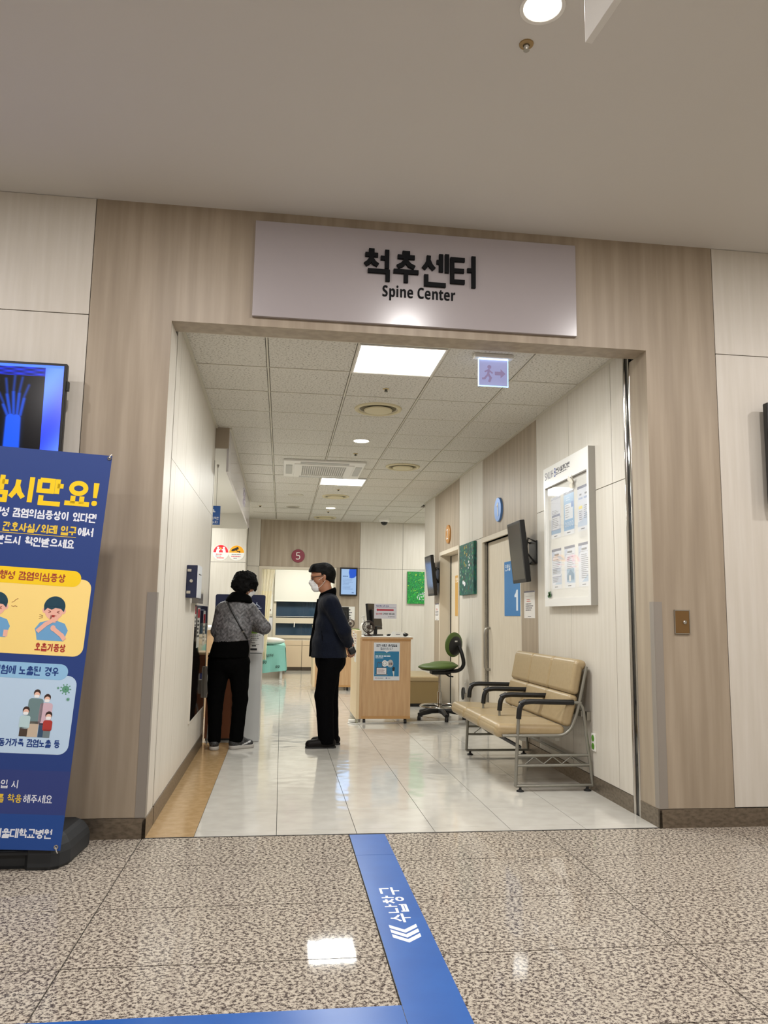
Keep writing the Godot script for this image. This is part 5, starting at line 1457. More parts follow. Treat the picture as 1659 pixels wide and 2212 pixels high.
func build_desks() -> void:
	var rng := RandomNumberGenerator.new()
	rng.seed = 12
	make_desk("beech desk on casters with a blue poster on its front", Vector3(0.575, 0, -4.32), true)
	# blue poster
	var p := thing("poster", "blue and white identity check poster on the front of the near desk", "poster", Vector3(0.717, 0.472, -4.3155))
	part("sheet", B(Vector3(0, 0, 0), Vector3(0.293, 0.414, 0.0008)), paint(Color("cfd2d6"), 0.35), p)
	var m := MB.new()
	var L := 0.0011
	m.col = hx("1f6f98"); m.rect(0.008, 0.045, 0.285, 0.325, L)
	m.col = hx("ccd0d6")
	m.flat(PackedVector2Array([Vector2(0.008, 0.325), Vector2(0.285, 0.325), Vector2(0.285, 0.318), Vector2(0.175, 0.318), Vector2(0.155, 0.312), Vector2(0.146, 0.3), Vector2(0.137, 0.312), Vector2(0.118, 0.318), Vector2(0.008, 0.318)]), L + 0.0003)
	m.col = hx("2b3440"); m.text("잠깐! 이름과 생년월일을", 0.146, 0.368, 0.028, 0.0042, L, 0.5, 0, 0.74)
	m.col = hx("4a586a"); m.text("말씀하셨나요?", 0.146, 0.335, 0.026, 0.0028, L, 0.5, 0, 0.8)
	m.col = hx("6fa06a"); m.lines(0.02, 0.19, 0.292, 1, 0.01, 0.007, L + 0.0003, rng)
	m.col = hx("d6e2ea"); m.lines(0.02, 0.25, 0.272, 1, 0.01, 0.013, L + 0.0003, rng); m.lines(0.02, 0.16, 0.25, 1, 0.01, 0.009, L + 0.0003, rng)
	m.col = hx("d9dadb"); m.disc(0.125, 0.185, 0.032, 0.035, L + 0.0003)
	m.col = hx("a9aaab"); m.disc(0.19, 0.185, 0.031, 0.042, L + 0.0005)
	m.col = hx("d9dadb"); m.flat(PackedVector2Array([Vector2(0.14, 0.2), Vector2(0.19, 0.225), Vector2(0.17, 0.15), Vector2(0.14, 0.17)]), L + 0.0004)
	m.col = hx("5f4640"); m.rect(0.178, 0.17, 0.19, 0.195, L + 0.0007); m.rect(0.198, 0.17, 0.21, 0.195, L + 0.0007)
	m.col = hx("8a9096"); m.ring(0.125, 0.185, 0.018, 0.018, 0.005, L + 0.0005)
	m.col = hx("4a4650"); m.stroke([Vector2(0.045, 0.14), Vector2(0.045, 0.19), Vector2(0.06, 0.2), Vector2(0.07, 0.185), Vector2(0.08, 0.2), Vector2(0.095, 0.19), Vector2(0.098, 0.14)], 0.006, L + 0.0003)
	m.col = hx("2c3238"); m.rect(0.03, 0.065, 0.15, 0.14, L + 0.0005)
	m.col = hx("d6d2d4"); m.rect(0.036, 0.07, 0.144, 0.135, L + 0.0007)
	m.col = hx("a8a9aa"); m.rect(0.022, 0.057, 0.158, 0.064, L + 0.0005)
	m.col = hx("7a4a4c"); m.lines(0.045, 0.135, 0.125, 4, 0.013, 0.005, L + 0.0009, rng)
	m.col = hx("1d2226"); m.flat(PackedVector2Array([Vector2(0.215, 0.1), Vector2(0.235, 0.105), Vector2(0.24, 0.14), Vector2(0.225, 0.15), Vector2(0.21, 0.135)]), L + 0.0005)
	m.col = hx("c9ccc8"); m.flat(PackedVector2Array([Vector2(0.213, 0.1), Vector2(0.234, 0.102), Vector2(0.232, 0.045), Vector2(0.225, 0.045)]), L + 0.0004)
	m.col = hx("a8443c"); m.disc(0.03, 0.025, 0.006, 0.006, L, 0, TAU, 10)
	m.col = hx("3c4a8a"); m.disc(0.145, 0.025, 0.007, 0.007, L, 0, TAU, 10)
	m.col = hx("70747a"); m.lines(0.042, 0.125, 0.028, 1, 0.01, 0.007, L, rng); m.lines(0.158, 0.2, 0.028, 1, 0.01, 0.006, L, rng)
	part("print", m, M.print, p)
	# things on the near desk
	build_monitor("black monitor seen from behind on the near desk", Vector3(0.76, 0.952, -4.72), 1.0)
	var sg := thing("arrow_notice", "white notice with a red arrow fixed to the near monitor", "notice", Vector3(0.745, 1.15, -4.585), "", Vector3(0, 0.05, 0))
	part("sheet", B(Vector3(0, 0, 0), Vector3(0.265, 0.17, 0.0015)), paint(Color("d6d4dc"), 0.3), sg)
	var s := MB.new()
	s.col = hx("2c3a84"); s.text("척추센터 도착 접수", 0.02, 0.135, 0.02, 0.003, 0.0018, 0.0, 0, 0.88); s.rect(0.012, 0.127, 0.255, 0.129, 0.0018)
	s.col = hx("b01830"); s.flat(PackedVector2Array([Vector2(0.025, 0.1), Vector2(0.045, 0.118), Vector2(0.045, 0.109), Vector2(0.23, 0.109), Vector2(0.23, 0.091), Vector2(0.045, 0.091), Vector2(0.045, 0.083)]), 0.0018)
	s.text("접수기에", 0.022, 0.045, 0.02, 0.003, 0.0018, 0.0, 0, 0.85)
	s.col = hx("26262c"); s.text("도착확인 해주세요", 0.1, 0.045, 0.02, 0.003, 0.0018, 0.0, 0, 0.85)
	s.col = hx("4a4a58"); s.text("분당서울대학교병원", 0.245, 0.018, 0.01, 0.0014, 0.0018, 1.0, 0, 0.9)
	part("print", s, M.print, sg)
	build_fan("small brown desk fan beside the near monitor", Vector3(0.665, 0.952, -4.42))
	var bt := thing("sanitiser_bottle", "white pump bottle of hand sanitiser on the near desk", "bottle", Vector3(0.65, 0.952, -4.82))
	part("body", MB.new().lathe(Vector3.ZERO, [Vector2(0.0, 0.0), Vector2(0.036, 0.0), Vector2(0.038, 0.01), Vector2(0.038, 0.11), Vector2(0.03, 0.135), Vector2(0.014, 0.145), Vector2(0.014, 0.16)], 20), M.white, bt)
	part("pump", MB.new().lathe(Vector3.ZERO, [Vector2(0.016, 0.158), Vector2(0.016, 0.175), Vector2(0.006, 0.178), Vector2(0.006, 0.215), Vector2(0.012, 0.216), Vector2(0.012, 0.226), Vector2(0.0, 0.227)], 14), M.white, bt)
	part("spout", bar(Vector3(0, 0.221, 0), Vector3(-0.03, 0.216, 0.01), 0.006, 8), M.white, bt)
	var bx := thing("paper_tray", "white folded paper stand lying on the near desk", "paper stand", Vector3(0.93, 0.952, -4.36), "", Vector3(0, 0.1, 0))
	part("body", MB.new().prism(PackedVector2Array([Vector2(0, 0), Vector2(0.13, 0), Vector2(0.12, 0.05), Vector2(0.03, 0.055)]), -0.12, 0.0), M.white, bx)
	var pr := MB.new()
	pr.col = hx("7a7a80"); pr.rect(0.04, 0.022, 0.09, 0.028, 0.0004)
	part("print", pr, M.print, bx)
	var ms := thing("mouse", "small black computer mouse at the right end of the near desk", "mouse", Vector3(1.1, 0.9585, -4.5))
	part("shell", MB.new().ell(Vector3(0, 0.014, 0), Vector3(0.035, 0.02, 0.055), 18, 10), M.black, ms)
	part("wheel", bar(Vector3(-0.004, 0.031, -0.025), Vector3(0.004, 0.031, -0.025), 0.007, 10), M.rubber, ms)
	var kb := thing("keyboard", "dark keyboard lying in front of the near monitor", "keyboard", Vector3(1.02, 0.9525, -4.66))
	part("tray", MB.new().rbox(Vector3(0, 0.008, 0), Vector3(0.22, 0.016, 0.1), 0.004, 1), M.black, kb)
	for r in 4:
		for c in 10:
			part("key", B(Vector3(-0.1 + c * 0.0205, 0.016, -0.045 + r * 0.023), Vector3(-0.1 + c * 0.0205 + 0.016, 0.02, -0.045 + r * 0.023 + 0.018)), M.rubber, kb)
	# papers taped to the side of the near desk
	for q in [[-0.2, 0.2, 0.32, "long printed sheet taped low on the side screen of the near desk", 0.66], [-0.46, 0.2, 0.3, "printed sheet taped high on the side screen of the near desk", 0.7]]:
		var n := thing("taped_sheet", q[3], "paper", Vector3(0.53, q[4], -4.32 + q[0]), "sheets on the desk side", Vector3(0, -PI / 2, 0))
		part("sheet", B(Vector3(-q[1] / 2, 0, 0), Vector3(q[1] / 2, q[2], 0.001)), M.white, n)
		var t := MB.new()
		t.col = hx("a05a58"); t.lines(-q[1] / 2 + 0.01, q[1] / 2 - 0.01, q[2] - 0.02, 4, 0.03, 0.012, 0.0014, rng)
		t.col = hx("8a8890"); t.lines(-q[1] / 2 + 0.01, q[1] / 2 - 0.01, q[2] * 0.5, 6, 0.02, 0.007, 0.0014, rng)
		part("print", t, M.print, n)
	# far desk behind the man
	make_desk("beech desk on casters behind the standing man", Vector3(0.25, 0, -8.15), false)
	build_monitor("black monitor on the far desk behind the man", Vector3(0.62, 0.952, -8.35), 0.3)
	build_fan("small brown desk fan on the far desk", Vector3(0.79, 0.952, -8.2))
	var wn := thing("notice", "white notice on the taupe boards behind the far monitor", "notice", Vector3(0.78, 1.1, -10.05), "", Vector3.ZERO)
	part("sheet", B(Vector3(0, 0, 0), Vector3(0.25, 0.25, 0.002)), M.white, wn)
	var wt := MB.new()
	wt.col = hx("50505a"); wt.lines(0.03, 0.22, 0.2, 4, 0.05, 0.02, 0.0024, rng)
	part("print", wt, M.print, wn)
	var gc := thing("office_chair", "green backed office chair behind the far desk", "chair", Vector3(0.99, 0, -9.15))
	part("backrest", MB.new().rbox(Vector3(-0.1, 0.78, 0), Vector3(0.3, 0.36, 0.05), 0.04, 3), paint(Color("5c7a24"), 0.6), gc)
	part("seat", MB.new().rbox(Vector3(-0.1, 0.47, -0.25), Vector3(0.42, 0.07, 0.42), 0.03, 3), paint(Color("5c7a24"), 0.6), gc)
	part("column", bar(Vector3(-0.1, 0.06, -0.25), Vector3(-0.1, 0.45, -0.25), 0.025), M.black, gc)
	part("back_arm", bar(Vector3(-0.1, 0.43, -0.1), Vector3(-0.1, 0.7, 0.0), 0.02), M.black, gc)
	for k in 5:
		var a := TAU * k / 5
		part("leg", MB.new().tube([Vector3(-0.1, 0.07, -0.25), Vector3(-0.1 + cos(a) * 0.27, 0.02, -0.25 + sin(a) * 0.27)], [0.025, 0.02], 8), M.black, gc)
	# low bench behind the near desk
	var b := thing("block_bench", "low tan upholstered block bench by the recessed door", "bench", Vector3(1.5, 0, -6.5))
	part("body", MB.new().rbox(Vector3(0, 0.185, 0), Vector3(0.58, 0.29, 1.1), 0.012, 2), M.leather_dark, b)
	part("cushion", MB.new().rbox(Vector3(0, 0.36, 0), Vector3(0.585, 0.065, 1.11), 0.02, 3), M.leather, b)
	part("plinth", B(Vector3(-0.27, 0.0, -0.53), Vector3(0.27, 0.045, 0.53)), M.black, b)
	# power lead under the near desk
	var cb := thing("floor_cable", "thin white cable lying on the floor beside the desk casters", "cable")
	part("lead", MB.new().tube([Vector3(0.5, 0.006, -4.5), Vector3(0.45, 0.006, -4.38), Vector3(0.5, 0.006, -4.3), Vector3(0.7, 0.006, -4.36), Vector3(1.2, 0.006, -4.42), Vector3(1.8, 0.006, -4.5)], 0.006, 6), M.white, cb)
	part("plug", MB.new().rbox(Vector3(0.5, 0.018, -4.44), Vector3(0.08, 0.03, 0.06), 0.008, 2), M.white, cb)

func build_left_things() -> void:
	var rng := RandomNumberGenerator.new()
	rng.seed = 31
	var T := PI / 2           # faces +x; local x runs away from the viewer
	# hydrant cabinet set in the wall
	var h := thing("hydrant_cabinet", "dark glossy fire hydrant cabinet door in the left wall", "cabinet", Vector3(XL, 0.35, -1.84), "", Vector3(0, T, 0))
	part("door", B(Vector3(0, 0, 0.0005), Vector3(1.08, 0.89, 0.008)), paint(Color("1c1613"), 0.06, 0.0, 0.7), h)
	part("edge", MB.new().span(Vector3(-0.012, -0.012, 0.0005), Vector3(0, 0.9, 0.01)).span(Vector3(1.08, -0.012, 0.0005), Vector3(1.092, 0.9, 0.01)).span(Vector3(0, -0.012, 0.0005), Vector3(1.08, 0, 0.01)).span(Vector3(0, 0.89, 0.0005), Vector3(1.08, 0.9, 0.01)), M.cream, h)
	for q in [[0.02, 0.72, 0.14, 0.88, 0.82, 0.88], [0.22, 0.55, 0.42, 0.87, 0.79, 0.86], [0.7, 0.55, 0.9, 0.85, 0.74, 0.82]]:
		var st := MB.new()
		st.col = hx("c9c6be"); st.rect(q[0], q[1], q[2], q[3], 0.0086)
		st.col = hx("a81e28"); st.rect(q[0] + 0.02, q[4], q[2] - 0.02, q[5], 0.009)
		st.col = hx("3a3f3c"); st.lines(q[0] + 0.02, q[2] - 0.02, q[4] - 0.02, 5, 0.03, 0.016, 0.009, rng)
		part("sticker", st, M.print_gloss, h)
	# suggestion box and leaflet holder
	var s := thing("suggestion_box", "navy sided locked suggestion box hung on the left wall", "box", Vector3(XL, 1.285, -1.27), "", Vector3(0, T, 0))
	var navy := paint(Color("101a3a"), 0.35)
	part("body", MB.new().rbox(Vector3(0.13, 0.115, 0.038), Vector3(0.26, 0.232, 0.076), 0.005, 1), navy, s)
	part("front_plate", B(Vector3(0.0, 0.0, 0.076), Vector3(0.26, 0.232, 0.082)), paint(Color("c9ccd2"), 0.3), s)
	part("slot", B(Vector3(0.05, 0.165, 0.082), Vector3(0.21, 0.172, 0.0825)), M.black, s)
	for y in [0.038, 0.193]:
		part("hinge", MB.new().rbox(Vector3(-0.002, y, 0.02), Vector3(0.006, 0.02, 0.028), 0.002, 1), M.chrome, s)
	var lk := MB.new()
	lk.xf = Transform3D(Basis(Vector3.BACK, PI / 2), Vector3(0.0, 0.118, 0.036))
	lk.lathe(Vector3.ZERO, [Vector2(0.0115, 0.0), Vector2(0.0115, 0.006), Vector2(0.007, 0.009), Vector2(0, 0.009)], 16)
	part("lock", lk, M.chrome, s)
	var lf := thing("leaflet_holder", "clear wall holder with orange and white leaflets behind the suggestion box", "leaflet holder", Vector3(XL, 1.25, -1.62), "", Vector3(0, T, 0))
	part("back", B(Vector3(0, 0, 0), Vector3(0.36, 0.24, 0.006)), M.white, lf)
	part("pocket", B(Vector3(0, 0, 0.05), Vector3(0.36, 0.11, 0.054)), paint(Color("6f6a64"), 0.2), lf)
	part("pocket_side", B(Vector3(0, 0, 0.006), Vector3(0.004, 0.11, 0.05)), paint(Color("6f6a64"), 0.2), lf)
	for k in 3:
		var lv := MB.new()
		lv.xf = Transform3D(Basis(Vector3.BACK, 0.1 * (k - 1)), Vector3(0.03 + k * 0.11, 0.02, 0.015 + k * 0.01))
		lv.span(Vector3(0, 0, 0), Vector3(0.1, 0.18, 0.004))
		part("leaflet", lv, paint([Color("c88a5a"), Color("e2ddd6"), Color("b9c4d2")][k], 0.4), lf)
	# power strip with lead at the wall end
	var ps := thing("power_strip", "white power strip with a looped lead hanging at the end of the left wall", "power strip", Vector3(XL + 0.003, 0.42, -2.94), "", Vector3(0, T, 0))
	part("strip", MB.new().rbox(Vector3(0, 0.14, 0.016), Vector3(0.05, 0.28, 0.03), 0.008, 2), M.white, ps)
	part("plug", MB.new().rbox(Vector3(0, 0.1, 0.045), Vector3(0.035, 0.13, 0.03), 0.01, 2), paint(Color("d8d0c4"), 0.5), ps)
	part("lead", MB.new().tube(arc([Vector3(0.02, 0.05, 0.05), Vector3(0.05, 0.16, 0.12), Vector3(0.06, 0.1, 0.14), Vector3(0.05, -0.1, 0.06), Vector3(0.05, -0.35, 0.045), Vector3(0.05, -0.415, 0.04)], 0.06), 0.006, 6), paint(Color("8a8a88"), 0.5), ps)
	var ct := thing("carton", "small blue and white carton fixed beside the kiosk", "carton", Vector3(-0.935, 0.5, -3.1945))
	part("box", MB.new().rbox(Vector3(0.0, 0.06, 0), Vector3(0.035, 0.12, 0.05), 0.003, 1), paint(Color("1c2f9a"), 0.4), ct)
	part("white_side", B(Vector3(0.0176, 0.003, -0.024), Vector3(0.03, 0.118, 0.025)), M.white, ct)
	part("clip", B(Vector3(-0.0, -0.04, -0.03), Vector3(0.03, 0.0, 0.0)), M.black, ct)

	# self check-in kiosk
	var k := thing("checkin_kiosk", "grey self check-in kiosk with a navy header in front of the woman", "kiosk", Vector3(-0.605, 0, -3.36))
	part("column", MB.new().rbox(Vector3(0, 0.405, 0), Vector3(0.235, 0.81, 0.44), 0.006, 1), paint(Color("b4b5b3"), 0.4), k)
	part("head", MB.new().prism(PackedVector2Array([Vector2(-0.14, 0.815), Vector2(0.125, 0.815), Vector2(0.125, 1.03), Vector2(-0.14, 1.03)]), -0.2, 0.225), paint(Color("cfd0cf"), 0.35), k)
	var kp := MB.new()
	kp.col = hx("dfdfdc"); kp.rect(-0.12, 0.83, 0.115, 1.02, 0.2255)
	kp.col = hx("7aa83c"); kp.rect(0.0, 0.995, 0.07, 1.02, 0.2262)
	kp.col = hx("4a4a4c"); kp.lines(-0.03, 0.1, 0.985, 4, 0.016, 0.006, 0.2262, rng)
	kp.col = hx("202022"); kp.rect(0.0, 0.905, 0.05, 0.912, 0.2262); kp.rect(-0.03, 0.893, 0.09, 0.896, 0.2262); kp.rect(0.02, 0.876, 0.06, 0.886, 0.2262)
	kp.rect(-0.02, 0.838, 0.07, 0.858, 0.2262)
	part("front_print", kp, M.print, k)
	var sc := MB.new()
	sc.xf = Transform3D(Basis(Vector3.RIGHT, -0.9), Vector3(-0.01, 1.06, 0.08))
	sc.rbox(Vector3.ZERO, Vector3(0.28, 0.26, 0.03), 0.006, 1)
	part("touch_screen", sc, M.black_gloss, k)
	part("header_post", B(Vector3(-0.15, 1.0, -0.12), Vector3(-0.09, 1.12, -0.09)), M.steel, k)
	var hb := part("header_board", MB.new().prism(MB.rounded(-0.358, 1.085, 0.127, 1.367, 0.02), -0.09, -0.065, false), paint(Color("0d1840"), 0.4), k)
	var ht := MB.new()
	ht.col = hx("aab4cc"); ht.text("도착접수", -0.102, 1.2, 0.102, 0.009, -0.0645, 0.5, 0, 0.98)
	part("lettering", ht, M.print, hb)
	# brown cabinet beside the kiosk
	var c := thing("side_cabinet", "dark reddish brown cabinet side between kiosk and left wall", "cabinet", Vector3(-0.865, 0, -3.42))
	part("body", B(Vector3(-0.13, 0.02, -0.2), Vector3(0.118, 0.79, 0.2)), paint(Color("6b3a1c"), 0.45), c)
	part("plinth", B(Vector3(-0.12, 0.0, -0.19), Vector3(0.115, 0.02, 0.19)), M.black, c)
	part("top", B(Vector3(-0.13, 0.79, -0.205), Vector3(0.118, 0.81, 0.205)), paint(Color("c9b08a"), 0.5), c)
	# reception counter glimpsed behind the wall end
	var rc := thing("reception_counter", "pale counter in the reception recess behind the wall end", "counter", Vector3(-1.75, 0, -5.0))
	part("front", B(Vector3(-0.6, 0.0, -1.0), Vector3(0.6, 1.0, 0.9)), M.beech, rc)
	part("top", B(Vector3(-0.62, 1.0, -1.02), Vector3(0.66, 1.03, 0.92)), M.white, rc)
	var pd := thing("paper_stand", "white paper stand on the reception counter by the wall end", "paper stand", Vector3(-1.16, 1.03, -4.3))
	part("sheet", MB.new().prism(PackedVector2Array([Vector2(-0.1, 0), Vector2(0.06, 0), Vector2(0.0, 0.26), Vector2(-0.1, 0.26)]), -0.002, 0.002), M.white, pd)
	part("pen", bar(Vector3(0.0, 0.005, 0.03), Vector3(-0.02, 0.14, 0.03), 0.006, 6), M.black, pd)
	# hanging blue sign
	var hs := thing("hanging_sign", "small blue sign hung on thin rods at the reception", "hanging sign", Vector3(-0.99, 2.1, -3.85), "", Vector3(0, 0.12, 0))
	part("board", B(Vector3(-0.6, 0, -0.004), Vector3(0, 0.2, 0.004)), paint(Color("1d55a0"), 0.35), hs)
	var hp := MB.new()
	hp.col = hx("e2e8f0")
	hp.text("접수", -0.045, 0.105, 0.09, 0.012, 0.0045, 1.0)
	hp.text("쉽고 정확한", -0.012, 0.056, 0.028, 0.0035, 0.0045, 1.0, 0, 0.85)
	hp.text("있습니다", -0.02, 0.014, 0.028, 0.0035, 0.0045, 1.0, 0, 0.85)
	part("lettering", hp, M.print, hs)
	for x in [-0.045, -0.55]:
		part("rod", bar(Vector3(x, 0.2, 0), Vector3(x, 0.64, 0), 0.003, 6), M.steel, hs)
		part("rod_cap", MB.new().lathe(Vector3(x, 0.64, 0), [Vector2(0.006, -0.03), Vector2(0.014, -0.004), Vector2(0.014, 0.0)], 10), M.steel, hs)
	# faint raised lettering on the fascia
	var fl := thing("fascia_lettering", "faint raised lettering on the pale fascia over the reception", "lettering", Vector3(-0.866, 2.62, -6.2), "", Vector3(0, T, 0))
	var ft := MB.new()
	ft.text("접수", -0.35, 0.0, 0.22, 0.02, 0.0, 0.0, 0.008, 1.1)
	part("letters", ft, paint(Color("b9b2bd"), 0.3), fl)
	# two round stickers
	for q in [[-1.416, "e01a2c", "round red and white sticker with two figures on the reception wall", 0], [-1.142, "f0a81c", "round yellow and white sticker with a camera on the reception wall", 1]]:
		var r := thing("round_sticker", q[2], "sticker", Vector3(q[0], 2.253, -9.55), "round wall stickers")
		var d := MB.new()
		d.xf = Transform3D(Basis(Vector3.RIGHT, PI / 2), Vector3.ZERO)
		d.lathe(Vector3.ZERO, [Vector2(0.138, 0.0), Vector2(0.138, 0.004), Vector2(0.0, 0.004)], 36)
		part("disc", d, M.white, r)
		var m := MB.new()
		m.col = hx(q[1]); m.disc(0, 0.003, 0.13, 0.13, 0.0044, 0, PI, 30)
		if q[3] == 0:
			m.col = hx("f2f2ee")
			for sx in [-1.0, 1.0]:
				m.disc(sx * 0.05, 0.085, 0.019, 0.02, 0.0048)
				m.flat(PackedVector2Array([Vector2(sx * 0.035, 0.004), Vector2(sx * 0.085, 0.004), Vector2(sx * 0.075, 0.06), Vector2(sx * 0.035, 0.064), Vector2(sx * 0.005, 0.05), Vector2(sx * 0.03, 0.04)]), 0.0048)
			m.col = hx("f5c020"); m.disc(-0.005, 0.075, 0.014, 0.014, 0.005)
			m.col = hx("d8404a"); m.lines(-0.085, 0.085, -0.02, 1, 0.03, 0.02, 0.0048, rng); m.lines(-0.07, 0.07, -0.085, 1, 0.03, 0.018, 0.0048, rng)
			m.col = hx("8a8a88"); m.lines(-0.09, 0.09, -0.055, 1, 0.03, 0.015, 0.0048, rng)
		else:
			m.col = hx("1c1814")
			m.stroke([Vector2(-0.07, 0.045), Vector2(0.03, 0.09)], 0.042, 0.0048)
			m.stroke([Vector2(-0.09, 0.038), Vector2(-0.07, 0.045)], 0.03, 0.005)
			m.stroke([Vector2(-0.005, 0.055), Vector2(0.01, 0.03), Vector2(0.05, 0.022)], 0.012, 0.0048)
			m.flat(PackedVector2Array([Vector2(0.045, 0.005), Vector2(0.062, 0.005), Vector2(0.062, 0.04), Vector2(0.045, 0.03)]), 0.005)
			m.col = hx("7a8094"); m.lines(-0.085, 0.085, -0.02, 1, 0.03, 0.015, 0.0048, rng); m.lines(-0.05, 0.05, -0.088, 1, 0.03, 0.014, 0.0048, rng)
			m.col = hx("d0506a"); m.lines(-0.09, 0.09, -0.053, 1, 0.03, 0.017, 0.0048, rng)
		part("print", m, M.print_gloss, r)

func build_back_things() -> void:
	var rng := RandomNumberGenerator.new()
	rng.seed = 44
	# information screen on the back wall
	var o := thing("information_screen", "upright blue and white information screen on the back wall", "screen", Vector3(0.9, 1.807, -10.05))
	part("casing", MB.new().rbox(Vector3(0, 0, 0.04), Vector3(0.325, 0.525, 0.05), 0.006, 1), M.black, o)
	part("bracket", B(Vector3(-0.08, -0.08, 0), Vector3(0.08, 0.08, 0.016)), M.black, o)
	part("page", B(Vector3(-0.138, -0.235, 0.0645), Vector3(0.138, 0.235, 0.0655)), glow(Color(0.68, 0.82, 0.99), 0.42, 0.1), o)
	area_light("screen_area", o.position + Vector3(0, 0, 0.075), Vector2(0.26, 0.45), 0.03, Color(0.6, 0.78, 1.0), Vector3(0, PI, 0))
	var b := MB.new()
	b.flat(PackedVector2Array([Vector2(0.13, 0.235), Vector2(0.01, 0.235), Vector2(0.0, 0.17), Vector2(0.015, 0.1), Vector2(0.01, 0.075), Vector2(0.05, 0.065), Vector2(0.1, 0.075), Vector2(0.138, 0.11), Vector2(0.138, 0.235)]), 0.0659)
	part("blue_bubble", b, glow(Color(0.0, 0.36, 0.88), 0.42, 0.02), o)
	var l := MB.new()
	l.lines(-0.11, 0.03, 0.11, 1, 0.03, 0.02, 0.0659, rng); l.lines(-0.11, 0.08, 0.05, 8, 0.026, 0.006, 0.0659, rng); l.rect(0.06, -0.21, 0.1, -0.195, 0.0659)
	part("text_lines", l, glow(Color(0.45, 0.6, 0.8), 0.3, 0.05), o)
	# roller blind
	var bl := thing("roller_blind", "cream roller blind half covering the treatment room window", "blind", Vector3(0.35, 0, -12.79))
	part("sheet", B(Vector3(-0.83, 1.49, -0.001), Vector3(0.83, 2.26, 0.001)), M.blind, bl)
	part("bottom_bar", MB.new().rbox(Vector3(0, 1.48, 0), Vector3(1.66, 0.022, 0.014), 0.004, 1), M.white, bl)
	part("roller", bar(Vector3(-0.83, 2.28, 0), Vector3(0.83, 2.28, 0), 0.025, 12), M.white, bl)
	# cabinets below the window
	for k in 4:
		var x := -0.315 + k * 0.462
		var c := thing("wall_cabinet", ["pale low cabinet under the window beside the bed", "pale low cabinet second from the bed under the window", "pale low cabinet third from the bed under the window", "pale low cabinet farthest right under the window"][k], "cabinet", Vector3(x, 0, -12.6), "low cabinets under the window")
		part("carcass", B(Vector3(0, 0.075, -0.23), Vector3(0.455, 0.64, -0.018)), M.frame, c)
		part("door", B(Vector3(0.003, 0.08, -0.018), Vector3(0.452, 0.53, 0.0)), paint(Color("d8c3a8"), 0.45), c)
		part("drawer", B(Vector3(0.003, 0.536, -0.018), Vector3(0.452, 0.636, 0.0)), paint(Color("d8c3a8"), 0.45), c)
		part("plinth", B(Vector3(0, 0.0, -0.2), Vector3(0.455, 0.075, -0.04)), paint(Color("5f5348"), 0.6), c)
	# curtain with a mesh upper part
	var cu := thing("curtain", "cream cubicle curtain with a pale mesh top in the treatment room", "curtain", Vector3(0, 0, 0))
	for part_i in 2:
		var m := MB.new()
		var ya: float = [1.62, 0.35][part_i]
		var yb: float = [2.3, 1.62][part_i]
		var rows := 12
		var nx := 40
		var at := func(i: int, j: int) -> Vector3:
			var y := ya + (yb - ya) * j / rows
			var t := clampf((y - 0.35) / 1.65, 0.0, 1.0)
			var xr := lerpf(-0.575, -0.46, pow(t, 1.6))
			var s := float(i) / nx
			var x := lerpf(-0.72, xr, s)
			return Vector3(x, y, -10.36 + 0.03 * sin(s * 22.0) * (1.0 - 0.3 * t) + 0.01 * sin(s * 51.0))
		for i in nx:
			for j in rows:
				var a: Vector3 = at.call(i, j); var b2: Vector3 = at.call(i + 1, j); var c2: Vector3 = at.call(i + 1, j + 1); var d: Vector3 = at.call(i, j + 1)
				var n := (b2 - a).cross(d - a).normalized()
				if n.z < 0: n = -n
				m.quad(a, b2, c2, d, n)
		var mt := paint([Color("efece6"), Color("f6efdc")][part_i], 0.85)
		mt.backlight_enabled = true; mt.backlight = Color(0.85, 0.82, 0.72)
		part(["mesh_top", "cloth"][part_i], m, mt, cu)
	part("track", bar(Vector3(-0.9, 2.32, -10.36), Vector3(-0.2, 2.32, -10.36), 0.012, 8), M.white, cu)
	for x in [-0.85, -0.25]:
		part("track_hanger", bar(Vector3(x, 2.32, -10.36), Vector3(x, 2.6, -10.36), 0.006, 6), M.white, cu)
	# examination bed with teal sheet and pillow
	var bd := thing("examination_bed", "examination bed under a teal printed sheet in the treatment room", "bed", Vector3(-0.6, 0, -11.36))
	part("frame", B(Vector3(-0.32, 0.24, -0.88), Vector3(0.33, 0.32, 0.88)), M.frame, bd)
	part("mattress", MB.new().rbox(Vector3(0, 0.47, 0), Vector3(0.72, 0.24, 1.8), 0.04, 3), M.white, bd)
	for x in [-0.3, 0.31]:
		for z in [-0.84, 0.84]:
			part("leg", B(Vector3(x - 0.025, 0.0, z - 0.025), Vector3(x + 0.025, 0.26, z + 0.025)), M.white, bd)
	var teal := paint(Color("8fcfc4"), 0.8)
	var sm := MB.new()
	# draped sheet: top, front and right side as one folded cloth
	var path := [Vector3(-0.38, 0.6, 0), Vector3(0.36, 0.605, 0), Vector3(0.385, 0.56, 0), Vector3(0.39, 0.4, 0), Vector3(0.4, 0.14, 0)]
	var nz := 36
	for i in path.size() - 1:
		for j in nz:
			var q := []
			for e in [[i, j], [i + 1, j], [i + 1, j + 1], [i, j + 1]]:
				var pt: Vector3 = path[e[0]]
				var z: float = -0.9 + 1.815 * e[1] / nz
				var low := clampf((0.6 - pt.y) / 0.5, 0.0, 1.0)
				q.append(Vector3(pt.x + 0.025 * low * sin(z * 14.0) * (1.0 if i > 0 else 0.0), pt.y + 0.02 * low * sin(z * 5.0), z))
			var n: Vector3 = (q[1] - q[0]).cross(q[3] - q[0]).normalized()
			if n.dot(Vector3(1, 1, 0)) < 0: n = -n
			sm.quad(q[0], q[1], q[2], q[3], n)
	var nx2 := 24
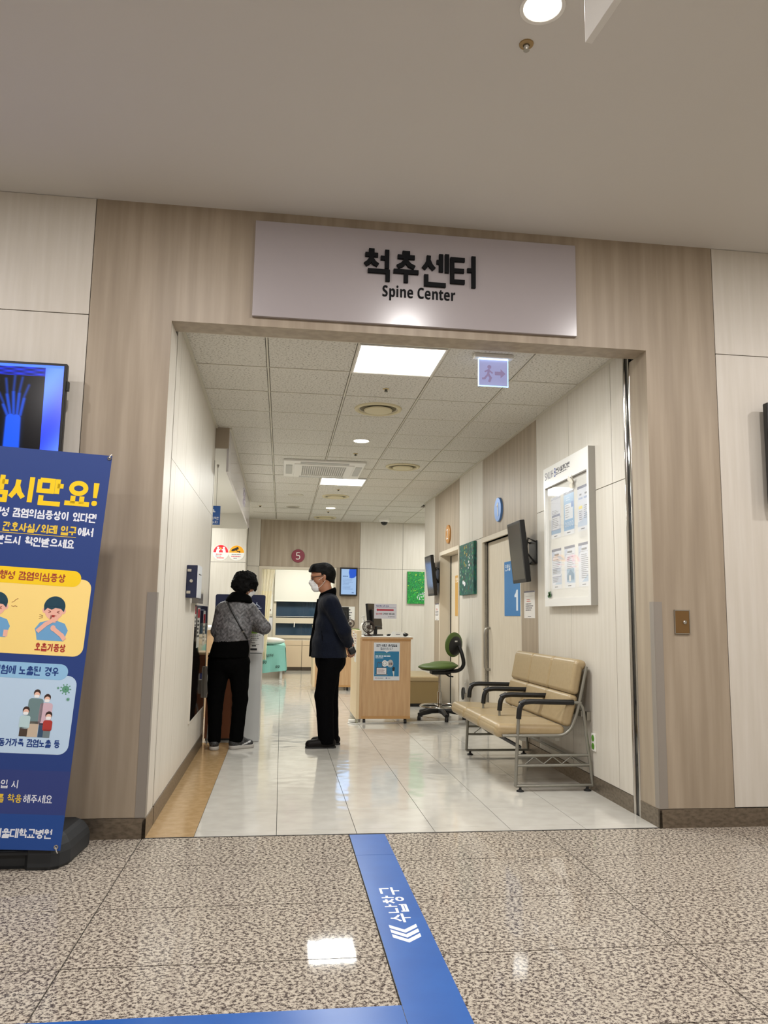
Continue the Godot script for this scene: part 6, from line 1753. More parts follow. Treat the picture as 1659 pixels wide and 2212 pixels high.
	for i in nx2:
		for j in 6:
			var q := []
			for e in [[i, j], [i + 1, j], [i + 1, j + 1], [i, j + 1]]:
				var s: float = float(e[0]) / nx2
				var t: float = float(e[1]) / 6
				var y := lerpf(0.605, lerpf(0.06, 0.15, s), t)
				q.append(Vector3(lerpf(-0.38, 0.37 + 0.035 * t, s), y, 0.915 + 0.022 * t * sin(s * 17.0) + 0.015 * t))
			var n: Vector3 = (q[1] - q[0]).cross(q[3] - q[0]).normalized()
			if n.z < 0: n = -n
			sm.quad(q[0], q[1], q[2], q[3], n)
	part("sheet", sm, teal, bd)
	var pm := MB.new()
	pm.col = hx("16302c")
	for q in [[0.1, 0.43], [0.22, 0.22], [-0.02, 0.3], [-0.1, 0.2], [0.02, 0.42]]:
		for k in 2:
			pm.ring(q[0] + k * 0.04, q[1], 0.014, 0.02, 0.007, 0.956, 0, 10)
			pm.stroke([Vector2(q[0] + k * 0.04 - 0.01, q[1] - 0.03), Vector2(q[0] + k * 0.04 + 0.02, q[1] + 0.03)], 0.005, 0.9565)
	part("printed_marks", pm, M.print, bd)
	var pw := thing("pillow", "white pillow at the near end of the teal bed", "pillow", Vector3(-0.53, 0.632, -10.68))
	var pl := MB.new()
	pl.ell(Vector3(0.0, 0.05, 0.0), Vector3(0.3, 0.075, 0.17), 28, 14)
	part("cushion", pl, M.white, pw)
	part("seam", MB.new().tube([Vector3(-0.28, 0.05, 0.05), Vector3(-0.15, 0.05, 0.15), Vector3(0.15, 0.05, 0.15), Vector3(0.28, 0.05, 0.05)], 0.004, 6), M.white, pw)
	# papers and switch on the wall by the window
	var cp := thing("wall_chart", "small white chart with a dark red strip beside the window", "notice", Vector3(-0.66, 1.2, -12.85))
	part("sheet", B(Vector3(0, 0, 0), Vector3(0.14, 0.42, 0.006)), M.white, cp)
	part("red_strip", B(Vector3(0.0, 0.06, 0.006), Vector3(0.11, 0.1, 0.007)), paint(Color("4a1014"), 0.5), cp)
	var cl := thing("clipboard", "white sheet hanging beside the window above the bed", "paper", Vector3(-0.62, 0.86, -12.85))
	part("sheet", B(Vector3(0, 0, 0), Vector3(0.16, 0.28, 0.004)), paint(Color("d9d8e0"), 0.6), cl)
	part("clip", B(Vector3(0.05, 0.265, 0.004), Vector3(0.11, 0.29, 0.012)), M.steel, cl)

# ------------------------------------------------------------------ bodies and clothes as smooth distance fields
class Field:
	var lo: Vector3
	var nx: int
	var ny: int
	var nz: int
	var h: float
	var f := PackedFloat32Array()

	func _init(a: Vector3, b: Vector3, cell: float) -> void:
		lo = a; h = cell
		var s := (b - a) / cell
		nx = int(ceil(s.x)) + 1; ny = int(ceil(s.y)) + 1; nz = int(ceil(s.z)) + 1
		f.resize(nx * ny * nz)
		f.fill(0.3)

	# tapered capsule from a to b, joined by a smooth minimum of width k; sq stretches it along the axis ax
	func cap(a: Vector3, b: Vector3, ra: float, rb: float, k := 0.02, ax := Vector3.ZERO, sq := 1.0) -> Field:
		var big := maxf(ra, rb) * maxf(1.0, sq) + k + 3.0 * h
		var mn := (a.min(b) - Vector3.ONE * big - lo) / h
		var mx := (a.max(b) + Vector3.ONE * big - lo) / h
		var x0 := maxi(0, int(mn.x)); var x1 := mini(nx - 1, int(mx.x) + 1)
		var y0 := maxi(0, int(mn.y)); var y1 := mini(ny - 1, int(mx.y) + 1)
		var z0 := maxi(0, int(mn.z)); var z1 := mini(nz - 1, int(mx.z) + 1)
		var g := 1.0 / sq - 1.0
		var ab := b - a
		ab += ax * (ab.dot(ax) * g)
		var l2 := maxf(ab.length_squared(), 1e-9)
		var ik := 1.0 / k
		for z in range(z0, z1 + 1):
			for y in range(y0, y1 + 1):
				var i := (z * ny + y) * nx + x0
				for x in range(x0, x1 + 1):
					var q := Vector3(lo.x + x * h, lo.y + y * h, lo.z + z * h) - a
					if sq != 1.0: q += ax * (q.dot(ax) * g)
					var t := clampf(q.dot(ab) / l2, 0.0, 1.0)
					var d := (q - ab * t).length() - ra - (rb - ra) * t
					var o := f[i]
					var e := k - absf(o - d)
					f[i] = minf(o, d) - (e * e * ik * 0.25 if e > 0.0 else 0.0)
					i += 1
		return self

	# keep only the side where n.p < d
	func cut(n: Vector3, d: float) -> Field:
		n = n.normalized()
		var i := 0
		for z in nz:
			for y in ny:
				for x in nx:
					var e := n.x * (lo.x + x * h) + n.y * (lo.y + y * h) + n.z * (lo.z + z * h) - d
					if e > f[i]: f[i] = e
					i += 1
		return self

	# keep what lies on the inner side of at least one of two planes
	func cut_either(n1: Vector3, d1: float, n2: Vector3, d2: float) -> Field:
		var i := 0
		for z in nz:
			for y in ny:
				for x in nx:
					var p := Vector3(lo.x + x * h, lo.y + y * h, lo.z + z * h)
					f[i] = maxf(f[i], minf(n1.dot(p) - d1, n2.dot(p) - d2))
					i += 1
		return self

	# take a capsule away
	func carve(a: Vector3, b: Vector3, r: float) -> Field:
		var ab := b - a
		var i := 0
		for z in nz:
			for y in ny:
				for x in nx:
					var q := Vector3(lo.x + x * h, lo.y + y * h, lo.z + z * h) - a
					var t := clampf(q.dot(ab) / ab.length_squared(), 0.0, 1.0)
					f[i] = maxf(f[i], r - (q - ab * t).length())
					i += 1
		return self

	func sample(p: Vector3) -> float:
		var q := (p - lo) / h
		var x := clampi(int(round(q.x)), 0, nx - 1); var y := clampi(int(round(q.y)), 0, ny - 1); var z := clampi(int(round(q.z)), 0, nz - 1)
		return f[(z * ny + y) * nx + x]

	# outermost z of the surface above (x, y), seen from +z
	func front(x: float, y: float) -> float:
		var z := lo.z + (nz - 1) * h
		while z > lo.z and sample(Vector3(x, y, z)) > 0.0: z -= h * 0.5
		return z

	func build(mb: MB, deco: Variant = null) -> void:
		var vid := PackedInt32Array()
		vid.resize(f.size())
		vid.fill(-1)
		var pts := PackedVector3Array()
		var sy := nx
		var sz := nx * ny
		var off := [0, 1, sy, sy + 1, sz, sz + 1, sz + sy, sz + sy + 1]
		var edges := [[0, 1], [2, 3], [4, 5], [6, 7], [0, 2], [1, 3], [4, 6], [5, 7], [0, 4], [1, 5], [2, 6], [3, 7]]
		var lim := 4.0 * h
		for z in nz - 1:
			for y in ny - 1:
				var i := (z * ny + y) * nx
				for x in nx - 1:
					var v0 := f[i + x]
					if v0 < lim and v0 > -lim:
						var j := i + x
						var neg := 0
						for o in off:
							if f[j + o] < 0.0: neg += 1
						if neg > 0 and neg < 8:
							var s := Vector3.ZERO
							var c := 0
							for e in edges:
								var a := f[j + off[e[0]]]
								var b := f[j + off[e[1]]]
								if (a < 0.0) != (b < 0.0):
									var t := a / (a - b)
									var pa := Vector3(e[0] & 1, (e[0] >> 1) & 1, (e[0] >> 2) & 1)
									var pb := Vector3(e[1] & 1, (e[1] >> 1) & 1, (e[1] >> 2) & 1)
									s += pa.lerp(pb, t); c += 1
							vid[j] = pts.size()
							pts.append(lo + (Vector3(x, y, z) + s / c) * h)
		var quads := PackedInt32Array()
		for z in range(1, nz - 1):
			for y in range(1, ny - 1):
				var i := (z * ny + y) * nx
				for x in range(1, nx - 1):
					var j := i + x
					if vid[j] < 0: continue
					var a := f[j] < 0.0
					for k in 3:
						var st: int = [1, sy, sz][k]
						if (f[j + st] < 0.0) == a: continue
						var u: int = [sy, sz, 1][k]
						var w: int = [sz, 1, sy][k]
						var q := [vid[j], vid[j - u], vid[j - u - w], vid[j - w]]
						if q.min() < 0: continue
						if not a: q.reverse()
						for e in q: quads.append(e)
		var nor := PackedVector3Array()
		nor.resize(pts.size())
		for i in range(0, quads.size(), 4):
			var n := (pts[quads[i + 2]] - pts[quads[i]]).cross(pts[quads[i + 3]] - pts[quads[i + 1]])
			for k in 4: nor[quads[i + k]] += n
		var col := PackedColorArray()
		col.resize(pts.size())
		for i in pts.size():
			nor[i] = nor[i].normalized()
			col[i] = mb.col
		if deco != null:
			for i in pts.size():
				var r: Array = deco.call(pts[i], nor[i])
				pts[i] = r[0]; col[i] = r[1]
			nor.fill(Vector3.ZERO)
			for i in range(0, quads.size(), 4):
				var n := (pts[quads[i + 2]] - pts[quads[i]]).cross(pts[quads[i + 3]] - pts[quads[i + 1]])
				for k in 4: nor[quads[i + k]] += n
			for i in pts.size(): nor[i] = nor[i].normalized()
		for i in range(0, quads.size(), 4):
			for k in [0, 2, 1, 0, 3, 2]:
				var e := quads[i + k]
				mb.v.append(pts[e]); mb.n.append(nor[e]); mb.c.append(col[e])

func add_hand(mb: MB, wrist: Vector3, dir: Vector3, back: Vector3, thumb: float, curl: float) -> void:
	dir = dir.normalized()
	back = (back - dir * back.dot(dir)).normalized()
	var side := back.cross(dir) * thumb
	var F := Field.new(wrist - Vector3.ONE * 0.13 + dir * 0.06, wrist + Vector3.ONE * 0.13 + dir * 0.06, 0.004)
	var w := func(x: float, y: float, z: float) -> Vector3: return wrist + dir * x + side * y + back * z
	F.cap(w.call(-0.05, 0, 0), w.call(0.0, 0, 0), 0.027, 0.025, 0.01, back, 0.8)
	var ys := [0.03, 0.01, -0.01, -0.028]
	var ln := [0.07, 0.078, 0.072, 0.056]
	for i in 4:
		F.cap(w.call(0.0, ys[i] * 0.5, 0), w.call(0.08, ys[i], 0), 0.02, 0.0135, 0.012, back, 0.8)
		var p := Vector3(0.082, ys[i], 0.0)
		var a := 0.0
		var r := 0.0098 if i < 3 else 0.0086
		for s in 3:
			a += curl * [0.8, 1.0, 0.7][s]
			var l: float = ln[i] * [0.45, 0.31, 0.24][s]
			var q := p + Vector3(cos(a) * l, (ys[i] * 0.08 if curl < 0.5 else 0.0), -sin(a) * l)
			F.cap(w.call(p.x, p.y, p.z), w.call(q.x, q.y, q.z), r, r * 0.9, 0.004)
			p = q; r *= 0.9
	F.cap(w.call(0.015, 0.02, -0.006), w.call(0.045, 0.047, -0.02), 0.016, 0.0125, 0.01)
	F.cap(w.call(0.045, 0.047, -0.02), w.call(0.07, 0.052, -0.034), 0.0118, 0.0105, 0.004)
	F.cap(w.call(0.07, 0.052, -0.034), w.call(0.09, 0.048, -0.046), 0.0105, 0.0085, 0.004)
	F.build(mb)

# a head looking along fwd, its centre (between the ears) at c
func add_head(mb: MB, c: Vector3, fwd: Vector3, up: Vector3, neck: Vector3, k := 1.0) -> Dictionary:
	fwd = fwd.normalized()
	up = (up - fwd * up.dot(fwd)).normalized()
	var sd := fwd.cross(up)
	var w := func(x: float, y: float, z: float) -> Vector3: return c + (fwd * x + up * y + sd * z) * k
	var F := Field.new(c - Vector3.ONE * 0.17 - Vector3(0, 0.05, 0), c + Vector3.ONE * 0.17, 0.005)
	F.cap(w.call(-0.03, 0.035, 0), w.call(0.02, 0.04, 0), 0.088 * k, 0.085 * k, 0.02, sd, 0.87)
	F.cap(w.call(0.035, 0.01, 0), w.call(0.045, -0.07, 0), 0.064 * k, 0.043 * k, 0.03, sd, 0.98)
	F.cap(w.call(0.06, -0.088, 0), w.call(0.066, -0.09, 0), 0.028 * k, 0.026 * k, 0.025)
	F.cap(w.call(0.088, 0.03, -0.03), w.call(0.088, 0.03, 0.03), 0.014 * k, 0.014 * k, 0.02)
	F.cap(w.call(0.093, 0.012, 0), w.call(0.112, -0.026, 0), 0.009 * k, 0.0145 * k, 0.012)
	F.cap(w.call(0.1, -0.03, -0.01), w.call(0.1, -0.03, 0.01), 0.01 * k, 0.01 * k, 0.008)
	F.cap(w.call(0.09, -0.055, -0.016), w.call(0.09, -0.055, 0.016), 0.008 * k, 0.008 * k, 0.008)
	for s in [-1.0, 1.0]:
		F.cap(w.call(-0.012, 0.018, s * 0.077), w.call(-0.008, -0.024, s * 0.074), 0.017 * k, 0.011 * k, 0.008, sd, 0.55)
		F.cap(w.call(0.06, -0.015, s * 0.04), w.call(0.05, -0.03, s * 0.045), 0.02 * k, 0.02 * k, 0.02)
	F.cap(w.call(-0.015, -0.045, 0), neck, 0.056 * k, 0.06 * k, 0.02)
	F.build(mb)
	return {"at": w, "fwd": fwd, "up": up, "side": sd, "k": k}

func eyes(parent: Node, hd: Dictionary) -> void:
	for s in [-1.0, 1.0]:
		var m := MB.new()
		m.col = Color(0.75, 0.72, 0.68)
		m.ell(hd.at.call(0.079, 0.008, s * 0.03), Vector3.ONE * 0.0115 * hd.k, 12, 8)
		m.col = Color(0.02, 0.012, 0.008)
		m.ell(hd.at.call(0.087, 0.007, s * 0.03), Vector3.ONE * 0.0048 * hd.k, 8, 6)
		part("eye", m, M.print, parent)

func surgical_mask(parent: Node, hd: Dictionary, tilt := 0.0) -> void:
	var k: float = hd.k
	var c: Vector3 = hd.at.call(0.05, -0.05, 0)
	var F := Field.new(c - Vector3.ONE * 0.12, c + Vector3.ONE * 0.12, 0.005)
	F.cap(hd.at.call(0.035, 0.01, 0), hd.at.call(0.045, -0.07, 0), 0.07 * k, 0.051 * k, 0.03, hd.side, 0.98)
	F.cap(hd.at.call(0.06, -0.09, 0), hd.at.call(0.068, -0.092, 0), 0.034 * k, 0.033 * k, 0.025)
	F.cap(hd.at.call(0.098, 0.0, 0), hd.at.call(0.112, -0.03, 0), 0.014 * k, 0.022 * k, 0.02)
	F.cap(hd.at.call(0.1, -0.03, 0), hd.at.call(0.09, -0.08, 0), 0.026 * k, 0.022 * k, 0.02)
	var fw: Vector3 = hd.fwd
	var up: Vector3 = hd.up
	var top: Vector3 = hd.at.call(0.1, -0.004, 0)
	F.cut(up - fw * 0.25, (up - fw * 0.25).normalized().dot(top))
	var low: Vector3 = hd.at.call(0.06, -0.122, 0)
	F.cut(-up, -up.dot(low))
	var rear: Vector3 = hd.at.call(0.058, -0.05, 0)
	F.cut(-fw + up * 0.2, (-fw + up * 0.2).normalized().dot(rear))
	var m := MB.new()
	m.col = Color(0.72, 0.72, 0.72)
	F.build(m, func(p: Vector3, n: Vector3) -> Array:
		var y := up.dot(p - top)
		var fold := absf(fposmod(y / 0.026, 1.0) - 0.5)
		return [p + n * 0.0025 * (fold - 0.25), Color(0.72, 0.72, 0.73)])
	var o := part("face_mask", m, M.print, parent)
	o.set_meta("label", "white surgical mask")
	for s in [-1.0, 1.0]:
		var l := MB.new()
		l.tube([hd.at.call(0.06, -0.022, s * 0.058), hd.at.call(0.02, 0.0, s * 0.075), hd.at.call(-0.016, 0.026, s * 0.086)], 0.0018, 6)
		l.tube([hd.at.call(0.058, -0.095, s * 0.042), hd.at.call(0.015, -0.06, s * 0.068), hd.at.call(-0.018, -0.022, s * 0.083)], 0.0018, 6)
		part("ear_loop", l, M.white, o)

func add_body(mb: MB, bones: Array, lo: Vector3, hi: Vector3) -> void:
	var F := Field.new(lo, hi, 0.016)
	for b in bones: F.cap(b[0], b[1], b[2], b[3], 0.03, b[4] if b.size() > 4 else Vector3.ZERO, b[5] if b.size() > 5 else 1.0)
	F.build(mb)

func build_man() -> void:
	var X := Vector3.RIGHT
	var Z := Vector3.BACK
	var o := thing("person", "standing man in a navy jacket, black trousers and white mask, hands behind his back", "person", Vector3(0.11, 0, -2.87), "people")
	var skin := paint(Color("9c6b50"), 0.55)
	skin.subsurf_scatter_enabled = true; skin.subsurf_scatter_strength = 0.08
	var navy := triplanar(paint(Color(1, 1, 1), 0.8), noise(101, 0.05, 3, [[0.0, "0a0e19"], [1.0, "101624"]], 256), Vector3(5, 5, 5))
	navy.rim_enabled = true; navy.rim = 0.15
	var blk := triplanar(paint(Color(1, 1, 1), 0.85), noise(102, 0.05, 3, [[0.0, "050506"], [1.0, "0a0a0b"]], 256), Vector3(5, 5, 5))
	blk.metallic_specular = 0.12; navy.metallic_specular = 0.2
	var b := MB.new()
	var neck := Vector3(0.0, 1.33, 0)
	var sh_n := Vector3(0.02, 1.275, 0.165); var el_n := Vector3(0.135, 1.045, 0.205); var wr_n := Vector3(0.19, 0.905, 0.09)
	var sh_f := Vector3(0.02, 1.275, -0.165); var el_f := Vector3(0.155, 1.05, -0.205); var wr_f := Vector3(0.225, 0.905, -0.06)
	var hip_n := Vector3(0.03, 0.77, 0.085); var kn_n := Vector3(-0.02, 0.46, 0.092); var an_n := Vector3(0.012, 0.07, 0.09)
	var hip_f := Vector3(0.03, 0.77, -0.085); var kn_f := Vector3(0.035, 0.47, -0.09); var an_f := Vector3(0.065, 0.07, -0.09)
	add_body(b, [[Vector3(0.0, 1.36, 0), Vector3(0.005, 1.25, 0), 0.05, 0.09, Z, 1.4], [Vector3(0.005, 1.25, 0), Vector3(0.012, 0.9, 0), 0.088, 0.12, Z, 1.3], [Vector3(0.012, 0.9, 0), Vector3(0.03, 0.77, 0), 0.12, 0.11, Z, 1.2],
		[sh_n, el_n, 0.055, 0.045], [el_n, wr_n, 0.044, 0.03], [sh_f, el_f, 0.055, 0.045], [el_f, wr_f, 0.044, 0.03],
		[hip_n, kn_n, 0.08, 0.055], [kn_n, an_n, 0.052, 0.038], [hip_f, kn_f, 0.08, 0.055], [kn_f, an_f, 0.052, 0.038],
		[an_n + Vector3(0.03, -0.02, 0), an_n + Vector3(-0.12, -0.035, 0), 0.03, 0.025], [an_f + Vector3(0.03, -0.02, 0), an_f + Vector3(-0.12, -0.035, 0), 0.03, 0.025]],
		Vector3(-0.25, 0.0, -0.32), Vector3(0.32, 1.45, 0.32))
	var hd := add_head(b, Vector3(-0.058, 1.515, 0), Vector3(-1, -0.1, 0.05), Vector3(-0.05, 1, 0), neck, 0.97)
	add_hand(b, wr_n, Vector3(0.4, -0.75, -0.35), Vector3(0.35, 0.1, 0.9), 1.0, 0.75)
	add_hand(b, wr_f, Vector3(0.25, -0.5, 0.75), Vector3(0.95, 0.2, 0.1), 1.0, 0.6)
	part("body", b, skin, o)
	eyes(o, hd)
	surgical_mask(o, hd)
	# hair
	var H := Field.new(Vector3(-0.21, 1.36, -0.13), Vector3(0.11, 1.7, 0.13), 0.005)
	H.cap(hd.at.call(-0.03, 0.05, 0), hd.at.call(0.035, 0.055, 0), 0.094, 0.088, 0.02, Z, 0.9)
	H.cap(hd.at.call(-0.055, 0.03, 0), hd.at.call(-0.068, -0.04, 0), 0.07, 0.046, 0.03, Z, 1.05)
	H.cap(hd.at.call(0.07, 0.092, 0), hd.at.call(0.098, 0.08, 0), 0.03, 0.018, 0.03, Z, 1.8)
	H.cap(hd.at.call(-0.03, 0.09, 0), hd.at.call(0.06, 0.1, 0), 0.055, 0.04, 0.03, Z, 1.1)
	var ca: Vector3 = (-hd.up + hd.fwd * 0.18).normalized()
	var cb: Vector3 = (hd.fwd - hd.up * 0.12).normalized()
	H.cut_either(ca, ca.dot(hd.at.call(0.06, 0.062, 0)), cb, cb.dot(hd.at.call(0.012, 0.02, 0)))
	var cc: Vector3 = (-hd.up + hd.fwd * 0.5).normalized()
	H.cut(cc, cc.dot(hd.at.call(-0.02, -0.012, 0)))
	for s in [-1.0, 1.0]: H.carve(hd.at.call(-0.006, 0.014, s * 0.088), hd.at.call(0.0, -0.04, s * 0.088), 0.024)
	var hn := FastNoiseLite.new()
	hn.seed = 4; hn.frequency = 30.0
	var hm := MB.new()
	H.build(hm, func(p: Vector3, n: Vector3) -> Array: return [p + n * 0.004 * hn.get_noise_3d(p.x * 0.4, p.y, p.z * 2.0), Color.WHITE])
	part("hair", hm, paint(Color("060505"), 0.6, 0.0, 0.25), o)
	# glasses
	var g := MB.new()
	for s in [-1.0, 1.0]:
		var rim := []
		for q in [[0.022, 0.018], [0.024, 0.0], [0.02, -0.018], [-0.012, -0.018], [-0.022, -0.004], [-0.02, 0.018]]:
			rim.append(hd.at.call(0.108 - 0.008 * absf(q[0]) / 0.02, 0.008 + q[1], s * (0.034 + q[0])))
		g.tube(rim, 0.0022, 6, true)
		g.tube([hd.at.call(0.1, 0.02, s * 0.058), hd.at.call(0.06, 0.022, s * 0.076), hd.at.call(-0.01, 0.026, s * 0.083), hd.at.call(-0.03, 0.012, s * 0.08)], 0.0026, 6)
	g.tube([hd.at.call(0.108, 0.012, -0.012), hd.at.call(0.112, 0.014, 0), hd.at.call(0.108, 0.012, 0.012)], 0.0022, 6)
	var gl := part("glasses", g, M.black, o)
	for s in [-1.0, 1.0]:
		var lens := MB.new()
		lens.ell(hd.at.call(0.105, 0.008, s * 0.034), Vector3(0.0012, 0.018, 0.02), 14, 6)
		var lm := paint(Color(0.9, 0.95, 1.0, 0.12), 0.02)
		lm.transparency = BaseMaterial3D.TRANSPARENCY_ALPHA
		part("lens", lens, lm, gl)
	# jacket
	var J := Field.new(Vector3(-0.24, 0.76, -0.34), Vector3(0.34, 1.42, 0.34), 0.009)
	J.cap(Vector3(0.008, 1.27, 0), Vector3(0.01, 1.08, 0), 0.102, 0.118, 0.04, Z, 1.5)
	J.cap(Vector3(0.01, 1.08, 0), Vector3(0.012, 0.93, 0), 0.12, 0.148, 0.04, Z, 1.32)
	J.cap(Vector3(0.012, 0.93, 0), Vector3(0.022, 0.75, 0), 0.148, 0.17, 0.03, Z, 1.2)
	J.cap(Vector3(0.005, 1.285, -0.12), Vector3(0.005, 1.285, 0.12), 0.068, 0.068, 0.06)
	J.cap(Vector3(-0.005, 1.33, 0), Vector3(0.0, 1.29, 0), 0.07, 0.09, 0.04)
	for q in [[sh_n, el_n, wr_n], [sh_f, el_f, wr_f]]:
		J.cap(q[0], q[1], 0.077, 0.064, 0.025)
		J.cap(q[1], q[1].lerp(q[2], 0.8), 0.063, 0.047, 0.015)
	J.cut(Vector3(0.0, -1, 0), -0.795)
	for q in [[el_n, wr_n], [el_f, wr_f]]:
		pass
	var wn := FastNoiseLite.new()
	wn.seed = 9; wn.frequency = 5.5
	var jm := MB.new()
	J.build(jm, func(p: Vector3, n: Vector3) -> Array:
		var amp := 0.007
		return [p + n * amp * wn.get_noise_3d(p.x * 1.5, p.y * 1.4 + p.x * 0.8, p.z * 1.5), Color.WHITE])
	var jk := part("jacket", jm, navy, o)
	var C := Field.new(Vector3(-0.14, 1.26, -0.14), Vector3(0.14, 1.46, 0.14), 0.007)
	C.cap(Vector3(0.004, 1.40, 0), Vector3(-0.012, 1.31, 0), 0.071, 0.082, 0.01)
	C.cut(Vector3(-0.45, 1, 0), Vector3(-0.45, 1, 0).normalized().dot(Vector3(0.045, 1.432, 0)))
	C.cut(Vector3(0.3, -1, 0), Vector3(0.3, -1, 0).normalized().dot(Vector3(0.0, 1.335, 0)))
	var cm := MB.new()
	C.build(cm)
	part("collar", cm, blk, jk)
	# zip placket, pocket and hem band
	part("zip_placket", MB.new().tube([Vector3(-0.092, 1.325, 0.02), Vector3(-0.112, 1.2, 0.012), Vector3(-0.13, 1.05, 0.01), Vector3(-0.148, 0.93, 0.01), Vector3(-0.152, 0.8, 0.01)], 0.012, 8), blk, jk)
	var pk := []
	for k in 6:
		var x := -0.06 + 0.012 * k / 5.0
		var y := 1.037 - 0.139 * k / 5.0
		pk.append(Vector3(x, y, J.front(x, y) + 0.002))
	part("pocket_zip", MB.new().tube(pk, 0.004, 6), blk, jk)
	# trousers
	var T := Field.new(Vector3(-0.2, 0.0, -0.24), Vector3(0.26, 0.92, 0.24), 0.01)
	T.cap(Vector3(0.022, 0.86, 0), Vector3(0.035, 0.77, 0), 0.135, 0.14, 0.03, Z, 1.15)
	for q in [[hip_n, kn_n, an_n], [hip_f, kn_f, an_f]]:
		T.cap(q[0], q[1], 0.108, 0.084, 0.03)
		T.cap(q[1], q[2] - Vector3(0, 0.02, 0), 0.084, 0.07, 0.02)
	T.cut(Vector3(0, -1, 0), -0.035)
	T.cut(Vector3(0, 1, 0), 0.88)
	var tm := MB.new()
	T.build(tm, func(p: Vector3, n: Vector3) -> Array: return [p + n * 0.005 * wn.get_noise_3d(p.x * 2.0, p.y * 1.2, p.z * 2.0), Color.WHITE])
	part("trousers", tm, blk, o)
	for q in [an_n, an_f]:
		var S := Field.new(Vector3(q.x - 0.24, -0.02, q.z - 0.08), Vector3(q.x + 0.12, 0.14, q.z + 0.08), 0.006)
		S.cap(Vector3(q.x - 0.15, 0.03, q.z), Vector3(q.x - 0.02, 0.045, q.z), 0.04, 0.046, 0.02, Z, 1.05)
		S.cap(Vector3(q.x - 0.02, 0.045, q.z), Vector3(q.x + 0.045, 0.045, q.z), 0.044, 0.04, 0.02)
		S.cap(Vector3(q.x, 0.05, q.z), Vector3(q.x + 0.01, 0.1, q.z), 0.045, 0.042, 0.02)
		S.cut(Vector3(0, -1, 0), -0.012)
		var sm := MB.new()
		S.build(sm)
		var sh := part("shoe", sm, paint(Color("0d0908"), 0.55, 0.0, 0.3), o)
		var sole := MB.new()
		sole.xf = Transform3D(Basis(Vector3.RIGHT, -PI / 2), Vector3(q.x, 0.0, q.z))
		sole.prism(PackedVector2Array([Vector2(-0.19, -0.01), Vector2(-0.175, -0.034), Vector2(-0.12, -0.044), Vector2(0.0, -0.034), Vector2(0.06, -0.037), Vector2(0.083, -0.018), Vector2(0.083, 0.018), Vector2(0.06, 0.037), Vector2(0.0, 0.034), Vector2(-0.12, 0.044), Vector2(-0.175, 0.034), Vector2(-0.19, 0.01)]), 0.0, 0.016)
		part("sole", sole, M.rubber, sh)
	# what he holds behind his back
	var pc := thing("pouch", "small black pouch held behind the man's back", "pouch", Vector3(0.11 + 0.222, 0.862, -2.87 + 0.105))
	var pm := MB.new()
	pm.xf = Transform3D(Basis(Vector3.BACK, 0.5), Vector3.ZERO)
	pm.rbox(Vector3.ZERO, Vector3(0.066, 0.072, 0.046), 0.022, 4)
	part("case", pm, paint(Color("0a0a0b"), 0.45), pc)
	var zp := MB.new()
	zp.xf = pm.xf
	zp.tube([Vector3(-0.02, 0.026, 0.0195), Vector3(0.0, 0.029, 0.02), Vector3(0.02, 0.026, 0.0195)], 0.002, 6)
	part("zip", zp, M.steel, pc)

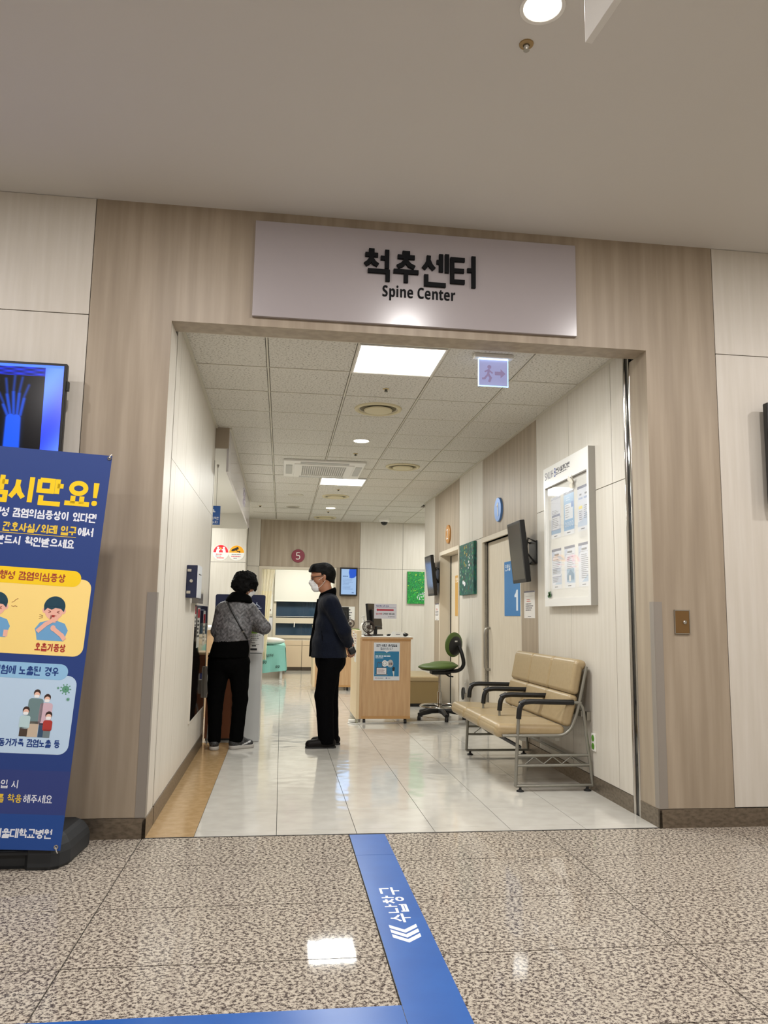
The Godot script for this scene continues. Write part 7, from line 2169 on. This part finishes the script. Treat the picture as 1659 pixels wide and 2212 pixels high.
func build_woman() -> void:
	var X := Vector3.RIGHT
	var o := thing("person", "woman with curly black hair in a grey quilted jacket using the kiosk", "person", Vector3(-0.76, 0, -2.78), "people")
	var skin := paint(Color("a8765b"), 0.55)
	skin.subsurf_scatter_enabled = true; skin.subsurf_scatter_strength = 0.08
	var blk := triplanar(paint(Color(1, 1, 1), 0.9), noise(103, 0.05, 3, [[0.0, "050505"], [1.0, "090909"]], 256), Vector3(5, 5, 5))
	blk.metallic_specular = 0.12
	var b := MB.new()
	var sr := Vector3(0.15, 1.215, -0.05); var er := Vector3(0.292, 1.055, -0.055); var wr := Vector3(0.2, 1.06, -0.23)
	var sl := Vector3(-0.085, 1.195, -0.04); var el := Vector3(-0.122, 1.02, -0.01); var wl := Vector3(-0.02, 1.06, -0.21)
	var hl := Vector3(-0.09, 0.74, 0.0); var kl := Vector3(-0.11, 0.43, 0.02); var al := Vector3(-0.1, 0.07, 0.06)
	var hr := Vector3(0.08, 0.74, 0.0); var kr := Vector3(0.104, 0.43, 0.0); var ar := Vector3(0.083, 0.085, 0.02)
	add_body(b, [[Vector3(0.05, 1.3, -0.02), Vector3(0.03, 1.2, -0.03), 0.05, 0.08, X, 1.4], [Vector3(0.03, 1.2, -0.03), Vector3(0.01, 0.95, 0), 0.085, 0.095, X, 1.35], [Vector3(0.01, 0.95, 0), Vector3(0, 0.76, 0), 0.095, 0.105, X, 1.3],
		[sr, er, 0.048, 0.04], [er, wr, 0.04, 0.028], [sl, el, 0.048, 0.04], [el, wl, 0.04, 0.028],
		[hl, kl, 0.075, 0.05], [kl, al, 0.048, 0.035], [hr, kr, 0.075, 0.05], [kr, ar, 0.048, 0.035],
		[al + Vector3(0, -0.02, 0.02), al + Vector3(-0.01, -0.035, -0.1), 0.028, 0.022], [ar + Vector3(-0.02, -0.03, 0.0), ar + Vector3(0.09, -0.045, -0.06), 0.028, 0.022]],
		Vector3(-0.26, 0.0, -0.36), Vector3(0.4, 1.42, 0.24))
	var hd := add_head(b, Vector3(0.112, 1.445, -0.075), Vector3(0.74, -0.42, -0.52), Vector3(0.25, 1, -0.15), Vector3(0.045, 1.31, -0.02), 0.9)
	add_hand(b, wr, Vector3(-0.35, 0.1, -0.9), Vector3(0.1, 1, 0.1), -1.0, 0.35)
	add_hand(b, wl, Vector3(0.4, 0.1, -0.9), Vector3(0.0, 1, 0.1), 1.0, 0.35)
	part("body", b, skin, o)
	eyes(o, hd)
	surgical_mask(o, hd)
	# curly hair
	var H := Field.new(Vector3(-0.05, 1.34, -0.24), Vector3(0.26, 1.6, 0.08), 0.0055)
	H.cap(Vector3(0.088, 1.475, -0.06), Vector3(0.115, 1.475, -0.075), 0.094, 0.096, 0.03, Vector3.UP, 0.98)
	H.cap(Vector3(0.03, 1.435, -0.02), Vector3(0.07, 1.41, 0.0), 0.045, 0.05, 0.04)
	H.cap(Vector3(0.1, 1.41, 0.0), Vector3(0.12, 1.42, 0.0), 0.04, 0.035, 0.03)
	H.cap(Vector3(0.165, 1.45, -0.04), Vector3(0.185, 1.45, -0.1), 0.036, 0.03, 0.03)
	H.cap(Vector3(0.178, 1.425, -0.06), Vector3(0.188, 1.41, -0.1), 0.022, 0.018, 0.02)
	var hn := FastNoiseLite.new()
	hn.seed = 14; hn.frequency = 26.0; hn.fractal_octaves = 2
	var hm := MB.new()
	H.build(hm, func(p: Vector3, n: Vector3) -> Array: return [p + n * (0.013 * hn.get_noise_3d(p.x, p.y, p.z) + 0.002), Color.WHITE])
	part("hair", hm, paint(Color("050404"), 0.7, 0.0, 0.22), o)
	# quilted jacket
	var J := Field.new(Vector3(-0.26, 0.86, -0.34), Vector3(0.42, 1.36, 0.22), 0.0065)
	J.cap(Vector3(0.03, 1.205, -0.035), Vector3(0.015, 1.03, 0.0), 0.105, 0.112, 0.03, X, 1.42)
	J.cap(Vector3(0.015, 1.03, 0.0), Vector3(0.008, 0.9, 0.01), 0.112, 0.118, 0.03, X, 1.4)
	J.cap(Vector3(-0.075, 1.215, -0.035), Vector3(0.135, 1.23, -0.045), 0.062, 0.062, 0.05)
	J.cap(Vector3(0.045, 1.28, -0.025), Vector3(0.035, 1.23, -0.03), 0.06, 0.085, 0.05)
	J.cap(sr, er, 0.071, 0.062, 0.025)
	J.cap(er, wr, 0.061, 0.047, 0.012)
	J.cap(sl, el, 0.068, 0.058, 0.02)
	J.cap(el, wl, 0.057, 0.045, 0.012)
	var jn := FastNoiseLite.new()
	jn.seed = 22; jn.frequency = 28.0; jn.fractal_octaves = 3
	var wn := FastNoiseLite.new()
	wn.seed = 23; wn.frequency = 7.0
	var back_edge := Vector3(0.09, -1, 0).normalized()
	J.cut(back_edge, back_edge.dot(Vector3(0.0, 0.93, 0)))
	var jm := MB.new()
	J.build(jm, func(p: Vector3, n: Vector3) -> Array:
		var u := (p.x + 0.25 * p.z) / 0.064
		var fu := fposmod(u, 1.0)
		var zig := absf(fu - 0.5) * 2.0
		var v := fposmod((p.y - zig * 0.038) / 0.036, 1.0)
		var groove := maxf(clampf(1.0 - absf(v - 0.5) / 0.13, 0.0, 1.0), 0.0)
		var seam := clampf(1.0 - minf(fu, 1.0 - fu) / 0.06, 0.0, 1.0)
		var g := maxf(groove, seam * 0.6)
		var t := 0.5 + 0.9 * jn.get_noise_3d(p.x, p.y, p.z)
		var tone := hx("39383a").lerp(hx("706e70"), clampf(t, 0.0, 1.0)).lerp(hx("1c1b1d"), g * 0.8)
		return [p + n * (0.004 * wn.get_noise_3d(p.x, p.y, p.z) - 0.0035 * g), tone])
	var jk := part("jacket", jm, M.print, o)
	jk.material_override = M.print.duplicate()
	jk.material_override.roughness = 0.5
	# the jacket's front flap hanging lower on the right
	var fl := Field.new(Vector3(0.08, 0.72, -0.1), Vector3(0.24, 0.98, 0.1), 0.008)
	fl.cap(Vector3(0.158, 0.95, -0.02), Vector3(0.155, 0.76, -0.02), 0.02, 0.018, 0.01, Vector3.BACK, 2.2)
	var fm := MB.new()
	fm.col = hx("434144")
	fl.build(fm)
	part("front_flap", fm, M.print, jk)
	var C := Field.new(Vector3(-0.12, 1.2, -0.2), Vector3(0.24, 1.44, 0.14), 0.007)
	C.cap(Vector3(0.068, 1.355, -0.035), Vector3(0.058, 1.28, -0.03), 0.068, 0.1, 0.01, X, 1.14)
	C.cap(Vector3(0.058, 1.28, -0.03), Vector3(0.05, 1.25, -0.05), 0.1, 0.085, 0.02, X, 1.2)
	C.cut(Vector3(0.2, 1, -0.25), Vector3(0.2, 1, -0.25).normalized().dot(Vector3(0.06, 1.37, 0.02)))
	var cm := MB.new()
	C.cut(Vector3(0, -1, 0.25), Vector3(0, -1, 0.25).normalized().dot(Vector3(0.05, 1.287, 0.06)))
	C.build(cm)
	part("collar", cm, blk, jk)
	# black tunic below the jacket
	var U := Field.new(Vector3(-0.28, 0.74, -0.24), Vector3(0.28, 1.0, 0.26), 0.009)
	U.cap(Vector3(0.006, 0.95, 0.005), Vector3(0.0, 0.86, 0.01), 0.112, 0.122, 0.02, X, 1.36)
	U.cap(Vector3(0.0, 0.86, 0.01), Vector3(-0.016, 0.77, 0.012), 0.122, 0.14, 0.02, X, 1.3)
	U.cut(Vector3(0, -1, 0), -0.792)
	U.cut(Vector3(0, 1, 0), 0.965)
	var um := MB.new()
	U.build(um)
	part("tunic", um, blk, o)
	# trousers
	var T := Field.new(Vector3(-0.26, 0.0, -0.2), Vector3(0.26, 0.9, 0.22), 0.01)
	T.cap(Vector3(-0.005, 0.84, 0.005), Vector3(-0.005, 0.75, 0.01), 0.115, 0.125, 0.03, X, 1.35)
	T.cap(hl, kl, 0.105, 0.07, 0.02); T.cap(kl, al - Vector3(0, 0.02, 0), 0.07, 0.052, 0.02)
	T.cap(hr, kr, 0.1, 0.067, 0.02); T.cap(kr, ar - Vector3(0, 0.02, 0), 0.067, 0.06, 0.02)
	T.cut(Vector3(0, -1, 0), -0.06)
	var tm := MB.new()
	T.build(tm, func(p: Vector3, n: Vector3) -> Array: return [p + n * 0.005 * wn.get_noise_3d(p.x * 1.5, p.y * 1.5, p.z * 1.5), Color.WHITE])
	part("trousers", tm, blk, o)
	# trainers: heel and toe on the floor
	for q in [[Vector3(-0.098, 0, 0.1), Vector3(-0.115, 0, -0.13)], [Vector3(0.04, 0, 0.04), Vector3(0.235, 0, -0.06)]]:
		var d: Vector3 = (q[1] - q[0]).normalized()
		var sd := Vector3(-d.z, 0, d.x)
		var S := Field.new(q[0].min(q[1]) - Vector3(0.08, 0.01, 0.08), q[0].max(q[1]) + Vector3(0.08, 0.16, 0.08), 0.006)
		S.cap(q[0] + d * 0.02 + Vector3(0, 0.05, 0), q[0] + d * 0.1 + Vector3(0, 0.06, 0), 0.038, 0.04, 0.02)
		S.cap(q[0] + d * 0.1 + Vector3(0, 0.058, 0), q[1] - d * 0.04 + Vector3(0, 0.04, 0), 0.04, 0.032, 0.02, sd, 1.15)
		S.cap(q[0] + d * 0.035 + Vector3(0, 0.06, 0), q[0] + d * 0.045 + Vector3(0, 0.1, 0), 0.04, 0.038, 0.02)
		S.cut(Vector3(0, -1, 0), -0.028)
		var sm := MB.new()
		S.build(sm, func(p: Vector3, n: Vector3) -> Array:
			var t := jn.get_noise_3d(p.x * 4.0, p.y * 5.0, p.z * 4.0)
			var along: float = (p - q[0]).dot(d) / (q[1] - q[0]).length()
			var stripe: bool = absf(p.y - 0.045 - (along - 0.55) * 0.07) < 0.007 and along > 0.4 and along < 0.8
			return [p, hx("c4c4c4") if stripe else hx("161618").lerp(hx("58585a"), clampf(t * 1.6, 0.0, 1.0))])
		var shoe := part("trainer", sm, M.print, o)
		var so := Field.new(q[0].min(q[1]) - Vector3(0.08, 0.03, 0.08), q[0].max(q[1]) + Vector3(0.08, 0.08, 0.08), 0.006)
		so.cap(q[0] + d * 0.025 + Vector3(0, 0.018, 0), q[1] - d * 0.035 + Vector3(0, 0.016, 0), 0.042, 0.038, 0.01)
		so.cut(Vector3(0, -1, 0), 0.0)
		so.cut(Vector3(0, 1, 0), 0.036)
		var som := MB.new()
		so.build(som)
		part("sole", som, paint(Color("a5a19b"), 0.6), shoe)
	# strap of a shoulder bag across the back
	var bag := thing("shoulder_bag_strap", "thin black bag strap running diagonally across the grey jacket", "bag strap", Vector3(-0.76, 0, -2.78))
	var sp := []
	for k in 24:
		var t := k / 23.0
		var x := lerpf(-0.05, 0.168, t)
		var y := lerpf(1.295, 0.925, t)
		sp.append(Vector3(x, y, J.front(x, y) + 0.004))
	for pass_i in 3:
		for k in range(1, 23): sp[k] = Vector3(sp[k].x, sp[k].y, maxf(sp[k].z, (sp[k - 1].z + sp[k + 1].z) / 2.0))
	part("strap", MB.new().tube(sp, 0.0075, 8), M.black, bag)
	part("adjuster", MB.new().rbox((sp[17] as Vector3), Vector3(0.022, 0.014, 0.012), 0.003, 1), M.steel, bag)
